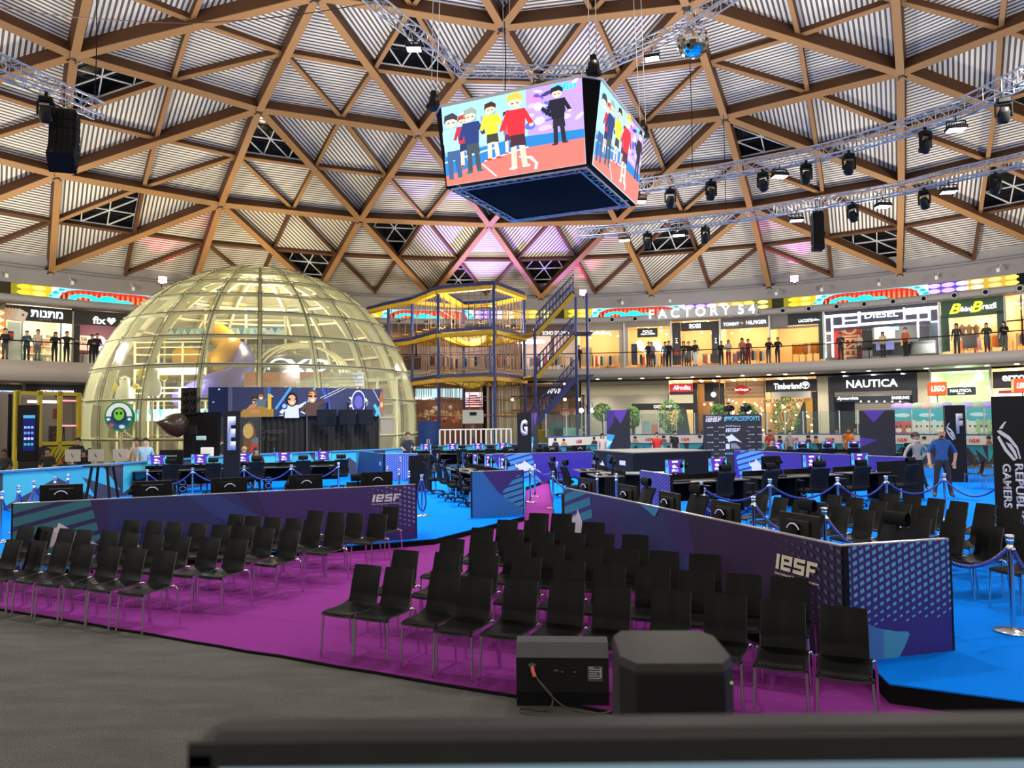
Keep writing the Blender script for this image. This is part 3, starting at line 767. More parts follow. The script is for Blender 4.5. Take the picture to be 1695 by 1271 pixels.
for j in range(NM):
    lon = 2 * PI * j / NM; m = MB()
    P = [dp(lats[0] + (lats[-1] - lats[0]) * k / 22, lon, RI) for k in range(23)]
    for a, b in zip(P, P[1:]): m.bar(a, b, .13, .26, 0, a - Vector((0, 0, DZ)))
    for la in lats[1:-1]:
        for s in (-1, 1):
            for d in (-1, 1): m.ball(dp(la + .012 * d, lon + s * .022, DR + .015), .035, 6)
    m.build('rib', DSTEEL, dome)
for la in lats[1:]:
    m = MB(); m.tube([dp(la, 2 * PI * k / 60, RI + .1) for k in range(60)], .075 if la != lats[3] else .11, 6, closed=True); m.build('ring_tube', DSTEEL, dome)
m = MB()
for la in lats[1:]: m.tube([dp(la, 2 * PI * k / 80, DR + .004) for k in range(80)], .018, 4, closed=True)
for j in range(NM):
    for s in (-.012, .012): m.tube([dp(lats[0] + (lats[-1] - lats[0]) * k / 30, 2 * PI * j / NM + s, DR + .004) for k in range(31)], .012, 4)
m.build('joint_seals', mat('dark_seal', (.07, .07, .05), .6), dome)
m = MB(); m.lathe([(DR * math.cos(lats[0]) + .1, 0), (DR * math.cos(lats[0]) + .1, .3), (DR * math.cos(lats[0]) - .2, .3)], 60); m.build('base_kerb', mat('kerb', (.3, .3, .28), .6), dome)
# ---- the playground inside the dome
def inside(px, py, y): return D(px, py, y)
lamp('POINT', 'dome_fill_light', (-13.5, 38, 8.2), 650, (1, .93, .72), size=.8)  # these dome fill lights are added to brighten its inside, no fixtures
lamp('POINT', 'dome_fill_light', (-15.8, 34.5, 3.6), 620, (.9, 1, .95), size=.5)
lamp('POINT', 'dome_fill_light', (-8.5, 35.5, 3.6), 420, (.95, 1, .9), size=.5)
def sweep(label, name, pts, r, mt, cat):
    o = MB().tube(fine(pts, 8), r, 14).build(name, mt); tag(o, label, cat); return o
sweep('orange tube slide high inside the glass dome', 'tube_slide', [D(300, 590, 38.5), D(330, 598, 37.6), D(350, 603, 36.6), D(372, 590, 36.4), D(380, 570, 37.2), D(360, 552, 38.5)], .55, mat('orange_slide', (.75, .38, .02), .3), 'slide')
sweep('purple spiral tube slide inside the glass dome', 'tube_slide', [D(395, 580, 37.5), D(405, 600, 36.2), D(392, 622, 35.4), D(360, 632, 35.2), D(330, 645, 35.6), D(300, 660, 36.5)], .5, mat('purple_slide', (.13, .10, .52), .3), 'slide')
sweep('dark grey tube slide in the upper middle of the glass dome', 'tube_slide', [D(470, 585, 40), D(440, 605, 38.5), D(480, 600, 37.5), D(520, 615, 38), D(550, 640, 38.5)], .5, mat('grey_slide', (.09, .09, .09), .35), 'slide')
CREAM = mat('cream_steel', (.75, .68, .42), .45); ICE = mat('ice_trim', (.55, .75, .85), .5)
pf = thing('play_tower', 'cream steel play tower with icy blue fringes inside the glass dome', 'play tower', (-12.9, 38, 0))
for (x0, x1, z, y) in [(-5.6, -1.2, 2.5, -2.6), (-5.0, -1.6, 4.7, -2.2), (-4.6, 1.5, 6.6, 0)]:
    m = MB(); m.box(((x0 + x1) / 2, y + 1.3, z), (x1 - x0, 2.6, .12)); m.build('deck', mat('deck_wood', (.45, .32, .14), .6), pf)
    A = Art(); n = 18; w = x1 - x0
    A.rect(x0, z - .05, x1, z + .5, 'd8e6ec' if z > 3 else '9fd8ee')
    for i in range(n): A.poly([(x0 + w * i / n, z + .5), (x0 + w * (i + 1) / n, z + .5), (x0 + w * (i + .5) / n, z + .5 - random.uniform(.15, .42))], random.choice(['3f88b8', '7fb8d8', 'f2f8fa']))
    A.build('icicle_fringe', PRINT, pf, Matrix.Translation((0, y - .03, 0)), .004)
    for x in (x0, x0 + w * .33, x0 + w * .67, x1):
        m = MB(); m.tube([(x, y, .0), (x, y, z + 1.5)], .06, 8); m.build('post', CREAM, pf)
    m = MB(); 
    for h in (.9, 1.25, 1.5): m.tube([(x0, y, z + h), (x1, y, z + h)], .04, 6)
    m.build('guard_rail', CREAM, pf)
m = MB()
for i in range(22): m.tube([(-5 + .3 * i, .3, 3.2), (-5 + .3 * i, .3, 6.5)], .015, 4, cap=False)
for i in range(10): m.tube([(-5, .3, 3.2 + i * .33), (1.5, .3, 3.2 + i * .33)], .015, 4, cap=False)
m.build('safety_net', mat('net_black', (.03, .03, .03), .8), pf)
# arches and orange brick strip on the right half, above the curtain
m = MB()
for k in range(4):
    y = 36.2 + k * .7; m.tube([Vector((-10.3 + 1.1 * math.cos(PI * i / 14) * 1.9, y, 4.6 + 1.5 * math.sin(PI * i / 14))) for i in range(15)], .06, 8)
o = m.build('tunnel_arches', CREAM); tag(o, 'pale arched frames over the playground tunnel', 'arch')
m = MB()
A = Art(); A.rect(0, 0, 3.7, .62, 'c98a3a')
for r in range(7):
    for c in range(24): A.rect(c * .155 + (r % 2) * .07, r * .088 + .008, c * .155 + .135 + (r % 2) * .07, r * .088 + .078, random.choice(['e08a34', 'd87a2a', 'e89a48']))
M1 = frame(D(405, 640, 33.2), (1, .05, 0)); o = thing('brick_screen', 'orange brick-patterned strip above the dark ride banner', 'brick panel'); o.matrix_world = M1
m = MB(); m.box((1.85, .05, .31), (3.7, .08, .62)); m.build('board', mat('orange_board', (.6, .3, .08), .6), o); A.build('printed_bricks', PRINT, o, None, .002, .012, clip=(0, 0, 3.7, .62))
A = Art(); A.rect(0, 0, 3.0, .62, 'cfd4c4')
for r in range(4):
    for c in range(8): A.rect(c * .42 + (r % 2) * .2 - .2, r * .155 + .015, c * .42 + .39 + (r % 2) * .2 - .2, r * .155 + .14, random.choice(['e6e8dc', 'dadfd2', 'c4ccc0']))
M1 = frame(D(490, 641, 33.2), (1, -.05, 0)); o = thing('brick_screen', 'white brick-patterned strip above the dark ride banner', 'brick panel'); o.matrix_world = M1
m = MB(); m.box((1.5, .05, .31), (3.0, .08, .62)); m.build('board', WHITE, o); A.build('printed_bricks', PRINT, o, None, .002, .012, clip=(0, 0, 3.0, .62))
o = thing('play_frame', 'cream ladder frame with shelves low on the right inside the glass dome', 'play frame'); o.location = D(625, 740, 35.2) * 1.0; o.location.z = 0
for x in (-.9, 0, .9): m = MB(); m.tube([(x, 0, 0), (x, 0, 4.4)], .055, 8); m.build('post', CREAM, o)
for z in (.9, 1.7, 2.5, 3.3, 4.3): m = MB(); m.tube([(-.9, 0, z), (.9, 0, z)], .04, 6); m.build('rung', CREAM, o)
m = MB(); m.box((.45, .1, 2.1), (.6, .05, 1.1)); m.build('violet_panel', mat('violet_panel', (.4, .36, .6), .5), o); m = MB(); m.box((-.45, .1, 3.6), (.7, .05, .5)); m.build('white_panel', WHITE, o)
# glowing ride sign inside
p = D(505, 613, 35); o = thing('ride_sign', 'blue glowing XD ride sign inside the glass dome', 'sign', p)
text('XD', .62, mat('ride_sign_glow', (.6, .8, 1), .4, emit=(.5, .75, 1), es=2.2), o, None, (0, 0, -.1), .05, width=2.2, bold=.02, shear=.2)
m = MB(); m.tube([(-1.15 + .55 * math.cos(a / 12 * PI), 0, .05 + .5 * math.sin(a / 12 * PI)) for a in range(13)], .05, 6); m.build('ring', MATS['ride_sign_glow'], o)
# statue-like bulldog / penguin figures at the lower left inside
for k, (px, py, yy, lab) in enumerate([(206, 645, 33.5, 'white cartoon animal statue in front of the cream play tower'), (252, 632, 33.2, 'white and yellow penguin-like statue behind the round green sign')]):
    p = D(px, py + 24, yy); o = thing('play_statue', lab, 'statue', p); m = MB(); m.lathe([(0, 0), (.32, .02), (.38, .3), (.34, .62), (.2, .85), (.22, 1.0), (.2, 1.15), (0, 1.28)], 14); m.build('body', WHITE, o)
    m = MB(); m.ball((-.5, 0, .75 + .3 * k), (.22, .1, .22)); m.ball((.5, 0, .8), (.18, .1, .12)); m.build('hands', mat('yellow_paint', (.8, .62, .04), .4), o)
    m = MB(); m.ball((-.08, -.17, 1.1), .04, 8); m.ball((.08, -.17, 1.1), .04, 8); m.build('eyes', BLACK, o)
    m = MB(); m.tube([(0, 0, -2.2 if k else -1.2), (0, 0, .0)], .05, 6); m.build('pedestal', CREAM, o)
# round green sign on the glass
p = D(197, 689, 30.5); o = thing('round_sign', 'round green and white sign with a green face on the dome wall', 'sign', p, .12)
A = Art(); A.ell(0, 0, .56, .60, '1f8a52', 28); A.ell(-.0, 0, .5, .54, 'f2f5f0', 28); A.poly([(.5 * math.cos(a), .54 * math.sin(a)) for a in [PI + PI * i / 12 for i in range(13)]], '1d5a78'); A.ell(0, .03, .3, .34, '1d3f5a', 22); A.ell(0, .08, .2, .24, '7fd03a', 18)
A.ell(-.08, .12, .05, .06, '12301a', 10); A.ell(.08, .12, .05, .06, '12301a', 10); A.ell(-.28, -.36, .1, .08, 'd84a6a', 10); A.ell(.12, -.42, .12, .08, 'e8e8f2', 10); A.ell(-.4, -.12, .07, .06, 'f2f5f0', 10); A.ell(.4, -.12, .07, .06, 'f2f5f0', 10)
m = MB(); m.T = Matrix.Rotation(PI / 2, 4, 'X'); m.lathe([(0, -.2), (.56, -.2), (.58, -.1), (.56, 0), (0, 0)], 28); m.build('sign_box', mat('sign_green', (.02, .3, .12), .4), o); A.build('sign_face', attr_mat('lit_sign', .8), o)
m = MB(); m.tube([(0, .1, -.5), (.6, .25, -1.0)], .05, 6); m.tube([(0, .2, -.5), (0, .5, -2.6)], .05, 6); m.build('bracket', CREAM, o)
# ---- banner, curtain and screens in front of the dome
BR = 8.55
def bp(px, z, r=BR):                          # point on the curved front screen, by pixel column
    d = ray(px, 690); a = d.x * d.x + d.y * d.y; b = -(d.x * DC.x + d.y * DC.y); c = DC.x ** 2 + DC.y ** 2 - r * r
    disc = b * b - a * c; t = (-b - math.sqrt(max(disc, 0))) / a
    return Vector((d.x * t, d.y * t, z))
zt, zb = 3.72, 2.55
bx0, bx1 = 345, 633
BA0, BA1 = [math.atan2(bp(x, 0).y - DC.y, bp(x, 0).x - DC.x) for x in (bx0, bx1)]
ban = thing('curved_banner', 'curved printed banner of people in dark glasses above the black curtain', 'banner', (DC.x, DC.y, 0))
def bang(u, z, r): a = BA0 + (BA1 - BA0) * u; return Vector((r * math.cos(a), r * math.sin(a), z))
m = MB(); m.grid(lambda u, v: bang(u, zb + (zt - zb) * v, BR + .02), 40, 2, 0, .06); m.build('panel', mat('banner_navy', (.02, .03, .10), .5), ban)
BW = BR * (BA1 - BA0); BH = zt - zb
A = Art(); A.rect(0, 0, BW, BH, '2a3f96'); w3 = BW
A.rect(0, 0, BW * .1, BH, '101a3c'); A.poly([(BW * .1, 0), (BW * .3, 0), (BW * .3, BH), (BW * .1, BH)], '4a4a6a')
A.poly([(BW * .3, 0), (BW * .66, 0), (BW * .6, BH), (BW * .3, BH)], '2c62c0'); A.poly([(BW * .62, 0), (BW, 0), (BW, BH), (BW * .62, BH)], '4a43a8')
for (x0, z0, x1, z1, ww, c) in [(.02, .6, .3, .2, .05, '5fb0c8'), (.05, 1.1, .45, .0, .06, 'a9c8e8'), (.3, .9, .5, .1, .05, 'd8ecff'), (.42, 1.17, .34, .3, .09, '4fa0f0'), (.55, 1.17, .5, .4, .1, '58b8f6'), (.36, .05, .62, .12, .03, 'c8e0ff'), (.7, 1.17, .58, .75, .02, 'f4f6ff'), (.73, 1.17, .6, .72, .02, 'f4f6ff'), (.62, .55, .99, .5, .05, '8a90f0'), (.92, 1.17, .985, .5, .03, 'eaf0ff'), (.93, .5, .98, .0, .16, '58c0ea'), (.98, .5, .94, .0, .12, '58c0ea')]:
    A.line(x0 * BW, z0, x1 * BW, z1, ww, c)
def face(x, z, s, hair, skin, top, hood=False):
    A.poly([(x - .3 * s, z - .75 * s), (x + .3 * s, z - .75 * s), (x + .26 * s, z - .2 * s), (x - .26 * s, z - .2 * s)], top); A.line(x - .25 * s, z - .3 * s, x - .45 * s, z - .55 * s, .14 * s, top); A.line(x + .25 * s, z - .3 * s, x + .62 * s, z - .1 * s, .13 * s, top)
    if hood: A.ell(x, z + .02 * s, .24 * s, .3 * s, hair)
    A.ell(x, z, .17 * s, .23 * s, skin); 
    if not hood: A.poly([(x - .2 * s, z), (x - .19 * s, z + .25 * s), (x, z + .32 * s), (x + .2 * s, z + .24 * s), (x + .18 * s, z + .02 * s), (x + .12 * s, z + .12 * s), (x - .12 * s, z + .13 * s)], hair)
    A.rect(x - .16 * s, z + .0 * s, x + .17 * s, z + .08 * s, '15151c'); A.ell(x + .01 * s, z - .11 * s, .07 * s, .05 * s, 'f6f2f0', 8)
face(BW * .235, .62, .62, '30241c', 'd8a27c', 'b87a5a'); face(BW * .265, .8, .55, '4a3424', 'd8a888', '5a6a78'); A.poly([(BW * .14, 0), (BW * .33, 0), (BW * .33, .3), (BW * .26, .42), (BW * .18, .3)], '9a7a3a'); A.rect(BW * .3, .3, BW * .318, .9, 'd8b43a')
face(BW * .425, .66, .95, '15131a', 'dcaa88', 'd4dcec', True); face(BW * .535, .78, 1.0, '7a4a34', 'e0a888', '5a4440')
A.ell(BW * .385, .42, .13, .14, '2a3a8a', 12); A.ell(BW * .385, .42, .08, .09, '9ac8ff', 12); A.ell(BW * .62, .62, .11, .12, '3a4a9a', 12)
A.ell(BW * .985, .55, .14, .55, 'a86a48', 14); A.ell(BW * .985, .5, .08, .12, 'e8c8a8', 10)
A.ell(BW * .815, .6, .36, .50, 'dfe6f8', 24); A.ell(BW * .815, .6, .31, .44, '3a3a90', 24); A.ell(BW * .815, .6, .2, .28, '6a6ad0', 20)
ao = A.build('printed_picture', attr_mat('glowing_print', 1.25), ban, None, .0006, .0)  # emission added to brighten the print, no lamp behind it
tx1 = text('XD', .42, mat('silver_letter', (.75, .77, .82), .3, .3), ban, None, (0, 0, 0), 0, bold=.03, width=1.0); tx2 = text('DARKRIDE', .14, mat('dark_letter', (.12, .12, .2), .4), ban, None, (0, 0, 0), 0, width=1.05, bold=.02)
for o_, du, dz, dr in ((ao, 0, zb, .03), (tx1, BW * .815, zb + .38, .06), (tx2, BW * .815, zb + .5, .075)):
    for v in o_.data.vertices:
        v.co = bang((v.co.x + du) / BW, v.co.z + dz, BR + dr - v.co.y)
bm = bmesh.new(); bm.from_mesh(ao.data); bm.free()
cur = thing('stage_curtain', 'long black pleated curtain below the curved banner', 'curtain', (DC.x, DC.y, 0))
CA0, CA1 = [math.atan2(bp(x, 0).y - DC.y, bp(x, 0).x - DC.x) for x in (430, 631)]
def cg(u, v):
    a = CA0 + (CA1 - CA0) * u; r = BR - .1 + .05 * math.sin(u * 150) * (1.1 - .4 * v); return (r * math.cos(a), r * math.sin(a), 0.2 + 2.4 * v)
m = MB(); m.grid(cg, 220, 6); m.build('drape', mat('curtain_black', (.012, .012, .013), .9), cur)
for x in (431, 508, 627):
    p = bp(x, 0, BR + .02); m = MB(); m.tube([(p.x - DC.x, p.y - DC.y, 0), (p.x - DC.x, p.y - DC.y, 2.55)], .035, 8); m.build('pole', mat('pole_grey', (.1, .1, .1), .4, .6), cur)
p = bp(452, 1.9, BR + .06); tx = text('Creators\nof fun', .5, mat('faint_letter', (.05, .05, .05), .6), cur, frame(p - DC, (1, .1, 0)), (0, 0, -.3), .005, name='lettering')
# printed wall left of the curtain and black box with speakers
PW0, PW1 = bp(362, 0, BR + .05), bp(428, 0, BR + .05)
o = thing('printed_wall', 'dark mural wall of game figures behind the tall letter E column', 'mural wall'); Mx = frame(PW0, PW1 - PW0); o.matrix_world = Mx; w = (PW1 - PW0).length
m = MB(); m.box((w / 2, .05, 1.3), (w, .08, 2.45)); m.build('board', mat('mural_board', (.03, .04, .05), .5), o)
A = Art(); A.rect(0, .1, w, 2.5, '26333c'); A.ell(w * .78, 1.6, .25, .8, '6a4a2c', 12); A.ell(w * .74, 2.0, .2, .3, 'c8a860', 12); A.ell(w * .95, 1.25, .22, .5, 'b04038', 12); A.ell(w * .95, 1.62, .2, .12, '58707c', 10); A.rect(w * .86, .8, w * 1, 1.05, 'd8d0c8'); A.rect(w * .86, .45, w, .8, 'b83a30'); A.ell(w * .1, 1.4, .3, .38, '4a3a34', 14); A.ell(w * .1, 1.3, .22, .3, 'c8a488', 14); A.ell(w * .12, 1.3, .15, .22, '26333c', 14); A.ell(w * .2, .8, .3, .3, '8a7a48', 12)
A.build('mural_print', PRINT, o, None, .002, .004, clip=(0, .1, w, 2.5))
sp0 = bp(303, 0, BR - .3); sp1 = bp(330, 0, BR - .1)
o = thing('ride_cabinet', 'black equipment cabinet with round fan grilles left of the banner', 'cabinet'); o.matrix_world = frame(D(312, 664, 29.2), (1, -.12, 0)); m = MB(); m.box((0, .15, 0), (.66, .3, 1.05), b=.02); m.build('case', BLACK, o)
for i in range(2):
    for j in range(3):
        m = MB(); m.lathe([(.05, 0), (.1, 0), (.1, .03), (.05, .03)], 12); ro = Matrix.Rotation(PI / 2, 4, 'X'); m.v = [ro @ v + Vector((-.15 + .3 * i, -.03, -.32 + .32 * j)) for v in m.v]; m.build('fan_grille', DARKG, o)
o = thing('ride_backdrop', 'plain black backdrop board below the fan cabinet', 'backdrop'); o.matrix_world = frame(D(301, 745, 29.2), (1, -.1, 0)); m = MB(); m.box((.66, .3, .3), (1.35, .3, 2.3)); m.build('board', BLACKM, o)
# pointed ride pod lying on its side
p = D(296, 702, 28.9); m = MB(); m.T = Matrix.Rotation(-PI / 2 + .15, 4, 'Y'); m.lathe([(0, .66), (.06, .55), (.25, .3), (.42, 0), (.46, -.3), (.3, -.5), (0, -.5)], 18); o = m.build('ride_pod', mat('pod_brown', (.05, .032, .022), .25)); o.location = (p.x, p.y - .55, p.z); tag(o, 'dark brown pointed ride pod beside the black cabinet', 'ride pod')
# three dark television screens hung in front of the curtain
for k, (x0, x1, y0, y1) in enumerate([(524, 557, 678, 705), (560, 590, 678, 704), (590, 618, 678, 703)]):
    y = bp((x0 + x1) / 2, 0).y - .5; a_, b_ = D(x0, y0, y), D(x1, y1, y); w, h = b_.x - a_.x, a_.z - b_.z
    o = thing('television', 'dark flat television in front of the curtain, %s of three from the left' % ORD[k], 'television', (a_.x + w / 2, y, b_.z), .1, 'televisions over the curtain')
    m = MB(); m.box((0, .03, h / 2), (w * .97, .06, h), b=.01); m.build('case', BLACK, o); m = MB(); m.box((0, -.003, h / 2), (w * .9, .006, h * .9)); m.build('screen', mat('dark_screen', (.008, .012, .02), .08), o)
    m = MB(); m.tube([(0, .08, h / 2), (0, .35, h / 2), (0, .35, h + .3)], .03, 6); m.build('mount', BLACK, o)
# ================================================================== CLIMBING TOWER
NAVY = mat('navy_steel', (.018, .035, .17), .4); YEL = mat('yellow_pad', (.72, .44, .02), .55); WOODY = mat('ochre_plank', (.62, .34, .05), .6)
YNET = mat('yellow_net', (.68, .50, .03), .7); ROPE = mat('brown_rope', (.26, .15, .10), .8)
ct = thing('climbing_tower', 'three-storey climbing tower of navy posts, yellow nets and stairs', 'climbing tower', (-1, 42, 0))
O = Vector((-1, 42, 0))
LV = [4.75, 7.2, 9.6]
PT = {'a': D(817, 468, 39.6), 'b': D(725, 475, 41), 'c': D(682, 492, 44.5), 'd': D(643, 500, 46.2), 'k': D(604, 508, 48.6), 'e': D(867, 488, 43.2), 'f': D(767, 520, 46.5), 'g': D(811, 515, 46), 'h': D(885, 545, 41.2), 'i': D(953, 500, 43.5), 'j': D(971, 488, 42.2)}
for k in PT: PT[k] = Vector((PT[k].x, PT[k].y, 0)) - O
TOPZ = {'h': 7.3, 'i': 9.4, 'j': 9.4}
for k, p in PT.items():
    m = MB(); m.tube([(p.x, p.y, 0), (p.x, p.y, TOPZ.get(k, LV[2]))], .085, 10); m.lathe([(.25, 0), (.25, .02), (.1, .03)], 12, (p.x, p.y, 0)); m.build('post', NAVY, ct)
EDG = ['ab', 'bc', 'cd', 'ae', 'bf', 'eg', 'fg', 'fc', 'gf', 'dk']
for z in LV:
    for e2 in EDG:
        a, b2 = PT[e2[0]] + Vector((0, 0, z)), PT[e2[1]] + Vector((0, 0, z)); m = MB(); m.bar(a, b2, .12, .16); m.build('beam', NAVY, ct)
        m = MB(); m.bar(a - Vector((0, 0, .26)), b2 - Vector((0, 0, .26)), .34, .2); m.build('walk_pad', YEL if z > 5 else WOODY, ct)
# sagging nets under the decks
def net(p, q, r, s, z, sagd):
    m = MB(); P = [PT[x] + Vector((0, 0, z)) for x in (p, q, r, s)]
    f = lambda u, v: P[0].lerp(P[1], u).lerp(P[3].lerp(P[2], u), v) - Vector((0, 0, sagd * math.sin(PI * u) * math.sin(PI * v)))
    n = 30
    for i in range(n + 1):
        m.tube([f(i / n, j / 10) for j in range(11)], .02, 3, cap=False); m.tube([f(j / 10, i / n) for j in range(11)], .02, 3, cap=False)
    m.build('safety_net', YNET, ct)
for z, sg in ((LV[0] - .1, .55), (LV[1] - .1, .5), (LV[2] - .1, .25)):
    if z < 9: net('b', 'a', 'g', 'f', z, sg); net('a', 'e', 'g', 'g', z, sg * .7); net('c', 'b', 'f', 'f', z, sg * .6)
# hanging rope obstacles
random.seed(5)
cnt = 0
for z in LV[:3]:
    for e2 in ('ab', 'ae', 'bc', 'bf', 'fg', 'cd', 'eg'):
        a, b2 = PT[e2[0]], PT[e2[1]]; n = int((b2 - a).length / .34); m = MB()
        for i in range(1, n):
            p = a.lerp(b2, i / n); h = random.choice([.5, 1.1, 2.1, 2.1])
            m.tube([(p.x, p.y, z - .3), (p.x, p.y, max(z - h, .3))], .021, 4, cap=False)
        for h in (1.15, 2.15): m.tube([(a.x, a.y, z - h), ((a.x + b2.x) / 2, (a.y + b2.y) / 2, z - h - .1), (b2.x, b2.y, z - h)], .022, 5, cap=False)
        m.build('rope_run', ROPE, ct)
        m = MB()
        for i in range(2, n, 3):
            p = a.lerp(b2, i / n); m.box((p.x, p.y, z - 2.12), (.35, .12, .05), rot=Matrix.Rotation(random.uniform(-1, 1), 3, 'Z'))
        m.build('foot_planks', WOODY, ct)
# stairs on the right
def stair(p0, p1, wdir, n, col):
    m = MB(); L = p1 - p0; w = Vector(wdir)
    for s in (0, 1): m.bar(p0 + w * s, p1 + w * s, .07, .2)
    for s in (0, 1):
        for h in (.55, 1.0): m.tube([p0 + w * s + Vector((0, 0, h)), p1 + w * s + Vector((0, 0, h))], .025, 5)
        for i in range(n + 1): m.tube([p0.lerp(p1, i / n) + w * s, p0.lerp(p1, i / n) + w * s + Vector((0, 0, 1.0))], .018, 4)
    m.build('stair_rail', NAVY, ct)
    m = MB()
    for i in range(n): m.box(p0.lerp(p1, (i + .5) / n) + w * .5, (.24, .9, .04))
    m.build('treads', mat('stair_tread', (.16, .13, .12), .6), ct)
    m = MB(); m.bar(p0 - Vector((0, .03, .12)), p1 - Vector((0, .03, .12)), .05, .22); m.build('stringer_pad', col, ct)
hx, ix = PT['h'], PT['i']
W9 = (0, .9, 0)
stair(Vector((hx.x + .1, hx.y, 4.75)), Vector((ix.x - .3, hx.y, 7.0)), W9, 11, YEL); stair(Vector((hx.x + .1, hx.y, 7.1)), Vector((ix.x - .3, hx.y, 9.3)), W9, 11, YEL); stair(Vector((hx.x - .4, hx.y, 1.7)), Vector((ix.x - .3, hx.y, 4.6)), W9, 13, NAVY)
for z in (4.7, 7.05):
    m = MB(); m.box(((ix.x + PT['j'].x) / 2, hx.y + .5, z), (.9, 1.6, .08)); m.build('landing', NAVY, ct); m = MB(); m.bar((hx.x, hx.y, z), (PT['e'].x, PT['e'].y, z), .5, .1); m.build('walk_pad', WOODY, ct)
# blue base box and grey control machine, ladder, fence in front of the tower
m = MB(); a_, b_ = D(692, 697, 41.3), D(728, 745, 41.3); m.box(((a_.x + b_.x) / 2, 41.6, a_.z / 2), (b_.x - a_.x, .6, a_.z), b=.02); o = m.build('base_box', mat('royal_blue_panel', (.01, .06, .33), .5)); tag(o, 'royal blue box panel at the foot of the climbing tower', 'panel')
# ================================================================== PEOPLE
SKIN = {'l': (.62, .40, .29), 'm': (.45, .26, .17), 'd': (.2, .11, .07)}
def person(label, loc, rz=0., h=1.72, pose='stand', top='2a2a2e', bottom='1e2026', shoe='181818', skin='m', hair='1a1210', hairlen=.0, group=None, sleeve=1, detail=False, seat=.45, female=False):
    o = thing('person', label, 'person', loc, rz, group); s = h / 1.75
    J = {}; E = []; R = {}
    def jn(n, p, r): J[n] = Vector(p) * s; R[n] = r * s
    sit = pose in ('sit', 'desk'); hz = .93
    if sit: hz = seat / s + .10
    lean = .10 if pose in ('lean', 'desk', 'rail') else .0
    jn('pel', (0, 0, hz), .135); jn('wst', (0, -.02 - lean * .4, hz + .16), .118 if not female else .105); jn('cst', (0, -.01 - lean, hz + .38), .145 if not female else .13); jn('nck', (0, -.01 - lean * 1.25, hz + .54), .062)
    jn('hd0', (0, -.045 - lean * 1.4, hz + .635), .074); jn('hd1', (0, -.035 - lean * 1.5, hz + .71), .1); jn('hd2', (0, -.02 - lean * 1.5, hz + .785), .075)
    E += [('pel', 'wst', 2), ('wst', 'cst', 1), ('cst', 'nck', 1), ('nck', 'hd0', 3), ('hd0', 'hd1', 3), ('hd1', 'hd2', 3)]
    for sd, k in ((-1, 'r'), (1, 'l')):
        jn('sh' + k, (sd * .175, -.01 - lean, hz + .47), .07)
        e, w = (sd * .235, .03, hz + .20), (sd * .245, -.05, hz - .06)
        if pose == 'phone' or (pose == 'stand' and k == 'l' and random.random() < .4): e, w = (sd * .22, -.02, hz + .22), (sd * .1, -.26, hz + .3)
        if pose in ('rail', 'lean'): e, w = (sd * .27, -.16, hz + .24), (sd * .2, -.38, hz + .16)
        if pose == 'desk': e, w = (sd * .25, -.18, hz + .2), (sd * .14, -.42, hz + .2)
        if pose == 'sit': e, w = (sd * .24, -.03, hz + .2), (sd * .14, -.28, hz + .1)
        if pose == 'out': e, w = (sd * .42, .02, hz + .36), (sd * .66, -.02, hz + .3)
        if pose == 'woman':
            if k == 'r': e, w = (-.33, -.03, hz + .24), (-.42, -.16, hz + .02)
            else: e, w = (.36, .10, hz + .24), (.2, .14, hz + .06)
        if pose == 'man':
            if k == 'r': e, w = (-.30, .02, hz + .2), (-.30, -.10, hz - .03)
            else: e, w = (.34, .04, hz + .2), (.29, -.03, hz - .04)
        jn('el' + k, e, .05); jn('wr' + k, w, .034)
        d = (Vector(w) - Vector(e)).normalized(); jn('ha' + k, Vector(w) + d * .09, .036)
        E += [('cst', 'sh' + k, 1), ('sh' + k, 'el' + k, 1), ('el' + k, 'wr' + k, 1 if sleeve == 2 else 3), ('wr' + k, 'ha' + k, 3)]
        if detail:
            b0 = Vector(w) + d * .085; side = d.cross(Vector((0, 1, 0)) if abs(d.y) < .8 else Vector((1, 0, 0))).normalized(); nrm = d.cross(side)
            for i, (off, ln) in enumerate(((-.03, .062), (-.01, .075), (.01, .07), (.028, .055))):
                a = 'f%s%d' % (k, i); jn(a, b0 + side * off + d * .02, .011); jn(a + 'b', b0 + side * off * 1.1 + d * (.02 + ln * .6) + nrm * .012, .010); jn(a + 'c', b0 + side * off + d * (.02 + ln) + nrm * .035, .008)
                E += [('ha' + k, a, 3), (a, a + 'b', 3), (a + 'b', a + 'c', 3)]
            a = 'th' + k; jn(a, Vector(w) + d * .045 - side * .045, .012); jn(a + 'b', Vector(w) + d * .09 - side * .07 + nrm * .015, .009); E += [('wr' + k, a, 3), (a, a + 'b', 3)]
        st = 0
        if pose == 'walk': st = sd * .2
        spread = .09
        jn('hp' + k, (sd * .085, 0, hz - .04), .105)
        if sit: kn, an = (sd * .11, -.42, hz - .04), (sd * .11, -.44, .09)
        elif pose == 'woman': kn, an = ((-.09, .0, .5), (-.1, .02, .09)) if k == 'r' else ((.13, -.06, .5), (.02 + .22, -.14, .09))
        elif pose == 'man': kn, an = (sd * .14, -.02, .5), (sd * .19, .0, .09)
        else: kn, an = (sd * spread, -.02 - st * .5, .5), (sd * spread * 1.05, .02 - st, .09)
        jn('kn' + k, kn, .068); jn('an' + k, an, .046); jn('to' + k, Vector(an) + Vector((sd * .03, -.15, -.05)), .04); jn('he' + k, Vector(an) + Vector((0, .035, -.05)), .036)
        E += [('pel', 'hp' + k, 2), ('hp' + k, 'kn' + k, 2), ('kn' + k, 'an' + k, 2), ('an' + k, 'to' + k, 4), ('an' + k, 'he' + k, 4)]
    names = list(J); idx = {n: i for i, n in enumerate(names)}
    me = bpy.data.meshes.new('body'); me.from_pydata([tuple(J[n]) for n in names], [(idx[a], idx[b]) for a, b, _ in E], [])
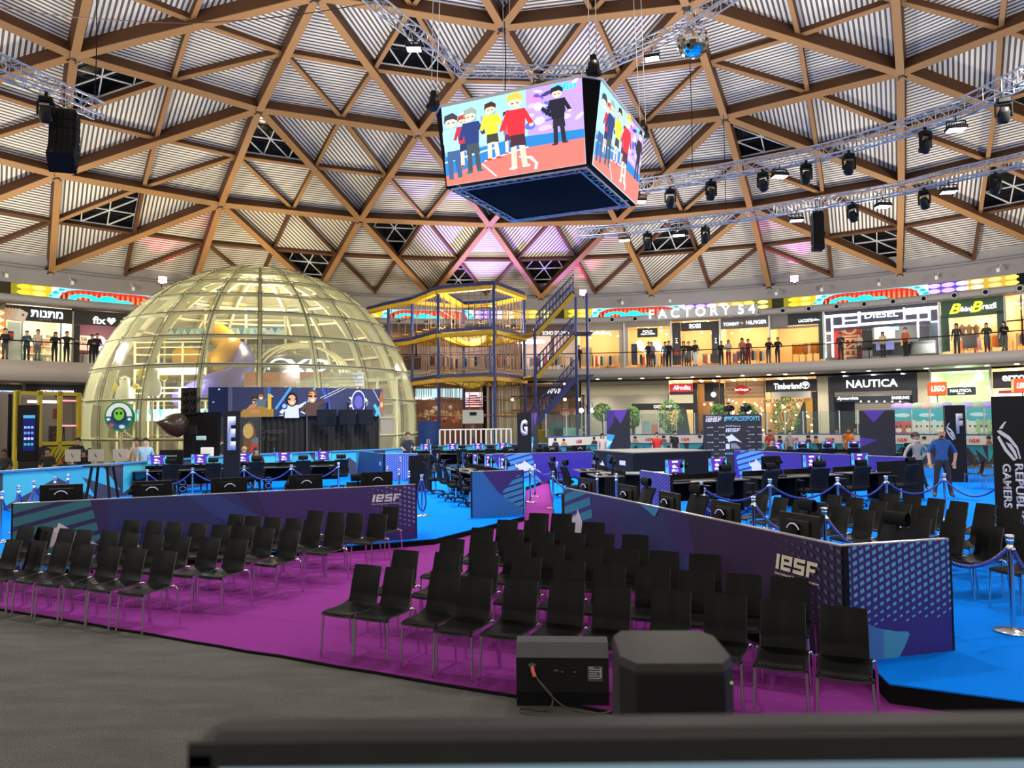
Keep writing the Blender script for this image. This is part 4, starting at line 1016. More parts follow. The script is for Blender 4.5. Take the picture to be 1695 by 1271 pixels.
    b = bpy.data.objects.new('body', me); COL.objects.link(b)
    md = b.modifiers.new('s', 'SKIN'); md.use_smooth_shade = True
    for i, n in enumerate(names):
        v = me.skin_vertices[0].data[i]; v.radius = (R[n], R[n] * (.72 if n in ('pel', 'wst', 'cst') else 1)); v.use_root = (n == 'pel')
        if n in ('pel', 'wst', 'cst'): v.radius = (R[n] * 1.05, R[n] * .78)
    sb = b.modifiers.new('u', 'SUBSURF'); sb.levels = 2 if detail else 1; sb.render_levels = sb.levels
    dg = bpy.context.evaluated_depsgraph_get(); nm = bpy.data.meshes.new_from_object(b.evaluated_get(dg))
    b.modifiers.clear(); b.data = nm; bpy.data.meshes.remove(me); nm.name = 'body'
    cols = [mat('cloth_' + top, lin(top)[:3], .85), mat('cloth_' + bottom, lin(bottom)[:3], .85), mat('skin_' + skin, SKIN[skin], .55), mat('shoe_' + shoe, lin(shoe)[:3], .6)]
    nm.materials.clear()
    for c in cols: nm.materials.append(c)
    seg = [(J[a], J[c], m, R[a], R[c]) for a, c, m in E]
    for p in nm.polygons:
        c = p.center; best = (9, 1)
        for a, q, m, ra, rq in seg:
            ab = q - a; t = max(0, min(1, (c - a).dot(ab) / max(ab.dot(ab), 1e-9))); dd = (c - a - ab * t).length - (ra + (rq - ra) * t)
            if dd < best[0]: best = (dd, m)
        mi = best[1] - 1
        if mi == 0 and not sit and c.z < (hz + .03) * s: mi = 1
        if mi == 1 and c.z > (hz + .02) * s and not sit: mi = 0
        p.material_index = mi; p.use_smooth = True
    b.parent = o
    hd = J['hd1']
    m = MB(); hr = mat('hair_' + hair, lin('1a1210' if hair == 'bald' else hair)[:3], .7)
    if hair != 'bald':
        def hf(u, v):
            t = v * PI * (.5 if hairlen < .05 else .62); a = 2 * PI * u; back = .5 + .5 * math.sin(a)
            tt = t * (.78 + .34 * back); return hd + Vector((.107 * s * math.sin(tt) * math.cos(a), .012 * s + .118 * s * math.sin(tt) * math.sin(a), .012 * s + .128 * s * math.cos(tt)))
        m.grid(hf, 16, 6)
        if hairlen > .05: m.grid(lambda u, v: hd + Vector((.1 * s * math.cos(-.35 + (PI + .7) * u), .02 * s + .1 * s * math.sin(-.35 + (PI + .7) * u), .04 * s - hairlen * v)), 12, 4)
        m.build('hair', hr, o)
    m = MB()
    if detail:
        for sx in (-.033, .033): m.ball(hd + Vector((sx * s, -.094 * s, .012 * s)), .012 * s, 8)
        m.build('eyes', BLACK, o)
        m = MB(); m.ball(hd + Vector((0, -.105 * s, -.018 * s)), (.014 * s, .018 * s, .022 * s), 8)
        for sx in (-.1, .1): m.ball(hd + Vector((sx * s, .0, -.01 * s)), (.014 * s, .022 * s, .032 * s), 8)
        m.build('nose_and_ears', cols[2], o)
        m = MB(); m.box(hd + Vector((0, -.092 * s, -.062 * s)), (.045 * s, .012 * s, .010 * s)); m.build('mouth', mat('lips', (.3, .1, .08), .5), o)
    return o
def gal(px, dr=.75): p = CYL(px, 590, RG + dr); return Vector((p.x, p.y, 5.79))
def rail_face(px): p = gal(px); return math.atan2(p.y - CY, p.x - CX) - PI / 2
# ================================================================== DISPLAY RIBBON
LED = attr_mat('ribbon_led', 1.25); aC = CYL(1062, 510, RG); a_c = math.atan2(aC.y - CY, aC.x - CX); aR = CYL(1447, 480, RG); a_r = math.atan2(aR.y - CY, aR.x - CX)
PER = a_c - a_r; LP = PER * RG; HZ = .6
def ribbon_art():
    A = Art(); x = -LP / 2; n = 60
    sec = [(0, .085, '8a7a1a'), (.085, .13, '2a2610'), (.13, .165, '9a8a20'), (.165, .26, 'e8c820'), (.26, .70, 'ffffff'), (.70, .83, '6a48c8'), (.83, 1.0, 'd8b040')]
    def colat(f):
        for a, b, c in sec:
            if a <= f < b: return c
        return sec[-1][2]
    A.hold = True
    for i in range(n): A.rect(x + LP * i / n, 0, x + LP * (i + 1) / n, HZ, colat((i + .5) / n))
    A.hold = False
    for f, c in ((.045, 'f8f0a0'), (.175, 'e8e040'), (.225, 'fff27a'), (.72, 'e8d0ff'), (.77, 'f2c8ff'), (.82, 'fff4ff'), (.87, 'fff6d8'), (.93, 'ffe08a'), (.985, 'f8ec70')):
        for z in (.14, .45): A.ell(x + LP * f, z, LP * .024, .13, c, 12)
    c0, hw = x + LP * .48, LP * .2
    A.poly([(c0 - hw * 1.12 + .0, 0)] + [(c0 - hw * 1.12 + 1.1 * (1 - math.cos(t * PI / 16)), HZ * math.sin(t * PI / 16)) for t in range(1, 9)] + [(c0 + hw * 1.12 - 1.1 * (1 - math.cos(t * PI / 16)), HZ * math.sin(t * PI / 16)) for t in range(8, -1, -1)], '9fe8f4')
    for sgn in (-1, 1):
        for dx, z in ((1.06, .1), (1.0, .3), (.9, .5)): A.ell(c0 + sgn * hw * dx, z, .16, .07, '10c0d0', 8)
    A.poly([(c0 - hw * .93, 0)] + [(c0 - hw * .93 + 1.2 * (1 - math.cos(t * PI / 16)), (HZ - .03) * math.sin(t * PI / 16)) for t in range(1, 9)] + [(c0 + hw * .93 - 1.2 * (1 - math.cos(t * PI / 16)), (HZ - .03) * math.sin(t * PI / 16)) for t in range(8, -1, -1)], '8a1a18')
    k = 19
    for i in range(k):
        xa = c0 - hw * .9 + 1.8 * hw * i / k; w = 1.8 * hw / k; u = abs((i + .5) / k * 2 - 1); z1 = HZ * .93 * math.sqrt(max(0, 1 - max(0, (u - .55) / .5) ** 2))
        A.poly([(xa + w * .06, 0), (xa + w * .94, 0), (xa + w * .94, z1), (xa + w * .06, z1)], 'e8402c'); A.poly([(xa + w * .25, 0), (xa + w * .65, 0), (xa + w * .55, z1 * .75), (xa + w * .35, z1 * .75)], 'ffa060')
    return A
lr = thing('display_ribbon', 'curved LED ribbon of yellow bokeh and red fan logos above the shops', 'LED display', (CX, CY, 0))
m = MB(); m.lathe([(RG + .12, 9.28), (RG + .12, 9.92)], 160, a0=A0, a1=A1); m.build('panel', BLACKM, lr)
TXT = None
cy_led = mat('cyan_ribbon_led', (0, .7, .8), .4, emit=(0, .85, .92), es=1.3)
aL = CYL(196, 490, RG); a_l = math.atan2(aL.y - CY, aL.x - CX)
for kk in range(-1, 5):
    ac = a_c + PER * kk if kk < 2 else a_l + PER * (kk - 2)
    o = ribbon_art().split(.5).build('picture', LED, lr, None, .0004, .004)
    for v in o.data.vertices:
        a = ac - v.co.x / RG; r = RG + .09 + v.co.y; v.co = (r * math.cos(a), r * math.sin(a), 9.30 + v.co.z)
    tx = text('Ofin', .62, cy_led, lr, None, (0, 0, 0), 0, bold=.07, width=LP * .23, shear=.1)
    bm = bmesh.new(); bm.from_mesh(tx.data)
    bmesh.ops.bisect_plane(bm, geom=bm.verts[:] + bm.edges[:] + bm.faces[:], plane_co=(0, 0, .28), plane_no=(0, 0, -1), clear_outer=True)
    for v in bm.verts:
        a = ac - (v.co.x - LP * .065) / RG; r = RG - .02; v.co = Vector((r * math.cos(a), r * math.sin(a), 9.30 + v.co.z - .28))
    bm.to_mesh(tx.data); bm.free()
# round nozzles in the band under the ribbon, brackets above, down-lights under the gallery
def ringmat(p):
    a = math.atan2(p.y - CY, p.x - CX); return a
vn = None
for i, px in enumerate([660, 705, 750, 795, 838, 868, 975, 1013, 1051, 1090, 1210, 1253, 1296, 1339, 1385, 1431, 1479, 1530, 1581, 1633, 1690]):
    p = CYL(px, 522, RG); p.z = 9.09; rz = ringmat(p) - PI / 2; lab = None
    if vn is None:
        vn = thing('air_nozzle', None, None, p, rz); m = MB(); ro = Matrix.Rotation(PI / 2, 4, 'X'); m.T = ro; m.lathe([(.11, 0), (.2, .0), (.22, .03), (.17, .06), (.12, .02)], 18); m.build('rim', GREYP, vn)
        m = MB(); m.T = ro; m.lathe([(0, .012), (.12, .012)], 16); m.build('mouth', BLACKM, vn); o = vn
    else: o = dup(vn, p, rz)
    tag(o, 'round black air nozzle in the grey band under the LED ribbon', 'air vent', 'air nozzles in a row under the LED ribbon')
dl = None
for px, py in [(989, 627), (1026, 625.5), (1063, 625.5), (1105, 625), (1146, 623.7), (1189, 622), (1229, 621.5), (1273, 619.7), (1300, 619), (1345, 617), (1396, 615), (1438, 613.5), (1487, 611), (1533, 608.7), (1586, 606), (1634, 604), (1683, 602)]:
    p = CYL(px, py, RG + 1.6); p.z = 5.14
    if dl is None:
        dl = thing('downlight', None, None, p); m = MB(); m.lathe([(.13, 0), (.17, 0), (.17, -.03), (.13, -.03)], 14); m.build('rim', WHITE, dl); m = MB(); m.lathe([(0, -.01), (.13, -.03)], 14); m.build('lamp', mat('downlight_glow', (1, .95, .85), .4, emit=(1, .93, .8), es=14), dl); o = dl
    else: o = dup(dl, p)
    tag(o, 'small round downlight shining under the edge of the upper gallery', 'downlight', 'downlights in a row under the gallery')
for px in range(990, 1700, 90):
    p = CYL(px, 620, RG + 1.8); lamp('SPOT', 'gallery_downlight_beam', (p.x, p.y, 5.05), 420, (1, .93, .8), (p.x, p.y, 0), .15, 120, .8)
wb = None
for i, (px, py) in enumerate([(10, 440), (119, 452), (220, 463), (645, 490), (660, 488), (740, 500), (1030, 488), (1109, 484), (1285, 471), (1360, 458), (1455, 447), (1550, 437), (1652, 418)]):
    p = CYL(px, py, RG - .6); p.z = 10.25; rz = ringmat(p) - PI / 2
    if wb is None:
        wb = thing('wall_bracket', None, None, p, rz); m = MB(); m.tube([(0, .6, .28), (0, -.1, -.1)], .03, 6); m.build('arm', WHITE, wb); m = MB(); m.box((0, -.12, -.16), (.16, .16, .22), b=.03); m.build('lamp_head', WHITE, wb); o = wb
    else: o = dup(wb, p, rz)
    tag(o, 'small white spotlight arm sticking out of the cornice over the LED ribbon', 'wall light', 'spotlight arms along the cornice')
# ================================================================== SHOPS
WARMW = mat('warm_shop_wall', (.72, .50, .26), .7); CREAMW = mat('cream_shop_wall', (.78, .70, .52), .7)
SHOPG = glass_mat('shop_glass', (.97, .98, .98), .93, .02)
GLOW = mat('shop_ceiling_lamp', (1, .9, .7), .4, emit=(1, .86, .6), es=7); GLOWW = mat('shop_ceiling_lamp_white', (1, 1, 1), .4, emit=(1, .97, .92), es=7)
WSIGN = mat('white_sign_glow', (1, 1, 1), .4, emit=(.95, .97, 1), es=1.5)
class Shop:
    def __init__(s, label, px0, px1, level, name='shop_front', R=None, wall=WARMW, light=None, lc=(1, .82, .55), depth=4.2, ztop=None, facade=None):
        s.level = level; s.z0 = 5.80 if level else 0.0; R = R or (RG + 3.1 if level else RG + 3.4); s.R = R
        p0, p1 = CYL(px0, 560 if level else 690, R), CYL(px1, 560 if level else 690, R); p0.z = p1.z = s.z0
        s.M = frame(p0, p1 - p0); s.Mi = s.M.inverted(); s.w = (p1 - p0).length; s.o = thing(name, label, 'shop'); s.o.matrix_world = s.M
        s.h = ztop or (3.42 if level else 5.05); w, h = s.w, s.h
        if wall is not None:
            m = MB(); m.quad((0, depth, 0), (w, depth, 0), (w, depth, h), (0, depth, h)); m.quad((0, .1, 0), (0, depth, 0), (0, depth, h), (0, .1, h)); m.quad((w, depth, 0), (w, .1, 0), (w, .1, h), (w, depth, h)); m.build('interior_walls', wall, s.o)
            m = MB(); m.quad((0, .1, .005), (w, .1, .005), (w, depth, .005), (0, depth, .005)); m.build('shop_floor', mat('shop_floor', (.5, .42, .3), .35), s.o)
            m = MB(); m.quad((0, .1, h - .02), (0, depth, h - .02), (w, depth, h - .02), (w, .1, h - .02)); m.build('shop_ceiling', wall, s.o)
            if light:
                l = lamp('POINT', 'shop_lamp', s.M @ Vector((w / 2, depth * .42, h * .8)), light, lc, size=.4)
                m = MB()
                for i in range(max(2, int(w / 1.6))):
                    x = (i + .5) * w / max(2, int(w / 1.6)); m.box((x, depth * .35, h - .06), (.12, 1.8, .05))
                m.build('ceiling_lamps', GLOW if lc[2] < .7 else GLOWW, s.o)
    def loc(s, px, py, y=0.):                   # pixel -> facade coordinates (x, z) at depth y behind the front
        d = s.Mi.to_3x3() @ ray(px, py); e = s.Mi @ Vector((0, 0, EYE)); t = (y - e.y) / d.y; q = e + d * t
        return q.x, q.z
    def rect(s, name, px0, py0, px1, py1, mt, y=0., th=.15, label=None, par=None, b=0.):
        cx_, cy_ = (px0 + px1) / 2, (py0 + py1) / 2; x0, _ = s.loc(px0, cy_, y); x1, _ = s.loc(px1, cy_, y); _, z1 = s.loc(cx_, py0, y); _, z0 = s.loc(cx_, py1, y)
        m = MB(); m.box(((x0 + x1) / 2, y + th / 2, (z0 + z1) / 2), (abs(x1 - x0), th, abs(z1 - z0)), b=b); return m.build(name, mt, par or s.o, label)
    def text(s, body, px0, py0, px1, py1, mt, y=-.06, **k):
        cx_, cy_ = (px0 + px1) / 2, (py0 + py1) / 2; x0, _ = s.loc(px0, cy_, y); x1, _ = s.loc(px1, cy_, y); _, z1 = s.loc(cx_, py0, y); _, z0 = s.loc(cx_, py1, y)
        return text(body, abs(z1 - z0), mt, s.o, None, ((x0 + x1) / 2, y, z0), .04, width=abs(x1 - x0), **k)
    def goods(s, n, cols, x0=.1, x1=.9, y0=.8, y1=3.6, h=1.3, name='clothes_rack'):
        """hanging rails with clothes"""
        for i in range(n):
            x = s.w * (x0 + (x1 - x0) * (i + .5) / n); y = random.uniform(y0, y1); m = MB(); L = .9
            m.tube([(x - L / 2, y, 0), (x - L / 2, y, h), (x + L / 2, y, h), (x + L / 2, y, 0)], .02, 5); r = m.build(name, BLACK, s.o)
            for c in range(5):
                m = MB(); xx = x - L * .4 + c * L * .2; m.prism([(xx - .09, h - .75 + random.uniform(0, .2)), (xx + .09, h - .75), (xx + .1, h - .1), (xx, h - .02), (xx - .1, h - .1)], .16, (0, y - .08, 0), ax='y'); m.build('garment', mat('cloth_' + cols[(i + c) % len(cols)], lin(cols[(i + c) % len(cols)])[:3], .85), r)
    def spots(s, n, z=None, y=1.5):
        m = MB()
        for i in range(n): m.ball((random.uniform(.08, .92) * s.w, random.uniform(.6, 3.4), (z or s.h) - random.uniform(.1, .75)), .07, 6)
        m.build('spot_lamps', GLOWW, s.o)
COLS = ['c8b8a8', '4a5a80', 'a04038', 'e0d8c8', '303038', '8a9ab8', 'd0a060']
PIER = mat('pale_pier', (.5, .48, .43), .6); HEAD = mat('warm_grey_header', (.34, .30, .25), .6); BFAS = mat('black_fascia', (.014, .013, .014), .45)
random.seed(21)
# --- upper gallery, right part
s = Shop('warm-lit clothes shop between the tower stairs and the shop with a small black sign', 956, 1031, 1, light=230)
s.rect('header', 955, 532, 1031, 547, HEAD); s.rect('pier', 1025, 547, 1033, 606, PIER); s.text('DENIM&LEGGINGS', 978, 549.5, 1011, 553.5, WSIGN, bold=.02); s.rect('display_wall', 962, 575, 980, 606, mat('beige_panel', (.5, .42, .3), .6), 1.0); s.goods(5, COLS); s.spots(9)
s = Shop('warm-lit clothes shop with a small hanging black sign and banana-shaped lamps', 1034, 1111, 1, light=240)
s.rect('header', 1033, 531, 1111, 541, HEAD); s.rect('pier', 1033, 541, 1040, 606, PIER); s.rect('sign_board', 1055, 543, 1088.5, 558, BFAS, -.1, .06)
s.text('POLO', 1064, 546.5, 1080, 550.5, WSIGN, -.16, bold=.02); s.text('RALPH LAUREN', 1061, 551.5, 1084, 554, WSIGN, -.16, bold=.02); s.goods(4, COLS); s.spots(8)
for k, px in enumerate((1062, 1090)):
    x, z = s.loc(px, 575, 1.2); m = MB(); m.tube([(x - .25, 1.2, z + .45), (x, 1.2, z), (x + .45, 1.2, z - .4)], [.2, .26, .14], 10); m.build('paper_lamp', mat('paper_lamp', (1, .95, .8), .5, emit=(1, .9, .66), es=3), s.o)
s.rect('poster', 1045, 569, 1055, 604, mat('poster_navy', (.03, .04, .09), .5), -.3, .05)
s = Shop('black-portal shop with two wall lamps under the big white letters', 1112, 1192, 1, light=240)
s.rect('portal_side', 1112, 534, 1127, 604, BFAS); s.rect('portal_side', 1178, 531, 1192, 601, BFAS); s.rect('portal_header', 1127, 533, 1178, 547, BFAS)
s.text('BOSS', 1141, 536, 1160, 541, WSIGN, bold=.018); s.text('HUGO BOSS', 1141, 541.6, 1160, 543.2, WSIGN); s.goods(2, COLS); s.spots(8)
for px in (1120, 1185):
    x, z = s.loc(px, 564); m = MB(); m.box((x, -.08, z), (.18, .14, .26)); c = m.build('wall_lamp', BLACK, s.o); m = MB(); m.box((x, -.08, z + .14), (.12, .1, .02)); m.box((x, -.08, z - .14), (.12, .1, .02)); m.build('glow', GLOW, c); w_ = s.M @ Vector((x, -.2, z)); lamp('POINT', 'wall_lamp_light', w_, 12, (1, .9, .7), size=.05)
s.rect('notice', 1116, 579, 1123, 588, mat('red_sign', (.5, .03, .03), .5), -.02, .02)
s = Shop('warm-lit clothes shop with round hanging lamps and a wide grey fascia', 1193, 1274, 1, light=270)
s.rect('fascia', 1192, 525, 1274, 543, mat('slate_fascia', (.10, .095, .10), .5)); s.text('TOMMY', 1197, 533.5, 1224, 539, WSIGN, bold=.018); s.text('HILFIGER', 1235, 530, 1269, 536, WSIGN, bold=.018); s.rect('flag_emblem', 1226, 533, 1230, 536, WHITE, -.05, .04); s.rect('flag_emblem', 1230, 533, 1233, 536, mat('red_sign', (.5, .03, .03), .5), -.05, .04)
s.goods(4, COLS); s.spots(14)
s = Shop('warm-lit shop with orange tracksuits on display', 1275, 1363, 1, light=240)
s.rect('header', 1275, 521, 1304, 543, mat('grey_header', (.22, .21, .21), .6)); s.rect('sign_board', 1304, 518, 1356, 537, mat('green_black', (.012, .018, .022), .5)); s.rect('green_pier', 1355, 516, 1364, 594, mat('dark_green_pier', (.03, .05, .035), .5)); s.rect('lintel', 1275, 540, 1355, 543, HEAD)
s.text('LACOSTE', 1322, 528, 1345, 533, WSIGN, bold=.018); x, z = s.loc(1351, 530); m = MB(); m.tube([(x - .2, -.07, z), (x - .05, -.07, z + .05), (x + .22, -.07, z)], [.03, .07, .02], 6); m.build('emblem', WSIGN, s.o)
s.goods(4, ['d87820', 'e08a2a', 'd87820', 'f0e0c0'], .45, .95, .6, 1.6, 1.5)
s = Shop('shop with a glowing white grid portal and a tall red poster', 1365, 1556, 1, wall=mat('grey_shop_wall', (.30, .30, .30), .6), light=170, lc=(1, .95, .9))
GRID = mat('white_tube_light', (1, 1, 1), .4, emit=(1, .96, 1), es=2.6); NAVYP = mat('navy_panel', (.028, .032, .055), .4)
s.rect('portal_header', 1364, 507, 1556, 541, NAVYP, .05)
for r in [(1364, 521, 1395, 525), (1395, 519, 1421, 523), (1423, 515, 1500, 518), (1500, 508, 1556, 513), (1378, 537.5, 1421, 541), (1421, 532, 1500, 536), (1500, 528, 1540, 531), (1363.5, 521, 1366.5, 592), (1376, 526, 1379, 591), (1394, 520, 1397, 539), (1420, 516, 1424, 537), (1495, 509, 1498, 533), (1518, 516, 1521, 532), (1536, 509, 1540, 530), (1553, 505, 1556.5, 584), (1366, 550, 1379, 553), (1366, 566, 1379, 568), (1397, 529, 1421, 531), (1498, 515, 1537, 519), (1540, 531, 1556, 533), (1518, 533, 1521, 560)]:
    s.rect('light_tube', *r, GRID, -.1, .12)
s.text('DIESEL', 1431, 515.5, 1487, 525.5, WSIGN, -.08, bold=.018); RED = mat('poster_red', (.62, .035, .02), .5)
s.rect('poster', 1379, 538, 1427, 592, RED, .3, .06)
x, z = s.loc(1407, 566, .3); tx = text('DIESEL', .85, mat('gold_letter', (.85, .62, .32), .5), s.o, None, (x - .4, .26, z - .1), .01, width=2.2, bold=.03, rot=-PI / 2); x, z = s.loc(1392, 560, .3); text('FOR SUCCES', .2, mat('gold_letter', (.85, .62, .32), .5), s.o, None, (x, .26, z), .01, width=1.6, rot=-PI / 2)
s.rect('dark_board', 1427, 540, 1444, 580, mat('charcoal', (.03, .028, .026), .5), .2, .1); s.text('MOBILE', 1427, 544, 1444, 547, mat('grey_letter', (.3, .3, .3), .5), .18)
s.rect('counter', 1444, 566, 1548, 587, mat('dark_counter', (.02, .02, .024), .2), -1.2, .6); s.rect('counter_screen', 1450, 566, 1480, 579, mat('shop_screen', (.1, .1, .3), .3, emit=(.25, .25, .55), es=.8), -1.25, .04); s.rect('lit_window', 1447, 541, 1481, 560, mat('white_window', (.8, .9, .85), .4, emit=(.8, .95, .9), es=.7), 2.0, .05); s.rect('teal_board', 1473, 537, 1488, 546, mat('teal_sign', (.5, .8, .85), .4, emit=(.5, .85, .9), es=.8), .8, .05)
s.rect('orange_sign', 1491, 562, 1502, 571, mat('orange_glow', (1, .3, .05), .4, emit=(1, .3, .05), es=1.5), -1.25, .04); s.rect('side_panel', 1520, 530, 1538, 580, NAVYP, .1); s.text('MOBILE', 1522, 537, 1538, 540, mat('grey_letter', (.3, .3, .3), .5), .05); s.rect('poster', 1540, 533, 1553, 558, mat('poster_blue', (.1, .14, .2), .5), .05, .05)
for k in range(2):
    x, z = s.loc(1424 + 15 * k, 590, -.9); st = MB(); st.lathe([(.2, .0), (.2, .03), (.03, .05), (.03, .7), (.19, .72), (.2, .78), (0, .79)], 10, (x, -.9, 0)); st.build('bar_stool', DARKG, s.o)
s = Shop('dark green shop front with yellow and white script lettering', 1557, 1662, 1, light=250, wall=CREAMW)
GRN = mat('dark_green_front', (.022, .07, .038), .5)
s.rect('front_header', 1557, 493, 1662, 523, GRN); s.rect('front_side', 1557, 522, 1571, 582, GRN); s.rect('front_side', 1651, 514, 1663, 574, GRN); YG = mat('yellow_letter_glow', (1, .85, .05), .4, emit=(1, .85, .03), es=2)
s.text('B', 1571, 503, 1591, 519, YG, bold=.02, shear=.35); s.text('ikini', 1590, 507, 1609, 515, WSIGN, bold=.02); s.text('B', 1606, 499, 1627, 516, YG, bold=.02, shear=.35); s.text('razil', 1626, 501, 1649, 511, WSIGN, bold=.018)
s.goods(3, ['e0783a', 'd0603a', '8a6aa0', 'e8c060'], .1, .9, 1.6, 3.4); s.spots(7); s.rect('glow_board', 1602, 528, 1648, 542, mat('orange_board_glow', (1, .6, .15), .4, emit=(1, .55, .12), es=1.2), 3.0, .1); s.rect('dark_stand', 1593, 553, 1616, 576, mat('brown_dark', (.06, .04, .03), .4), .3, .3)
for k in range(3):
    x, z = s.loc(1593 + k * 11.5, 548, .8); m = MB(); m.lathe([(.0, -.42), (.14, -.4), (.17, -.2), (.12, -.05), (.17, .12), (.19, .25), (.06, .36), (.06, .42), (0, .43)], 12, (x, .8, z)); m.tube([(x, .8, 0), (x, .8, z - .4)], .02, 6); m.build('torso_form', mat('skin_form', (.42, .22, .14), .5), s.o)
s = Shop('warm-lit glazed shop at the right edge with black glazing bars', 1664, 1760, 1, light=260)
s.rect('pier', 1662, 491, 1666, 574, PIER); s.rect('bar', 1690, 488, 1692.5, 572, BLACK); s.rect('bar', 1666, 529, 1700, 531, BLACK); s.goods(3, COLS); s.spots(6)
# big white letters mounted on the band
p0, p1 = CYL(1075, 528, RG - .25), CYL(1250, 515, RG - .25); p0.z = p1.z = 8.98
fo = thing('letter_sign', 'large white lettering mounted on the band over the black-portal shop', 'sign'); fo.matrix_world = frame(p0, p1 - p0); w = (p1 - p0).length
text('F A C T O R Y  5 4', .62, WSIGN, fo, None, (w / 2, 0, .02), .1, width=w, bold=.012); m = MB(); m.box((w * .55, .16, .31), (w * .95, .04, .62)); m.build('backing', GREYP, fo)
# --- upper gallery, left part
s = Shop('gift shop with a white Hebrew sign and playing cards emblem', 10, 119, 1, wall=CREAMW, light=260, lc=(1, .93, .75))
s.rect('fascia', 10, 508, 119, 532, BFAS, 0, .2); s.rect('pier', 119, 515, 122, 603, mat('steel_pier', (.3, .3, .32), .4, .5), -.05)
s.text('תונתמ', 51, 514.5, 104, 526, WSIGN, bold=.018); s.text('GIFTS', 64, 528, 84, 530.5, mat('grey_letter', (.3, .3, .3), .5))
x, z = s.loc(29, 520); A = Art(); 
for k in range(5): A.poly([(math.cos(1.9 - .3 * k) * .62 - .24 * math.sin(1.9 - .3 * k) * sx_ - .1 + .0, math.sin(1.9 - .3 * k) * .62 * ry - .1) for sx_, ry in ((-1, .1), (1, .1), (1, 1), (-1, 1))] if False else [(-.5 + .16 * k, -.3), (-.2 + .2 * k, -.42 - .02 * k), (.0 + .2 * k, .2 - .03 * k), (-.3 + .16 * k, .32)], ['d8a080', 'e0b898', 'e8c8a8', 'e8d0b8', 'f2e6dc'][k])
A.ell(.55, -.05, .07, .07, 'c02030', 8); A.build('card_emblem', PRINT, s.o, Matrix.Translation((x - .3, -.05, z + .02)), .01)
s.rect('shelf_unit', 12, 533, 34, 601, mat('white_shelf', (.55, .62, .62), .5), 1.0, .4); s.rect('glass_post', 35, 533, 37.5, 601, mat('blue_post', (.25, .4, .5), .4), .05, .05); s.rect('glass_post', 99, 535, 102, 601, mat('blue_post', (.25, .4, .5), .4), .05, .05); s.rect('poster', 13, 548, 22.5, 564, mat('dark_poster', (.03, .03, .04), .5), -.05, .03); x, z = s.loc(18, 555); A = Art(); A.poly([(-.16, .12), (.16, .12), (0, -.12)], 'd02030'); A.build('poster_print', PRINT, s.o, Matrix.Translation((x, -.06, z)))
for r in range(4):
    for c in range(14):
        if random.random() < .8:
            m = MB(); m.box((s.w * .3 + c * .22, 4.0, .55 + r * .5), (random.uniform(.1, .18), .25, random.uniform(.15, .4))); cc = random.choice(['c8d8d0', 'e0c890', '88a8a0', 'd87860', 'f0ead8', '7090a8']); m.build('gift_box', mat('cloth_' + cc, lin(cc)[:3], .85), s.o)
m = MB()
for r in range(4): m.box((s.w * .6, 4.02, .5 + r * .5 - .07), (s.w * .72, .4, .04))
m.build('shelves', WHITE, s.o)
s = Shop('black-fronted party shop with a heart emblem and balloons inside', 122, 250, 1, wall=mat('mauve_wall', (.30, .16, .2), .6), light=120, lc=(1, .7, .6))
s.rect('fascia', 122, 517, 250, 540, BFAS, 0, .2); s.rect('front_side', 122, 538, 132, 603, BFAS, 0, .2); s.text('fix', 153.5, 524, 175, 536, WSIGN, bold=.018); x, z = s.loc(184, 531); A = Art(); A.poly([(0, -.25), (.24, .02), (.2, .16), (.09, .18), (0, .1), (-.09, .18), (-.2, .16), (-.24, .02)], 'ffffff'); A.build('heart_emblem', attr_mat('lit_white', 2.4), s.o, Matrix.Translation((x, -.06, z)))
s.rect('peach_panel', 132, 556, 168, 580, mat('peach_glow', (1, .7, .5), .5, emit=(1, .66, .42), es=.8), 3.8, .05); s.text('S&', 134, 558, 145, 564, BLACK, 3.7); s.text('ST', 136, 566, 143, 571, BLACK, 3.7)
x, z = s.loc(164, 566, 3.4); m = MB(); m.lathe([(0, 0), (.4, .0), (.4, .04), (0, .04)], 24); ro = Matrix.Rotation(PI / 2, 4, 'X'); m.v = [ro @ v * 1.0 + Vector((x, 3.4, z)) for v in m.v]; m.build('round_lamp', mat('pink_glow', (1, .6, .9), .4, emit=(1, .62, .88), es=2), s.o)
for k, (px, py, c) in enumerate(((150, 568, 'c03060'), (165, 564, 'a02a60'), (163, 570, '602a90'))):
    x, z = s.loc(px, py, 3.2); m = MB(); m.ball((x, 3.2, z), (.13, .1, .17), 10); m.build('balloon', mat('cloth_' + c, lin(c)[:3], .3), s.o)
s.goods(2, ['f0ead8', 'c8d8d0'], .1, .35, 1, 2, .9)
zz = thing('lattice_panel', 'zigzag strip of warm lamps at the far left edge of the gallery', 'light panel'); p0, p1 = CYL(-14, 560, RG + 3.0), CYL(9, 560, RG + 3.0); p0.z = p1.z = 5.8; zz.matrix_world = frame(p0, p1 - p0); w = (p1 - p0).length
m = MB(); m.box((w / 2, .1, 1.5), (w, .08, 3.0)); m.build('board', mat('amber_board', (.5, .22, .05), .6, emit=(1, .42, .08), es=.35), zz); m = MB()
for i in range(7):
    m.bar((.1, 0, .2 + i * .4), (w - .1, 0, .4 + i * .4), .05, .05); m.bar((w - .1, 0, .4 + i * .4), (.1, 0, .6 + i * .4), .05, .05)
m.build('zigzag_tubes', mat('warm_tube', (1, .8, .5), .4, emit=(1, .75, .4), es=3), zz)
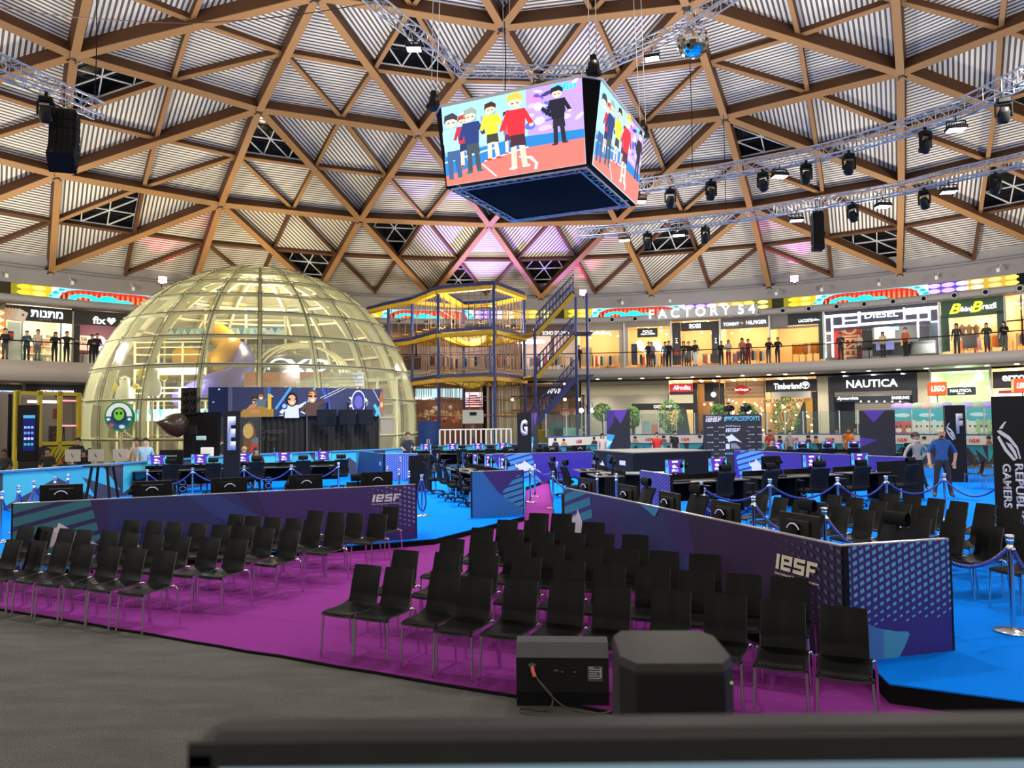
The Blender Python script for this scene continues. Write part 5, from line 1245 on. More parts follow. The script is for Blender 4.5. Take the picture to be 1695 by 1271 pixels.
# --- upper gallery behind the tower
s = Shop('brightly lit shop seen through the ropes of the climbing tower, upper floor', 690, 862, 1, wall=mat('pink_white_wall', (.40, .30, .27), .6), light=120, lc=(1, .88, .8))
s.rect('header', 690, 533, 862, 548, mat('brown_header', (.12, .07, .055), .5)); s.rect('pier', 722, 548, 730, 606, PIER); s.rect('brown_panel', 668, 589 - 0, 698, 611, mat('brown_panel', (.13, .06, .045), .5), -1.5, .1); s.goods(7, COLS)
s = Shop('white-lit shop behind the tower stairs with round ceiling lamps, upper floor', 864, 955, 1, wall=mat('white_wall_warm', (.52, .42, .37), .6), light=150, lc=(1, .9, .82))
s.rect('header', 863, 533, 955, 556, mat('brown_header', (.12, .07, .055), .5)); s.text('SOHO DROWN', 898, 548, 943, 554, WSIGN); s.rect('pier', 912, 556, 917, 606, mat('brown_pier', (.2, .1, .08), .5)); s.goods(5, COLS); x, z = s.loc(878, 567, 1.6); m = MB(); m.lathe([(.5, 0), (1.1, 0), (1.1, .12), (.5, .12)], 24, (x, 1.6, z)); m.build('ring_lamp', GLOWW, s.o)
s = Shop('shop with a domed white sign beside the glass dome, upper floor', 585, 688, 1, wall=mat('dim_wall', (.3, .2, .15), .6), light=110)
s.rect('header', 585, 533, 688, 548, mat('brown_header', (.12, .07, .055), .5)); x, z = s.loc(627, 531, -.2); m = MB(); m.tube([(x + .55 * math.cos(t * PI / 10), -.2, z + .55 * math.sin(t * PI / 10)) for t in range(11)], .06, 6); m.box((x, -.2, z - .05), (.55, .08, .4)); m.build('arch_emblem', WSIGN, s.o); s.goods(3, COLS)
# thin pale columns in front of the shops
for px, y0 in ((1033, 606), (1111, 604), (1192, 601), (1274, 598), (1364, 592), (1556, 583)):
    p = CYL(px, 560, RG + 2.9); o = MB().tube([(p.x, p.y, 5.79), (p.x, p.y, 9.2)], .07, 10).build('column', WHITE); tag(o, 'slim pale column between two upper shops', 'column', 'slim columns between the upper shops')
# glass balustrade along the gallery
br = thing('balustrade', 'glass balustrade with a dark handrail along the upper gallery', 'balustrade', (CX, CY, 0))
m = MB(); m.tube([(RG * 1.002 * math.cos(a), RG * 1.002 * math.sin(a), 6.83) for a in [A0 + (A1 - A0) * i / 140 for i in range(141)]], .035, 6); m.build('handrail', BLACK, br)
m = MB(); m.lathe([(RG + .08, 5.82), (RG + .08, 6.8)], 140, a0=A0, a1=A1); m.build('glass_panels', glass_mat('rail_glass', (.93, .97, .96), .92, .1, fres=.04), br)
# people on the upper gallery
GP = [(8, '242424', '4a4a48', 'stand', 'person with dark hair at the zigzag lamps'), (44, '3a4a58', '20242c', 'stand', 'person in slate blue beside the blue post of the gift shop'), (62, 'c8b4a0', '686058', 'stand', 'person in a pale top in front of the gift shop shelves'), (90, '141416', '1a1a1c', 'lean', 'person in black bending over in front of the gift shop'), (110, '16161a', '101012', 'out', 'person in black with arms spread on the gallery rail by the gift shop'),
      (152, '202024', '16161a', 'stand', 'person in dark clothes outside the party shop'), (158, '141418', '141418', 'rail', 'second person in black outside the party shop, nearer the glass dome'),
      (958, '18181c', '18181c', 'stand', 'person in black at the edge of the tower stairs, upper floor'), (1073, '141416', '3a3438', 'rail', 'person in black at the rail under the small black sign'), (1081, '6a78a0', '303848', 'rail', 'person in pale blue at the rail under the small black sign'), (1101, '5a80a0', '2a3040', 'stand', 'person in light blue beside the slim column'), (1107, '101012', '141416', 'stand', 'person in black leaning by the black portal'),
      (1132, '101012', '2a2a2e', 'phone', 'person in black at the left of the black portal shop'), (1140, '141418', '2c2c32', 'stand', 'second person in black inside the black portal'), (1151, '202226', 'c8d0d8', 'stand', 'person in a dark top and white trousers before the black portal'), (1194, '1a1c20', '0e0e10', 'stand', 'person in a dark jacket right of the black portal'), (1206, 'b8b0a8', '8a2030', 'phone', 'person in a grey top and red trousers'), (1229, 'b05a5a', '40303a', 'phone', 'person in a pink top talking'), (1239, '5a2a30', '6a2028', 'stand', 'person in dark red beside the person in pink'),
      (1272, '1c1614', '4a4a48', 'rail', 'person in brown with hands on hips beside the slim column'), (1287, '1a1416', '26242a', 'rail', 'person in black facing the orange tracksuits'), (1392, '3a302c', '303030', 'stand', 'person in front of the tall red poster'), (1423, 'c8bcb0', '34343c', 'phone', 'person in white on a stool by the grid portal'), (1462, 'c8b48a', '202028', 'stand', 'person in beige behind the dark counter'), (1500, 'c06040', '202024', 'stand', 'person in orange by the lit window'), (1585, '3a3a40', '24242a', 'stand', 'person in grey outside the dark green shop'), (1635, '2a2a30', '141416', 'lean', 'person in dark clothes bending beside the green shop'), (1664, '0e0e10', '5a5650', 'stand', 'person in a black cap and shirt at the right end of the gallery')]
for px, t, b, pose, lab in GP:
    p = gal(px); person(lab, p, rail_face(px) + random.uniform(-.5, .5), random.uniform(1.62, 1.8), pose, t, b, skin=random.choice('lmm'), hairlen=random.choice([0, 0, .2]))
# ================================================================== GROUND FLOOR SHOPS
random.seed(33)
BEIGE = mat('beige_wall', (.46, .42, .33), .65); CREAMP = mat('cream_pier', (.55, .50, .36), .6)
s = Shop('blank beige wall section between the black shelf shop and the red sign, ground floor', 962, 1107, 0, wall=None)
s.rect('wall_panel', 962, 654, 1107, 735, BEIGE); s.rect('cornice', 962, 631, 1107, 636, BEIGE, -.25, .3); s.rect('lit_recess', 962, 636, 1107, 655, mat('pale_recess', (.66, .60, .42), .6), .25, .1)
for px in (990, 1030, 1070): x, z = s.loc(px, 646); lamp('SPOT', 'recess_lamp', s.M @ Vector((x, -.1, z + .55)), 60, (1, .9, .6), s.M @ Vector((x, .3, z - .6)), .1, 140, 1)
s = Shop('shop with a red sign and cream shutter, ground floor', 1108, 1148, 0, wall=CREAMW, light=120)
s.rect('sign_board', 1108, 635, 1148, 648, mat('sign_red', (.62, .03, .05), .5, emit=(.75, .03, .05), es=.5)); s.text('Afrodita', 1114, 637.5, 1143, 645, WSIGN, bold=.01, shear=.15); s.rect('dark_strip', 1108, 648, 1148, 653, BFAS); s.rect('cream_shutter', 1108, 653, 1148, 668, mat('cream_shutter', (.75, .70, .48), .5, emit=(.9, .8, .5), es=.35), .1)
s = Shop('dark shop entrance with warm wooden walls beside the red sign, ground floor', 1148, 1192, 0, wall=mat('amber_wood', (.42, .24, .08), .5), light=150)
s.rect('front_side', 1148, 633, 1155, 735, BFAS); s.rect('front_side', 1182, 633, 1191, 735, BFAS); s.rect('dark_hood', 1166, 635, 1184, 664, BFAS, 1.0, .3); s.rect('header', 1155, 633, 1182, 635, BFAS); s.spots(4, 4); s.goods(2, ['c03028', '3a3a40', 'd8d0c0'], h=1.4); x, z = s.loc(1181, 653, -.2); m = MB(); m.ball((x, -.2, z), .17, 10); m.build('globe_lamp', GLOWW, s.o)
s = Shop('wood-slatted shop with a red diamond sign and many bulbs, ground floor', 1193, 1266, 0, wall=mat('plank_wall', (.42, .30, .17), .6), light=260)
for i in range(13):
    y0 = 632 + i * 2.1; s.rect('plank', 1200, y0, 1266, y0 + 1.6, mat('plank_%d' % (i % 3), [(.34, .26, .17), (.46, .36, .24), (.28, .2, .13)][i % 3], .6), .3, .1)
s.rect('front_side', 1193, 634, 1200, 735, BFAS); x, z = s.loc(1228, 645); A = Art(); A.poly([(-.66, 0), (0, .36), (.66, 0), (0, -.36)], 'd8261c'); A.build('sign_face', attr_mat('lit_sign', .8), s.o, Matrix.Translation((x, -.06, z)))
m = MB(); m.prism([(-.64, 0), (0, .34), (.64, 0), (0, -.34)], .08, (x, -.05, z), ax='y'); m.build('diamond_sign', mat('sign_red', (.62, .03, .05), .5), s.o); s.text('Lee Cooper', 1216.5, 642.5, 1239, 648, WSIGN, -.12, bold=.02); m = MB(); m.tube([(x - .3, 0, z + .2), (x - .3, 0, z + .8)], .02, 5); m.tube([(x + .3, 0, z + .2), (x + .3, 0, z + .8)], .02, 5); m.build('sign_rod', BLACK, s.o)
BULB = mat('warm_bulb', (1, .8, .5), .4, emit=(1, .72, .36), es=9)
m = MB()
for i in range(46): m.ball((random.uniform(.1, .98) * s.w, random.uniform(-.2, 2.5), random.uniform(1.1, 3.6)), .07, 6)
m.build('string_bulbs', BULB, s.o); s.goods(3, COLS)
s = Shop('black-fascia outdoor clothing shop with a tree emblem and string lights, ground floor', 1267, 1353, 0, wall=mat('plank_wall', (.42, .30, .17), .6), light=280)
s.rect('fascia', 1267, 628, 1353, 648, BFAS, -.1, .3); s.text('Timberland', 1281, 634, 1326, 644, WSIGN, -.17, bold=.02); x, z = s.loc(1333.5, 637.5); m = MB(); m.tube([(x + .24 * math.cos(t * PI / 8), -.18, z + .22 * math.sin(t * PI / 8)) for t in range(16)], .025, 5, closed=True); m.ball((x, -.18, z + .04), (.16, .03, .1), 8); m.tube([(x, -.18, z - .2), (x, -.18, z)], .025, 5); m.build('tree_emblem', WSIGN, s.o)
s.rect('grey_hood', 1278, 648, 1342, 658, mat('grey_hood', (.40, .38, .36), .4), -.5, .6); s.rect('letters_strip', 1261, 659, 1335, 666, mat('amber_lit_strip', (.9, .6, .3), .5, emit=(1, .62, .3), es=.7), .4, .08); s.text('SALE SALE SALE SALE', 1262, 660, 1334, 665.5, BLACK, .36, bold=.02); s.rect('front_side', 1345, 648, 1353, 735, BFAS)
m = MB()
for i in range(40): m.ball((random.uniform(.02, .95) * s.w, random.uniform(-.4, 2.5), random.uniform(.9, 3.2)), .065, 6)
m.build('string_bulbs', BULB, s.o); s.rect('amber_panel', 1330, 659, 1345, 681, mat('amber_panel', (.45, .25, .02), .4), -.3, .08); s.goods(3, COLS)
for (a, b_, lab) in ((1354, 1372, 'left of the navy shop'), (1520, 1540, 'right of the navy shop')):
    p0, p1 = CYL(a, 680, RG + 3.3), CYL(b_, 680, RG + 3.3); o = MB(); M1 = frame(Vector((p0.x, p0.y, 0)), p1 - p0); m = MB(); m.box(((p1 - p0).length / 2, .2, 2.5), ((p1 - p0).length, .4, 5.0)); o = m.build('column', CREAMP); o.matrix_world = M1; tag(o, 'square cream column ' + lab, 'column')
s = Shop('navy-framed shop with large white lettering and grey roller shutters, ground floor', 1373, 1519, 0, wall=mat('navy_interior', (.05, .06, .09), .5), light=60, lc=(1, 1, 1))
NVF = mat('navy_fascia', (.012, .016, .03), .45); s.rect('fascia', 1373, 621, 1519, 646, NVF, -.1, .3); s.rect('front_side', 1373, 640, 1381, 735, NVF, -.05); s.rect('front_side', 1511, 640, 1519, 735, NVF, -.05)
s.text('NAUTICA', 1401, 628, 1486, 641, WSIGN, -.18, bold=.02)
for i in range(4): s.rect('shutter_slat', 1381, 646 + i * 2.4, 1511, 648 + i * 2.4, mat('grey_shutter', (.33, .31, .28), .45, .3), .1, .1)
for i in range(11): s.rect('shutter_slat', 1415, 665 + i * 3.3, 1503, 667.6 + i * 3.3, mat('cream_shutter2', (.5, .46, .38), .45, .2), .3, .1)
s.rect('inner_fascia', 1383, 655.5, 1508, 664, NVF, -.15, .2); s.text('dynamica', 1386, 656.5, 1421, 663, WSIGN, -.2, bold=.02); s.text('SAMSUNG', 1476, 655.5, 1505, 660.5, WSIGN, -.2, bold=.02)
for px in range(1425, 1500, 13): x, z = s.loc(px, 664.5, -.2); m = MB(); m.ball((x, -.2, z), .05, 6); m.build('spot_lamp', GLOWW, s.o)
s = Shop('glass-fronted pale green shop with hanging lamps beside the orange cubes, ground floor', 1541, 1641, 0, wall=mat('pale_green_wall', (.62, .68, .52), .6), light=330, lc=(1, 1, .8))
s.rect('header', 1541, 609, 1641, 614, PIER); s.rect('glass_front', 1541, 614, 1641, 735, glass_mat('green_glass', (.84, .95, .82), .9, .02), 0, .03); s.rect('pier', 1539, 609, 1543, 735, WHITE, -.05); s.rect('pier', 1639, 603, 1643, 735, WHITE, -.05); s.rect('sign_board', 1568, 641, 1615, 654, NVF, -.4, .08); s.text('NAUTICA', 1573, 644, 1608, 649, WSIGN, -.46, bold=.02); s.text('POP UP', 1585, 650.5, 1597, 652.5, WSIGN, -.46)
for k in range(4): s.rect('hanging_rail', 1552 + k * 8, 620 + k * 8, 1630 - k * 6, 621.5 + k * 8, mat('pale_rail2', (.75, .78, .65), .4), 1 + k * .5, .06)
s.rect('lime_panel', 1605, 630, 1625, 638, mat('lime_panel', (.5, .75, .1), .5, emit=(.5, .8, .1), es=.5), 2.5, .06); s.spots(8, 4.6); s.goods(4, ['e8e8e0', 'c8d0c0', '8090a0'])
s = Shop('dark-fascia shop with white rounded lettering at the right edge, ground floor', 1643, 1750, 0, wall=CREAMW, light=200)
s.rect('fascia', 1643, 613, 1750, 641, mat('plum_black', (.02, .015, .018), .45), -.1, .3); s.text('erroca', 1659, 620.5, 1716, 630, WSIGN, -.16, bold=.02); s.rect('pink_strip', 1653, 646, 1692, 651, mat('pink_strip', (.55, .05, .15), .5), .3, .1); s.rect('light_strip', 1645, 650.5, 1750, 654.5, mat('white_strip', (1, 1, 1), .4, emit=(1, .97, .92), es=2.5), -.6, .1); s.rect('dark_kiosk', 1646, 655, 1750, 735, mat('brown_black', (.03, .022, .018), .5), -.5, .3)
# orange toy-shop cubes
for (px, py, y, sz, lab) in ((1551, 643.5, 41, .86, 'orange cube sign with white lettering beside the small navy sign'), (1692, 638, 41, .9, 'orange cube sign with white lettering at the right edge')):
    p = D(px, py, y); o = thing('cube_sign', lab, 'sign', p, -.35); OR = mat('orange_cube', (.72, .10, .02), .5, emit=(.9, .12, .02), es=.45)
    m = MB(); m.box((0, 0, 0), (sz, .55, sz * .85), b=.03); m.build('box', OR, o); text('LEGO', .3, WSIGN, o, None, (0, -.285, -.15), .01, width=.66, bold=.04, shear=.2)
    tx = text('LEGO', .3, WSIGN, o, None, (0, 0, -.15), .01, width=.4, bold=.04, shear=.2); tx.rotation_euler = (0, 0, PI / 2); tx.location = (sz / 2 + .005, 0, 0); m = MB(); m.tube([(0, 0, -.36), (0, 0, -p.z)], .04, 6); m.build('pole', GREYP, o)
# behind the tower, ground floor
s = Shop('timber-slatted shop with a black sign behind the tower stairs, ground floor', 862, 960, 0, wall=mat('walnut_wall', (.14, .08, .06), .6), light=110)
s.rect('sign_board', 884, 640, 952, 657, BFAS, -.2, .2); s.text('APRIL', 906, 643, 931, 651, WSIGN, -.26, bold=.02)
for i in range(12): s.rect('timber_slat', 812 + i * 12, 640, 821 + i * 12, 735, mat('timber_%d' % (i % 3), [(.22, .13, .10), (.30, .2, .15), (.17, .1, .08)][i % 3], .6), .4, .1)
s.rect('black_frame', 845, 654, 968, 657, BFAS, -1.2, .1); s.rect('black_frame', 964, 654, 968, 735, BFAS, -1.2, .1); s.rect('shelf', 846, 677, 968, 680, mat('shelf_brown', (.2, .1, .07), .5), -1.0, .5)
for i in range(9):
    x, z = s.loc(930 + i * 3.5, 684, -.8); cc = random.choice(['e8dcc8', 'c87858', 'd8c0a8', '8a4a38']); m = MB(); m.box((x, -.8, z + .1), (.24, .3, random.uniform(.2, .5))); m.build('shelf_box', mat('cloth_' + cc, lin(cc)[:3], .8), s.o)
for px in (848, 935, 958): x, z = s.loc(px, 661, -1); m = MB(); m.ball((x, -1, z), .11, 8); m.build('bulb', BULB, s.o)
s = Shop('striped pale timber front behind the middle of the tower, ground floor', 800, 861, 0, wall=None)
for i in range(14): s.rect('timber_board', 806 + i * 4, 639, 809.6 + i * 4, 735, mat('pale_timber_%d' % (i % 3), [(.55, .48, .34), (.42, .36, .25), (.62, .55, .4)][i % 3], .6), .2, .1)
s = Shop('busy snack shop with sky-blue and pink boards behind the tower, ground floor', 688, 799, 0, wall=mat('rust_wall', (.20, .085, .05), .6), light=130, lc=(1, .75, .55))
s.rect('sky_board', 688, 643, 766, 661, mat('sky_board', (.45, .7, .8), .5, emit=(.55, .85, .95), es=.8), -.3, .08); s.text('CHEERS', 687, 656, 715, 661.5, WSIGN, -.4, bold=.02); s.rect('logo_board', 768, 649, 799, 673, mat('pale_pink_board', (.8, .75, .8), .5, emit=(.95, .85, .92), es=.8), -.3, .08)
x, z = s.loc(784, 663, -.32); A = Art()
for k in range(5): A.poly([(-.75 + .1 * k, -.35 + .16 * k), (.75 - .1 * k, -.35 + .16 * k), (.65 - .1 * k, -.24 + .16 * k), (-.65 + .1 * k, -.24 + .16 * k)], ['d84a5a', 'e87888', 'c83848', 'e05868', 'd03848'][k])
A.build('logo_print', PRINT, s.o, Matrix.Translation((x, -.34, z))); s.rect('rust_board', 720, 659, 762, 667, mat('rust_board', (.3, .1, .06), .6), -.4, .1)
for i in range(44):
    x, z = s.loc(694 + random.uniform(0, 70), random.uniform(672, 699), -.3); m = MB(); m.ball((x, random.uniform(-.5, .6), z), random.uniform(.07, .2), 7); cc = random.choice(['f0c8a0', 'd84a38', 'f8e8d0', 'e88a60']); m.build('snack_item', mat('cloth_' + cc, lin(cc)[:3], .5), s.o)
# left side, ground floor
s = Shop('dark shop with glowing blue lettering at the left edge, ground floor', -60, 36, 0, wall=mat('grey_mauve', (.27, .23, .23), .6), light=60)
s.rect('fascia', -60, 635, 36, 653, BFAS, -.1, .2); s.text('ksp gamerman', -40, 645, 23, 649, mat('blue_sign_glow', (.4, .7, 1), .4, emit=(.35, .65, 1), es=2), -.2, bold=.02); s.rect('pillar', 36, 633, 42, 735, mat('grey_mauve', (.27, .23, .23), .6), -.15); s.rect('neon_tube', -40, 650, 30, 651.3, mat('red_neon', (1, .2, .2), .4, emit=(1, .18, .2), es=3), -.3, .06)
s = Shop('dark shop with a bluish white sign behind the yellow booth, ground floor', 43, 150, 0, wall=mat('grey_mauve', (.27, .23, .23), .6), light=70)
s.rect('fascia', 43, 636, 150, 657, mat('dark_mauve', (.045, .038, .04), .5), -.1, .2); s.text('AUCTION BUY & SHOPPING', 66, 646, 122, 649, mat('white_blue_glow', (.8, .85, 1), .4, emit=(.8, .82, 1), es=2.4), -.2, bold=.02)
# yellow arcade booth
YF = mat('yellow_frame', (.62, .52, .03), .45)
o = thing('arcade_booth', 'yellow-framed glass booth with graffiti panels on the left', 'booth'); P0, P1 = D(28, 690, 27.5), D(132, 690, 29.5); o.matrix_world = frame(Vector((P0.x, P0.y, 0)), P1 - P0); BWD = Vector((P1.x - P0.x, P1.y - P0.y)).length; zt_ = 3.55
for i, u in enumerate((0, .02, .355, .68, 1)):
    m = MB(); m.box((BWD * u, .06, zt_ / 2 if i in (0, 4) else 2.55), (.14, .12, zt_ if i in (0, 4) else 2.1)); m.build('post', YF, o)
for z in (3.5, 1.62): m = MB(); m.box((BWD / 2, .06, z), (BWD, .12, .13)); m.build('rail', YF, o)
for i in range(3):
    u0, u1 = (.02, .355, .68)[i], (.355, .68, 1)[i]; m = MB(); m.box((BWD * (u0 + u1) / 2, .05, 2.56), (BWD * (u1 - u0) - .14, .02, 1.8)); m.build('glass_pane', SHOPG, o)
m = MB(); m.box((BWD * .5, 1.8, 2.0), (BWD, .08, 3.2)); m.build('back_panel', mat('booth_grey', (.30, .27, .26), .6), o); m = MB(); m.box((BWD * .16, 1.2, 2.2), (.1, .1, 2.6)); m.build('door_post', BLACK, o)
m = MB(); m.box((BWD * .84, .9, 1.9), (BWD * .25, .1, .75)); m.build('bottle_shelf', mat('dark_poster', (.03, .03, .04), .5), o); A = Art()
for i in range(34): A.rect(x0 := random.uniform(0, .9), random.uniform(0, .55), x0 + .02, random.uniform(.1, .7), random.choice(['8a7a60', '58504a', 'b8a890', '3a3430']))
A.build('bottle_print', PRINT, o, Matrix.Translation((BWD * .73, .84, 1.55)), .0005, clip=(0, 0, BWD * .24, .7)); m = MB(); m.box((BWD * .86, .95, 2.75), (.34, .06, .4)); m.build('poster', mat('brown_poster', (.15, .05, .03), .6), o)
m = MB(); m.box((BWD * .84, .2, 2.28), (BWD * .28, .04, .05)); m.box((BWD * .84, .2, 3.25), (BWD * .28, .04, .05)); m.build('neon_tube', MATS['red_neon'], o)
m = MB(); m.box((BWD * .45, .3, 3.2), (BWD * .45, .05, .1)); m.build('white_lamp', mat('warm_white_tube', (1, .8, .6), .4, emit=(1, .85, .65), es=2.2), o)
m = MB(); m.box((BWD / 2, .05, .8), (BWD, .08, 1.5)); m.build('front_panel', mat('booth_black', (.02, .02, .02), .6), o)
A = Art(); A.poly([(BWD * .3, .2), (BWD * .98, .2), (BWD * .98, 1.5), (BWD * .48, 1.5)], 'b8b414')
for i in range(9): x = BWD * (.42 + .06 * i); A.line(x - .3, .2, x + .35, 1.5 - .05 * i, random.uniform(.04, .13), '16160e', .02)
A.poly([(BWD * .75, .7), (BWD * .95, 1.4), (BWD * .85, 1.48), (BWD * .7, 1.0)], '141410'); A.ell(BWD * .84, .75, .18, .12, 'd8502a', 8)
for i in range(5): A.line(BWD * .31 + .2 * i, .6 + .1 * (i % 3), BWD * .4 + .22 * i, 1.2 - .12 * (i % 2), .05, 'c8582a')
A.build('graffiti_print', PRINT, o, None, .002, .0, clip=(0, .1, BWD, 1.52))
o = thing('info_totem', 'black standing totem with a blue touch screen on the left', 'kiosk'); o.matrix_world = frame(D(42, 766, 25.5), (1, .1, 0)); m = MB(); m.box((.0, .15, 1.0), (.62, .2, 1.9), b=.02); m.build('case', BLACK, o); A = Art(); A.rect(-.12, .4, .26, 1.6, '0a1a6a'); A.rect(-.12, 1.5, .26, 1.6, '58b8f0')
for r in range(4):
    for c in range(3): A.rect(-.08 + c * .11, .58 + r * .19, .0 + c * .11, .66 + r * .19, ['48c8c0', 'd8e4ff', '7aa0ff', 'a8c4ff'][r])
A.build('screen', attr_mat('kiosk_screen', 1.0), o, Matrix.Translation((0, .045, 0)), .001)
# ================================================================== ICE RINK BOARDS
RB_ = 28.0
def rinkpt(px): p = CYL(px, 720, RB_); return Vector((p.x, p.y, 0))
path = [Vector((-15.5, 14.5, 0)), Vector((-13.2, 19.6, 0)), Vector((-12.0, 23.3, 0)), Vector((-9.9, 28.7, 0)), Vector((-5.5, 32.5, 0)), Vector((-3.4, 36.6, 0)), Vector((1.7, 38.3, 0)), Vector((5.0, 41.4, 0))] + [rinkpt(px) for px in range(1030, 1900, 55)]
TEAL = 'blue_teal'
rb = thing('rink_board', 'long low ice rink board with a blue ledge around the playing area', 'rink board')
m1, m2 = MB(), MB()
for a, b_ in zip(path, path[1:]):
    m1.bar(a + Vector((0, 0, .55)), b_ + Vector((0, 0, .55)), .08, 1.1); m2.bar(a + Vector((0, 0, 1.12)), b_ + Vector((0, 0, 1.12)), .22, .05)
m1.build('board', mat('board_dark', (.04, .045, .06), .5), rb); m2.build('ledge', mat('ledge_blue', (.05, .25, .55), .4), rb)
A_SP = ['3fb0c4', '2f9cc0', '2a2a3c', '55c4d4']
for a, b_ in list(zip(path, path[1:])):
    L = (b_ - a).length; M1 = frame(a, b_ - a); A = Art(); A.rect(0, .05, L, 1.08, '3a3a4c'); n = max(1, int(L / 2.2))
    for i in range(n):
        x0 = L * i / n; w = L / n; A.poly([(x0, .2), (x0 + w * .55, 1.08), (x0, 1.08)], '3fb4cc'); A.poly([(x0 + w * .3, 1.08), (x0 + w * .75, .15), (x0 + w * .62, .8), (x0 + w * .98, .3), (x0 + w * .8, 1.08)], '35a4c4'); A.poly([(x0 + w * .1, .05), (x0 + w * .3, .6), (x0 + w * .45, .05)], '2c5c9c')
    A.build('zigzag_print', PRINT, rb, M1, .002, .045, clip=(0, .05, L, 1.08))
# white advertising boards on the far side
far = [Vector((1.7, 38.3, 0)), Vector((2.8, 39.33, 0)), Vector((3.9, 40.37, 0)), Vector((5.0, 41.4, 0))] + [rinkpt(px) for px in range(1030, 1760, 30)]
adb = thing('advert_board', 'white advert strip of fashion photos and red lettering along the far rink board', 'advert board'); HMR = mat('advert_red', (.6, .02, .03), .5)
for i, (a, b_) in enumerate(zip(far, far[1:])):
    L = (b_ - a).length; M1 = frame(a + Vector((0, 0, .97)), b_ - a); m = MB(); m.T = M1 @ Matrix.Translation((0, -.16, 0)); m.box((L / 2, 0, .21), (L, .05, .42)); m.build('panel', mat('advert_white', (.80, .78, .72), .45), adb)
    if i % 2: text('H&M', .2, HMR, adb, M1, (L / 2, -.2, .1), .004, width=.44, bold=.01, shear=.2)
    else:
        A = Art(); k = random.choice(['d8b090', 'e0a878', 'c89878']); A.ell(L * .3, .26, .1, .12, k, 10); A.ell(L * .3, .34, .11, .08, '3a2418', 8); A.poly([(L * .12, .02), (L * .5, .02), (L * .42, .2), (L * .2, .2)], random.choice(['e0b020', 'e8e4dc', '8a6a50', '303440'])); A.ell(L * .72, .24, .09, .11, k, 10); A.ell(L * .72, .31, .1, .07, '1c1410', 8); A.poly([(L * .56, .02), (L * .9, .02), (L * .84, .18), (L * .62, .18)], random.choice(['d89a60', 'f0ece4', '303038', 'c8a488'])); A.build('photo_print', PRINT, adb, M1, .002, .19)
rg = thing('rink_glass', 'clear rink glass with a blue sill above the white adverts', 'glass screen'); m = MB(); m2 = MB(); m3 = MB()
for a, b_ in zip(far, far[1:]):
    m.quad(a + Vector((0, 0, 1.47)), b_ + Vector((0, 0, 1.47)), b_ + Vector((0, 0, 2.6)), a + Vector((0, 0, 2.6))); m2.bar(a + Vector((0, 0, 1.43)), b_ + Vector((0, 0, 1.43)), .2, .06); MB().bar(a + Vector((0, 0, 1.45)), a + Vector((0, 0, 2.62)), .05, .05, 0, (0, 1, 0)).build('mullion', ALU, rg)
m.build('glass_panels', glass_mat('rink_glass', (.86, .95, .91), .9, .02, (.5, .62, .58), .10, fres=.15), rg); m2.build('sill', mat('sill_blue', (.05, .12, .3), .4), rg)
# ---------------------------------------------------------------- cafe behind the glass
def cafe_table(px, y, lab):
    p = D(px, 700, y); o = thing('cafe_table', lab, 'table', (p.x, p.y, 0)); m = MB(); m.box((0, 0, .74), (1.1, .75, .04)); m.build('tabletop', mat('red_brown_wood', (.16, .04, .03), .4), o); m = MB(); m.tube([(0, 0, .02), (0, 0, .73)], .04, 8); m.lathe([(.25, 0), (.25, .03), (.04, .05)], 12); m.build('pedestal', BLACK, o)
for k, (px, y) in enumerate([(1050, 44.6), (1085, 45.2), (1122, 44.6), (1150, 45.4), (1285, 44.6), (1350, 44.8), (1372, 45.4)]): cafe_table(px, y, 'red-brown cafe table behind the rink glass, %s from the tower' % ORD[k])
cc0 = None
for k, px in enumerate([1042, 1060, 1077, 1095, 1113, 1131, 1143, 1278, 1292, 1340, 1358, 1366, 1380]):
    p = D(px, 700, 43.8 + .4 * (k % 2)); lab = 'round-backed cafe chair behind the rink glass, %s counted from the tower' % ORD[k]
    if cc0 is None:
        cc0 = thing('cafe_chair', None, None, (p.x, p.y, 0), .2); m = MB(); m.lathe([(0, .44), (.2, .44), (.22, .47), (0, .48)], 14); m.build('seat', mat('cane', (.45, .36, .2), .7), cc0); m = MB(); m.tube([(.2 * math.cos(t * PI / 8), .19, .72 + .2 * math.sin(t * PI / 8)) for t in range(16)], .018, 6, closed=True); m.build('back_hoop', mat('dark_wood', (.06, .035, .02), .5), cc0)
        m = MB(); m.T = Matrix.Translation((0, .19, .72)) @ Matrix.Rotation(PI / 2, 4, 'X'); m.lathe([(0, 0), (.18, 0)], 14); m.build('back_panel', mat('cane', (.45, .36, .2), .7), cc0)
        for sx in (-1, 1):
            for sy in (-1, 1): m = MB(); m.tube([(.16 * sx, .16 * sy, .45), (.19 * sx, .2 * sy, 0)], .016, 6); m.build('leg', mat('dark_wood', (.06, .035, .02), .5), cc0)
        o = cc0
    else: o = dup(cc0, (p.x, p.y, 0), random.uniform(-2, 2))
    tag(o, lab, 'chair', 'cafe chairs behind the rink glass')
for k, (px, pose, t, lab) in enumerate([(1062, 'sit', 'c8d8d4', 'person in pale green seated in the cafe behind the rink glass'), (1070, 'sit', '34403a', 'person in dark green seated beside the one in pale green'), (1094, 'sit', '9aa8a0', 'person in grey seated at the cafe under the small tree'), (1128, 'sit', 'd8e0d8', 'person in white seated at the cafe beside the dark tent'), (1136, 'sit', '48584e', 'person in olive seated at the cafe beside the dark tent'), (1150, 'sit', '707a78', 'person in slate grey seated at the cafe near the press wall')]):
    p = D(px, 700, 44.1); person(lab, (p.x, p.y, 0), random.uniform(-.6, .6), 1.72, pose, t, '2a2c30', skin='m')
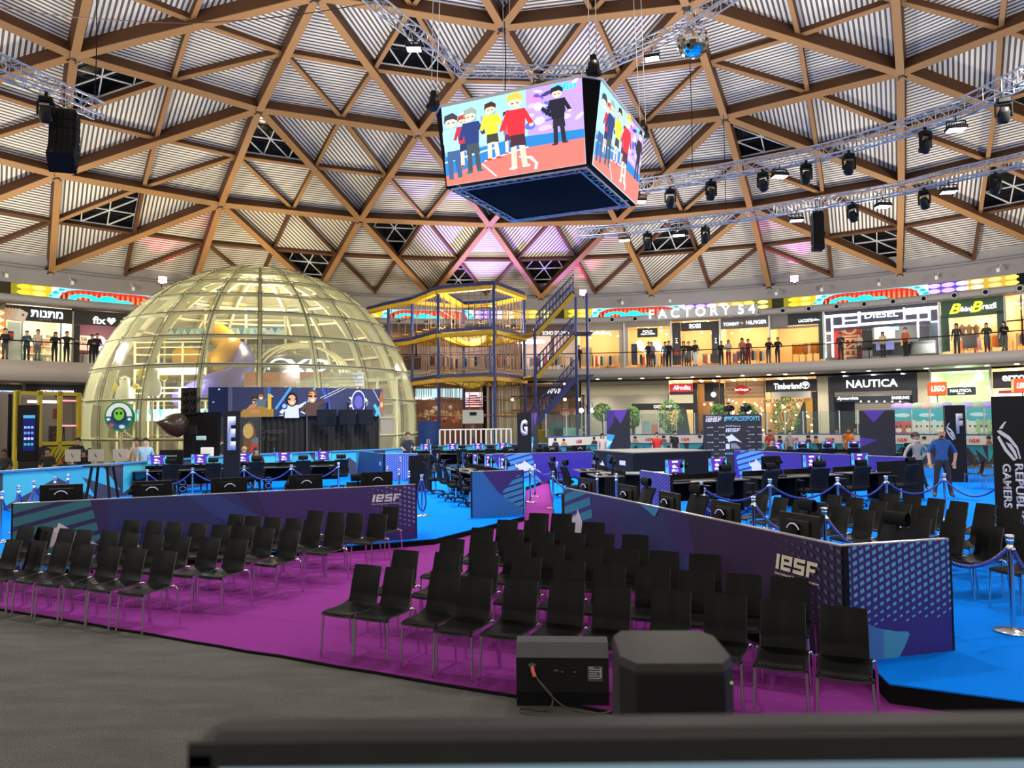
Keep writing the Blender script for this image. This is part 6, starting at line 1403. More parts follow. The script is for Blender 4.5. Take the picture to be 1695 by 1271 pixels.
def tree(px, y, h, z0, r, lab):
    p = D(px, 700, y); o = thing('potted_tree', lab, 'tree', (p.x, p.y, 0)); m = MB(); m.lathe([(0, 0), (.22, 0), (.28, .5), (.26, .5), (.24, .46), (0, .46)], 14); m.build('planter', mat('planter_grey', (.25, .25, .24), .6), o); m = MB(); m.tube([(0, 0, .4), (.05, .02, z0 * .6), (0, 0, z0 + .2)], [.05, .04, .03], 7)
    for i in range(5): a = i * 1.3; m.tube([(0, 0, z0 - .1 + .1 * i), (r * .6 * math.cos(a), r * .6 * math.sin(a), z0 + (h - z0) * .6)], .015, 5)
    m.build('trunk', mat('bark', (.10, .06, .03), .8), o); m = MB()
    for i in range(420):
        u = random.uniform(-1, 1); a = random.uniform(0, 2 * PI); rr = r * random.uniform(.45, 1) ** .5; zc = (z0 + h) / 2 + u * (h - z0) / 2; q = math.sqrt(max(.05, 1 - u * u)) * rr; c = Vector((q * math.cos(a), q * math.sin(a), zc)); d = Vector((random.uniform(-1, 1), random.uniform(-1, 1), random.uniform(-.5, 1))).normalized(); e2 = d.orthogonal().normalized() * .045; m.add([c - d * .1, c + e2, c + d * .12, c - e2], [[0, 1, 2, 3]], i % 2)
    m.build('foliage', [mat('leaf_green', (.09, .24, .05), .6), mat('leaf_light', (.16, .33, .08), .6)], o)
tree(997, 43.5, 3.2, 2.2, .55, 'small green tree at the tower end of the blank beige wall'); tree(1047, 43.5, 3.0, 1.8, .5, 'small green tree half hidden by the tall dark board'); tree(1109, 43.2, 3.35, 1.5, .75, 'leafy green tree in front of the snack kiosk'); tree(1190, 43, 3.1, 2.0, .5, 'small tree behind the left of the press wall'); tree(1237, 43.4, 3.1, 2.0, .55, 'small tree behind the right of the press wall'); tree(1302, 43.2, 3.5, 1.2, .75, 'leafy green tree under the string lights')
# snack kiosk
o = thing('snack_kiosk', 'black-framed snack kiosk with a blue, orange and white sign', 'kiosk'); P0, P1 = D(1048, 700, 46.3), D(1152, 700, 46.3); o.matrix_world = frame(Vector((P0.x, P0.y, 0)), P1 - P0); w = P1.x - P0.x
m = MB(); m.box((w / 2, .2, 3.05), (w, .5, .4)); m.build('fascia', BFAS, o); text('GO', .2, mat('kiosk_orange', (1, .4, .05), .4, emit=(.3, .75, 1), es=2), o, None, (w * .38, -.07, 2.95), .02, bold=.02); text('TAPSTER', .2, WSIGN, o, None, (w * .58, -.07, 2.95), .02, width=w * .22, bold=.02); m = MB(); m.box((w * .43, -.07, 3.05), (.18, .03, .2)); m.build('orange_letter_block', mat('orange_glow', (1, .3, .05), .4, emit=(1, .35, .05), es=1.5), o)
for u in (.01, .99): m = MB(); m.box((w * u, .2, 1.45), (.1, .3, 2.9)); m.build('post', BFAS, o)
m = MB(); m.box((w / 2, .3, .55), (w * .95, .5, 1.1)); m.build('counter', mat('kiosk_grey', (.5, .5, .46), .5), o)
for k in range(5): m = MB(); m.box((w * (.12 + .13 * k), .8, 1.6 + .2 * (k % 2)), (.35, .1, .7)); m.build('menu_board', mat('menu_%d' % (k % 3), [(.75, .74, .7), (.3, .5, .55), (.6, .25, .2)][k % 3], .5), o)
o = MB(); o.add([(-.6, 0, 0), (.6, 0, 0), (.45, .6, 2.1), (.1, .5, 2.3)], [[0, 1, 3], [1, 2, 3], [0, 3, 2], [0, 2, 1]]); o = o.build('tent_flap', mat('dark_tent', (.04, .05, .055), .7)); p = D(1128, 700, 45.6); o.location = (p.x, p.y, 0.75); tag(o, 'dark pointed parasol folded beside the snack kiosk', 'parasol')
o = MB(); o.add([(-.5, 0, 0), (.5, 0, 0), (.55, .3, 2.2), (.45, .3, 2.2)], [[0, 1, 2, 3]]); o.add([(-.5, .1, 0), (.5, .1, 0), (.55, .4, 2.2), (.45, .4, 2.2)], [[3, 2, 1, 0], ]); o = o.build('folded_parasol', mat('dark_tent', (.04, .05, .055), .7)); p = D(1322, 700, 44.5); o.location = (p.x, p.y, 1.0); tag(o, 'dark folded parasol beside the leafy tree under string lights', 'parasol')
# twin globe street lamp
p = D(972, 700, 45); o = thing('globe_lamp_post', 'curled black lamp post with two glowing globes beside the tower stairs', 'lamp post', (p.x, p.y, 0)); m = MB(); m.tube([(0, 0, 0), (0, 0, 3.2)], .035, 8); m.lathe([(.18, 0), (.18, .1), (.05, .3)], 10)
for sx in (-1, 1): m.tube([(0, 0, 2.9), (.15 * sx, 0, 3.3), (.32 * sx, 0, 3.3), (.34 * sx, 0, 3.0)], .02, 6)
m.build('post', BLACK, o)
for sx in (-1, 1): m = MB(); m.ball((.34 * sx, 0, 2.85), .14, 10); m.build('globe', GLOWW, o)
# mint cafe crates and stools near the tower
for k, (px, py, c, lab) in enumerate([(936, 711, '8fd0c4', 'large mint counter block'), (905, 714, 'b0a848', 'olive crate left of the mint block'), (952, 714, '9cd8cc', 'narrow mint block beside the mint counter'), (918, 702, '3a6a58', 'dark green bin on top of the crate')]):
    p = D(px, py, 44.6); m = MB(); m.box((0, 0, p.z / 2 + .1), ((1.5, .9, .6, .8)[k], .7, p.z), b=.02); o = m.build('cafe_block', mat('cloth_' + c, lin(c)[:3], .6)); o.location = (p.x + (0, 0, .3, .1)[k], p.y + 1.0 * (k % 3), 0); tag(o, lab + ' behind the rink glass', 'counter')
p = D(968, 700, 42.6); o = thing('wooden_ladder_chair', 'tall wooden ladder-like stool behind the rink glass', 'stool', (p.x, p.y, 0))
for sx in (-1, 1): m = MB(); m.bar((.35 * sx, 0, 0), (.2 * sx, 0, 2.1), .07, .07, 0, (0, 1, 0)); m.build('leg', mat('honey_wood', (.5, .36, .12), .5), o)
for i in range(6): m = MB(); m.box((0, 0, .3 + .32 * i), (.62 - .045 * i, .06, .06)); m.build('rung', mat('honey_wood', (.5, .36, .12), .5), o)
# soft-toy attraction panel on the right, generic round animals
o = thing('toy_panel', 'teal panel painted with round cartoon animals on the right, above the adverts', 'play panel'); P0, P1 = D(1478, 700, 38.0), D(1646, 700, 35.6); o.matrix_world = frame(Vector((P0.x, P0.y, 0)), P1 - P0); w = (P1 - P0).length; m = MB(); m.box((w / 2, .05, 2.0), (w, .06, 1.3)); m.build('board', mat('toy_teal', (.08, .5, .55), .5), o)
A = Art(); A.rect(0, 1.35, w, 2.65, '48b8c8'); A.rect(0, 1.35, w, 1.75, '6ab87a')
for i in range(4): A.ell(w * (.1 + .25 * i), 2.35, .35, .1, 'd8f0f4', 12)
for i in range(9):
    x = w * (.06 + .105 * i); c = ['c85a68', 'd86a58', 'e8e8e0', 'f4f2ec', 'e0ece8', 'f0ece0', '9aa0c8', 'f2f4f0', 'b0d0a0'][i]; A.ell(x, 1.72, .34, .34, c, 14); A.ell(x - .22, 2.02, .1, .11, c, 8); A.ell(x + .22, 2.02, .1, .11, c, 8); A.ell(x - .1, 1.8, .05, .05, '2a2a30', 7); A.ell(x + .1, 1.8, .05, .05, '2a2a30', 7); A.ell(x, 1.6, .15, .12, 'f4ece0', 8)
A.build('animal_print', PRINT, o, None, .002, .0, clip=(0, 1.35, w, 2.65)); m = MB(); m.box((w / 2, .1, .68), (w, .06, 1.35)); m.build('base_board', WHITE, o)
for i in range(10): m = MB(); m.ball((w * (i + .5) / 10, .3, 2.72), (.36, .3, .26), 12); cc = ['b09ad8', 'b4a0dc', 'a8b8a8', 'd8a8a8', 'a8b8b0', '9a94d0', 'b0b8a8', 'a8a0d8', '9ab0a0', 'a090d0'][i]; m.build('toy_head', mat('cloth_' + cc, lin(cc)[:3], .8), o)
# grey control machine, barrier and panels at the tower foot
p = D(783, 690, 38.5); o = thing('control_machine', 'pale grey machine console with a black display at the tower foot', 'machine', (p.x, p.y, 0)); m = MB(); m.box((0, 0, p.z), (1.05, .5, .7), b=.03); m.build('console', mat('machine_grey', (.42, .42, .38), .5), o); m = MB(); m.box((.02, -.26, p.z + .16), (.34, .02, .16)); m.build('display', BLACK, o); m = MB(); m.box((0, 0, p.z - .75), (.18, .3, .9)); m.box((0, 0, .5), (1.2, .6, 1.0)); m.build('base', mat('machine_dark', (.09, .09, .085), .6), o)
o = thing('barrier', 'white slatted crowd barrier at the foot of the climbing tower', 'barrier'); P0, P1 = D(728, 740, 37.2), D(846, 736, 38.3); o.matrix_world = frame(Vector((P0.x, P0.y, 1.0)), P1 - P0); w = (P1 - P0).length
for z in (0.05, .88): m = MB(); m.box((w / 2, 0, z), (w, .06, .06)); m.build('rail', WHITE, o)
for i in range(15): m = MB(); m.box((w * i / 14, 0, .45), (.07, .05, .85)); m.build('slat', WHITE, o)
m = MB(); m.box((w / 2, 0, -.5), (w, .1, 1.0)); m.build('base_board', mat('tan_board', (.45, .32, .2), .6), o)
p = D(707, 725, 40.5); m = MB(); m.bar((-.1, 0, 0), (.0, .1, 1.35), .05, .05, 0, (0, 1, 0)); m.bar((.22, 0, 0), (.1, .1, 1.35), .05, .05, 0, (0, 1, 0)); [m.box((.05, .05, .25 * i + .2), (.26, .05, .04)) for i in range(4)]; o = m.build('stepladder', ALU); o.location = (p.x, p.y, 0.0); tag(o, 'small aluminium stepladder against the royal blue panel', 'ladder')
# ================================================================== GAMING AREA
random.seed(44)
INK, PURP, TEALC, SLATE, LIGHT = '2a1a5e', '3a1f6c', '2f8fae', '2a3f86', 'd6d6de'
WING = [(0, .62), (.10, .50), (.13, .60), (.22, .56), (.25, .64), (.30, .60), (.34, .74), (1.0, .10), (.60, .24), (.30, .20), (.22, .10), (.10, .30), (.16, .32), (.02, .46)]
def wing(A, x, z, w, h, col): A.poly([(x + p[0] * w, z + (p[1] - .1) / .64 * h) for p in WING], col)
def hexstripes(A, x, z, r, col, dark, n=6):
    def clip(pts):
        for k in range(6):
            a = PI / 3 * k + .25; nx, nz = math.cos(a), math.sin(a); lim = x * nx + z * nz + r * .9; out = []
            for i in range(len(pts)):
                p, q = pts[i], pts[(i + 1) % len(pts)]; dp_, dq = lim - p[0] * nx - p[1] * nz, lim - q[0] * nx - q[1] * nz
                if dp_ >= 0: out.append(p)
                if dp_ * dq < 0: t = dp_ / (dp_ - dq); out.append((p[0] + (q[0] - p[0]) * t, p[1] + (q[1] - p[1]) * t))
            pts = out
            if len(pts) < 3: return None
        return pts
    for i in range(-n, n + 1):
        b_ = z + i * r * .27; s_ = .25
        q = clip([(x - 1.6 * r, b_ - 1.6 * r * s_ - .09 * r), (x + 1.6 * r, b_ + 1.6 * r * s_ - .09 * r), (x + 1.6 * r, b_ + 1.6 * r * s_ + .09 * r), (x - 1.6 * r, b_ - 1.6 * r * s_ + .09 * r)])
        if q: A.poly(q, col)
def dots(A, x0, z0, x1, z1, d, col, slant=.35, keep=None, sz=.55):
    nx, nz = int((x1 - x0) / d) + 2, int((z1 - z0) / d) + 2; A.n += 1; A.hold = True
    for i in range(-2, nx + 4):
        for j in range(-4, nz + 4):
            x, z = x0 + i * d + j * d * .15 * 0, z0 + j * d + i * d * slant
            if x < x0 or x > x1 - d * .3 or z < z0 or z > z1 - d * .3: continue
            k = 1.0 if keep is None else keep((x - x0) / (x1 - x0), (z - z0) / (z1 - z0))
            if k <= 0: continue
            s_ = d * sz * min(1, .55 + .45 * k); A.poly([(x, z), (x + s_, z + s_ * slant), (x + s_ * .9, z + s_ * slant + s_ * .8 * min(1, k + .2)), (x - s_ * .1, z + s_ * .8 * min(1, k + .2))], col)
    A.hold = False
EDGE = mat('silver_edge', (.45, .44, .46), .35, .6)
PANELM = {}
def partition(label, p0, p1, z0, h=1.0, art=None, base='2a1f62', th=.05, logo=None, logow=.5):
    o = thing('partition', label, 'partition'); o.matrix_world = frame(Vector((p0.x, p0.y, z0)), p1 - p0); w = (Vector((p1.x, p1.y)) - Vector((p0.x, p0.y))).length
    m = MB(); m.box((w / 2, th / 2, h / 2), (w, th, h)); m.build('panel', mat('panel_' + base, lin(base)[:3], .45), o)
    m = MB(); m.box((w / 2, th / 2, h + .006), (w, th + .004, .012)); m.build('top_edge', EDGE, o)
    for x in (-.012, w + .012): m = MB(); m.box((x, th / 2, h / 2), (.024, th + .004, h + .01)); m.build('side_edge', BLACK, o)
    if art:
        A = Art(); art(A, w, h); A.build('printed_art', PRINT, o, None, .0007, .001, clip=(0, 0, w, h))
    return o, w
GREYL = mat('pale_lettering', (.62, .61, .66), .5)
CREAML = mat('cream_lettering', (.66, .62, .52), .5)
IE = [(0, 0, .8, 2.6), (1.3, 2, 4, 2.6), (1.3, 1, 4, 1.55), (1.3, 0, 3.8, .6), (1.3, 0, 2, 2.6), (3.3, 1, 4, 2.6), (4.5, 2, 7.1, 2.6), (4.5, 1, 7.1, 1.6), (4.4, 0, 7.1, .6), (4.5, 1, 5.2, 2.6), (6.4, 0, 7.1, 1.6), (7.6, 0, 8.35, 2.6), (7.6, 2, 10, 2.6), (7.6, .95, 9.6, 1.5)]
def iesf(o, xc, z, wd, mt=GREYL, sub=True, y=-.02):
    A = Art(); k = wd / 10.5; c = 'd2ccb6' if mt is CREAML else 'd0d0d8'
    for x0, z0, x1, z1 in IE: A.poly([(xc + (x + .2 * q - 5.2) * k, z + q * k) for x, q in ((x0, z0), (x1, z0), (x1, z1), (x0, z1))], c)
    A.build('lettering', PRINT, o, None, .0003, -y)
    if sub: text('International Esports Federation', wd * .055, mt, o, None, (xc, y, z - wd * .1), .003, width=wd * 1.02)
def art_left(A, w, h):
    A.poly([(0, 0), (w * .22, 0), (w * .22, h), (0, h)], '2a1a58'); A.poly([(w * .2, 0), (w * .62, 0), (w * .5, h), (w * .2, h)], '1f2a66'); A.poly([(w * .45, h), (w * .72, 0), (w * .58, 0), (w * .38, h)], '24387a'); A.poly([(w * .62, 0), (w, 0), (w, h), (w * .55, h)], '352063')
    hexstripes(A, .42, .62, .75, '2a6c7c', INK); wing(A, .32, .3, .82, .38, 'c8c6cc')
    A.rect(.72, .1, .76, .26, 'c8c6cc'); A.rect(.80, .18, 1.0, .22, 'b8b6c4'); A.rect(.80, .1, 1.1, .14, 'b8b6c4'); dots(A, w - 1.0, .25, w, h, .085, '6f80b8', -.3, lambda u, v: (u * 1.3 - (1 - v) * .4))
o, w = partition('long navy partition with striped hexagon and lettering behind the left seat block', PL0, PL1, ZA, 1.0, art_left, '2a1a58'); iesf(o, w - .57, .72, .54)
PLo = o
def art_mid(A, w, h):
    A.poly([(0, 0), (w, 0), (w, h), (0, h)], '2b1f5c'); A.poly([(w * .3, 0), (w * .62, 0), (w * .5, h), (w * .32, h)], '232a60'); A.poly([(w * .5, 0), (w * .64, 0), (w * .6, h * .55)], '1f3268'); A.poly([(w * .66, 0), (w, 0), (w, h), (w * .6, h)], '2a1840')
    hexstripes(A, .45, .55, .72, '27708c', INK); wing(A, .28, .22, .75, .5, 'c4c4cc'); A.rect(.62, .06, .66, .2, 'c4c4cc'); A.rect(.70, .06, .95, .18, '8a88a8'); A.poly([(w * .42, h), (w * .5, h), (w * .48, h * .88)], '2f7fb0'); dots(A, w - 1.15, .2, w, h, .085, '3f5470', -.25, lambda u, v: u * 1.4 - (1 - v) * .35 - .15)
o, w = partition('long purple partition with striped hexagon and lettering beside the middle seat block', PM0, PM1, ZB, 1.0, art_mid, '2b1f5c'); iesf(o, w - .58, .66, .60, CREAML)
def art_right(A, w, h):
    A.poly([(0, 0), (w, 0), (w, h), (0, h)], '2d1b6e'); dots(A, 0, .18, w, h + .1, .068, '4f9cb4', .42, lambda u, v: min(1, .2 + v * 1.6) if v > .12 + .0 * u else 0, .62)
    A.poly([(0, 0), (.52, 0), (.58, .08), (.64, .19), (.62, .215), (.5, .225), (.3, .27), (0, .41)], '3f52a8'); A.poly([(.16, 0), (.52, 0), (.58, .08), (.64, .19), (.62, .215), (.5, .225), (.3, .27), (.16, .33)], '3f6cac'); A.poly([(.36, 0), (.52, 0), (.58, .08), (.64, .19), (.62, .215), (.5, .225), (.36, .255)], '3f88ac')
partition('short purple partition covered in teal square dots at the right', PR0, PR1, ZB, 1.0, art_right, '2d1b6e')
def art_pg(A, w, h):
    A.poly([(0, 0), (w, 0), (w, h), (0, h)], '2268a8'); A.poly([(0, 0), (w, 0), (w, .2), (.3, .75), (0, .6)], '2560a8'); A.poly([(.25, h), (w, h), (w, .15), (.62, .55)], '361f6c'); 
    hexstripes(A, w, .42, .5, '2f8cb8', INK); A.poly([(0, 0), (w, 0), (w, .12), (.6, .52), (.2, h), (0, h)], '2268a8')
PG0, PG1 = G(782, 857, ZA), G(866, 852, ZA); partition('short blue and purple partition at the head of the left aisle desks', PG0, PG1, ZA, 1.03, art_pg, '2268a8')
PF0, PF1 = G(803, 752, ZA + 1), G(980, 747.5, ZA + 1)
def art_pf(A, w, h):
    A.rect(0, 0, w, h, '36247e'); A.rect(w * .28, 0, w, h, '38268a'); A.poly([(0, h), (.25, h), (.5, .45), (.3, .4)], '2f8ac4'); hexstripes(A, 1.2, .55, .7, '3f8fc0', INK); wing(A, 1.1, .3, 1.0, .45, 'd8d8e0'); A.poly([(1.5, 0), (2.1, 0), (1.75, .35)], '3f9ad0')
partition('purple partition with wing logo behind the queue posts on the purple aisle', PF0, PF1, ZA, 1.0, art_pf, '36247e')
PB0, PB1 = G(1215, 745.4, ZB + 1), G(1500, 757, ZB + 1)
def art_pb(A, w, h): A.rect(0, 0, w, h, '38268a'); hexstripes(A, .8, .55, .7, '4f9ad4', INK); wing(A, .7, .25, .9, .5, 'd8d8e0')
o, w = partition('purple partition with wing logo beyond the press wall on the right platform', PB0, PB1, ZB, 1.0, art_pb, '38268a'); iesf(o, w * .62, .2, .5, sub=False)
SM0, SM1 = G(1059.5, 779, ZB + 1), G(1109, 786, ZB + 1)
def art_sm(A, w, h): A.rect(0, 0, w, h, '2a1f80'); dots(A, 0, 0, w, h, .075, '7a7ac0', .5)
partition('small violet dotted end panel of the right desk row', SM0, SM1, ZB, 1.0, art_sm, '2a1f80')
LB0, LB1, LB2 = G(590, 746.5, ZA + 1), G(635.4, 751.2, ZA + 1), G(692, 750.5, ZA + 1)
def art_lb(A, w, h): A.rect(0, 0, w, h, '2a3f74'); A.poly([(0, 0), (w * .12, h), (0, h)], '3fb0c4'); A.rect(w * .84, .55, w * .92, .7, '9aa8c8')
partition('slate blue side partition near the man in a suit', LB0, LB1, ZA, 1.0, art_lb, '2a3f74')
def art_lb2(A, w, h): A.rect(0, 0, w, h, '2438a0'); dots(A, 0, 0, w, h, .07, '8ab0e0', .45)
partition('bright blue dotted partition below the man in a suit', LB1, LB2, ZA, 1.0, art_lb2, '2438a0')
# black box stage with pale top
st = thing('box_stage', 'black box stage with pale top and small sponsor logos', 'stage'); Q = [G(1048, 749, 1.3), G(1177, 745, 1.3), G(1100, 741, 1.3), G(982, 744, 1.3)]
m = MB(); m.prism([(q.x, q.y) for q in Q], 1.24, (0, 0, .03)); m.build('body', mat('stage_black', (.006, .006, .008), .6, spec=.2), st); m = MB(); m.prism([(q.x, q.y) for q in Q], .03, (0, 0, 1.27)); m.build('deck', mat('stage_top', (.17, .165, .155), .8, spec=.05), st)
for a, b_ in ((Q[3], Q[0]), (Q[0], Q[1])):
    M1 = frame(Vector((a.x, a.y, .03)), b_ - a); w = (b_ - a).length; A = Art()
    if a is Q[3]: wing(A, .5, .55, .55, .4, 'd0d0d8'); A.rect(.55, .3, .7, .48, 'b8b8c4'); A.rect(.74, .3, 1.2, .34, 'b8b8c4'); A.rect(.74, .4, 1.0, .44, 'b8b8c4'); A.rect(1.9, .86, 2.3, 1.0, 'c8c8d0')
    else: A.rect(.1, .45, .5, .52, '4a4a52'); A.ell(.75, .48, .06, .06, '5a5a62', 8); A.rect(1.0, .42, 1.35, .54, 'a8a8b0'); A.ell(1.45, .48, .08, .08, 'a8a8b0', 8)
    A.build('logo_print', PRINT, st, M1, .001, .01)
# press wall
P0, P1 = D(1166, 750, 28.5), D(1262, 750, 28.5); o = thing('press_wall', 'black sponsor press wall with blue hashtag lettering', 'press wall'); o.matrix_world = frame(Vector((P0.x, P0.y, ZB)), P1 - P0); w = P1.x - P0.x; zt_ = D(1200, 686, 28.5).z - ZB
m = MB(); m.box((w / 2, .06, zt_ / 2), (w, .1, zt_)); m.build('board', mat('press_black', (.012, .011, .015), .6), o); m = MB()
for sx in (.03, .97): m.bar((w * sx, .1, 0), (w * sx, .9, .0), .06, .06); m.bar((w * sx, .85, .03), (w * sx, .12, zt_ * .8), .04, .04)
m.build('support_legs', BLACK, o); BLUL = mat('blue_lettering', (.12, .42, .62), .5)
text('#WORLDESPORTS', .20, BLUL, o, None, (w * .66, -.01, zt_ - .27), .004, width=w * .62, bold=.02); text('World Esports', .07, GREYL, o, None, (w * .17, -.01, zt_ - .12), .003, width=w * .27, bold=.02); iesf(o, w * .17, zt_ - .27, w * .28, sub=False, y=-.01)
text('World Esports', .07, GREYL, o, None, (w * .5, -.01, zt_ - .48), .003, width=w * .26, bold=.02); iesf(o, w * .5, zt_ - .66, w * .26, sub=False, y=-.01); text('#WORLDESPORTS', .09, BLUL, o, None, (w * .5, -.01, zt_ - 1.52), .003, width=w * .3, bold=.02)
A = Art(); wing(A, w * .37, zt_ - 1.06, w * .28, .34, 'cfd4dc'); A.rect(w * .37, zt_ - 1.3, w * .44, zt_ - 1.1, 'c8ccd4')
for r in range(4): A.rect(w * .46, zt_ - 1.12 - .05 * r, w * (.56 + .02 * r), zt_ - 1.10 - .05 * r, 'c8ccd4')
for r in range(5):
    for c, x in enumerate((.05, .25, .76, .92)):
        z = zt_ - .5 - .28 * r; A.rect(w * x, z, w * (x + .07), z + .035, '8a8a92'); A.ell(w * (x + .09), z + .02, .035, .035, '9a9aa2', 7)
    for c, x in enumerate((.17, .72)): z = zt_ - .64 - .28 * r; A.rect(w * x, z, w * (x + .08), z + .025, '75757d')
A.build('logo_print', PRINT, o, None, .0005, .008)
# ---- tall square columns with a letter
CB = mat('column_black', (.005, .005, .007), .5, spec=.25); LET = mat('column_letter', (.50, .50, .56), .5)
def rog(A, x, z, w, h, col):
    for P in ([(.1, .82), (.2, .9), (.36, 1), (.44, 1), (.34, .92), (.26, .82)], [(0, .76), (.14, .79), (.55, .63), (.88, .36), (1, .06), (.94, .04), (.82, .3), (.5, .53), (.1, .69)], [(0, .6), (.1, .64), (.42, .3), (.8, .02), (.66, 0), (.3, .25)], [(.36, .48), (.6, .42), (.78, .25), (.87, .05), (.8, .05), (.64, .22), (.5, .34)]): A.poly([(x + p[0] * w, z + p[1] * h) for p in P], col)
def column(label, pos, wd, h, rz, letter=None, art=None, dp_=None, base=CB):
    o = thing('letter_column' if letter else 'square_column', label, 'column', pos, rz); d = dp_ or wd; m = MB(); m.box((0, d / 2, h / 2), (wd, d, h)); m.build('body', base, o)
    if letter: text(letter, h * .26 if letter != 'E' else h * .36, LET, o, None, (.0 if letter != 'F' else wd * .2, -.012, h * (.63 if letter != 'E' else .58)), .012, width=wd * (.5 if letter != 'F' else .34), bold=.06)
    if art:
        for (M1, f, ww) in art(o, wd, d, h): A = Art(); f(A, ww, h); A.build('printed_art', PRINT, o, M1, .001, .004, clip=(0, 0, ww, h))
    return o
def shards(A, w, h):
    A.rect(0, 0, w, h, '14121c'); A.poly([(w * .2, h), (w * .9, h), (w * .6, h * .78)], '4a2a8a'); A.poly([(0, h), (w * .35, h), (w * .3, h * .8), (0, h * .65)], '33206a'); A.poly([(0, h * .3), (w * .35, h * .6), (0, h * .62)], '2f8cb4'); A.poly([(0, h * .52), (w * .25, h * .5), (0, h * .4)], '8ad4e0')
def side_r(f): return lambda o, wd, d, h: [(Matrix.Translation((wd / 2, 0, 0)) @ Matrix.Rotation(PI / 2, 4, 'Z'), f, d)]
def front(f): return lambda o, wd, d, h: [(Matrix.Translation((-wd / 2, 0, 0)), f, wd)]
p = D(383, 790, 20.5); column('tall black column with a big letter E on the left platform', (p.x, p.y, ZA), .42, 2.52, .3, 'E')
p = D(868, 740, 30.2); column('tall dark column with letter G at the head of the purple aisle', (p.x, p.y, ZA), .62, 2.48, -.72 + .25, 'G', side_r(shards))
p = D(1583, 795, 24.4); o = column('tall black column with letter F behind the man in blue', (p.x + .04, p.y, ZB), .57, 2.47, -.43, 'F'); A = Art(); rog(A, -.27, 1.35, .26, .55, 'c8c8d2'); A.build('eye_logo', PRINT, o, None, .001, .006)
p = D(1024, 735, 30.5); column('dark board column with purple and teal shards near the cafe tables', (p.x, p.y, ZB), .94, 2.5, -.12, None, front(shards), .5)
def shards2(A, w, h): A.rect(0, 0, w, h, '15131c'); A.poly([(w * .1, h), (w * .75, h), (w * .4, h * .82)], '4a2a8a'); A.poly([(0, h * .45), (0, h * .6), (w * .5, h * .56)], '43267e')
p = D(1453, 735, 26.5); column('dark board column with violet shards left of the cartoon animal panel', (p.x, p.y, ZB), 1.12, 2.35, -.42, None, front(shards2), .5)
p = D(1652, 850, 11.6); o = column('tall black column with an eye logo and vertical lettering at the right edge', (p.x + .40, p.y, ZB), .74, 2.42, -.6); A = Art(); rog(A, -.31, 1.43, .30, .6, 'cfcfd4'); A.build('eye_logo', PRINT, o, None, .001, .006)
text('REPUBLIC OF', .11, GREYL, o, None, (-.095, -.01, .76), .004, width=1.25, bold=.03, rot=-PI / 2); text('GAMERS', .11, GREYL, o, None, (-.255, -.01, 1.04), .004, width=.68, bold=.03, rot=-PI / 2)
# ---------------------------------------------------------------- gaming gear (each with its parts)
CHG = mat('office_mesh', (.009, .010, .013), .8, spec=.2); SEATB = mat('office_seat', (.006, .006, .007), .85, spec=.2)
def make_office_chair():
    o = thing('office_chair', None, None)
    m = MB(); m.grid(lambda u, v: (-.23 + .46 * u, .22 + .09 * v - .05 * math.sin(PI * v) - .05 * (1 - abs(2 * u - 1)) * .6 + .03, .47 + .5 * v), 8, 8, 0, .045); m.build('backrest', CHG, o)
    m = MB()
    for i in range(5): m.box((0, .29, .56 + .07 * i), (.40, .012, .02))
    m.build('back_ribs', BLACK, o)
    m = MB(); m.grid(lambda u, v: (-.15 + .3 * u, .29 + .04 * math.cos(2 * PI * v), 1.06 + .075 * math.sin(2 * PI * v)), 6, 10); m.tube([(0, .30, .92), (0, .31, 1.05)], .02, 6); m.build('headrest', SEATB, o)
    m = MB(); m.box((0, -.02, .43), (.5, .48, .09), b=.035); m.build('seat', SEATB, o)
    for s_ in (-1, 1):
        m = MB(); m.tube([(s_ * .25, .05, .45), (s_ * .29, .05, .55), (s_ * .29, .05, .66)], .018, 6); m.box((s_ * .29, 0, .67), (.08, .26, .03), b=.012); m.build('armrest', BLACK, o)
    m = MB(); m.tube([(0, 0, .08), (0, 0, .42)], .028, 8); m.build('gas_lift', ALU, o)
    m = MB()
    for i in range(5): a = 2 * PI * i / 5 + .3; m.bar((0, 0, .1), (.3 * math.cos(a), .3 * math.sin(a), .07), .045, .03)
    m.build('star_base', DARKG, o)
    for i in range(5):
        a = 2 * PI * i / 5 + .3; m = MB(); m.T = Matrix.Translation((.3 * math.cos(a), .3 * math.sin(a), .03)) @ Matrix.Rotation(a, 4, 'Z') @ Matrix.Rotation(PI / 2, 4, 'Y'); m.lathe([(0, -.02), (.03, -.02), (.03, .02), (0, .02)], 10); m.build('caster', BLACK, o)
    return o
SCR2 = attr_mat('monitor_screen', 1.25)
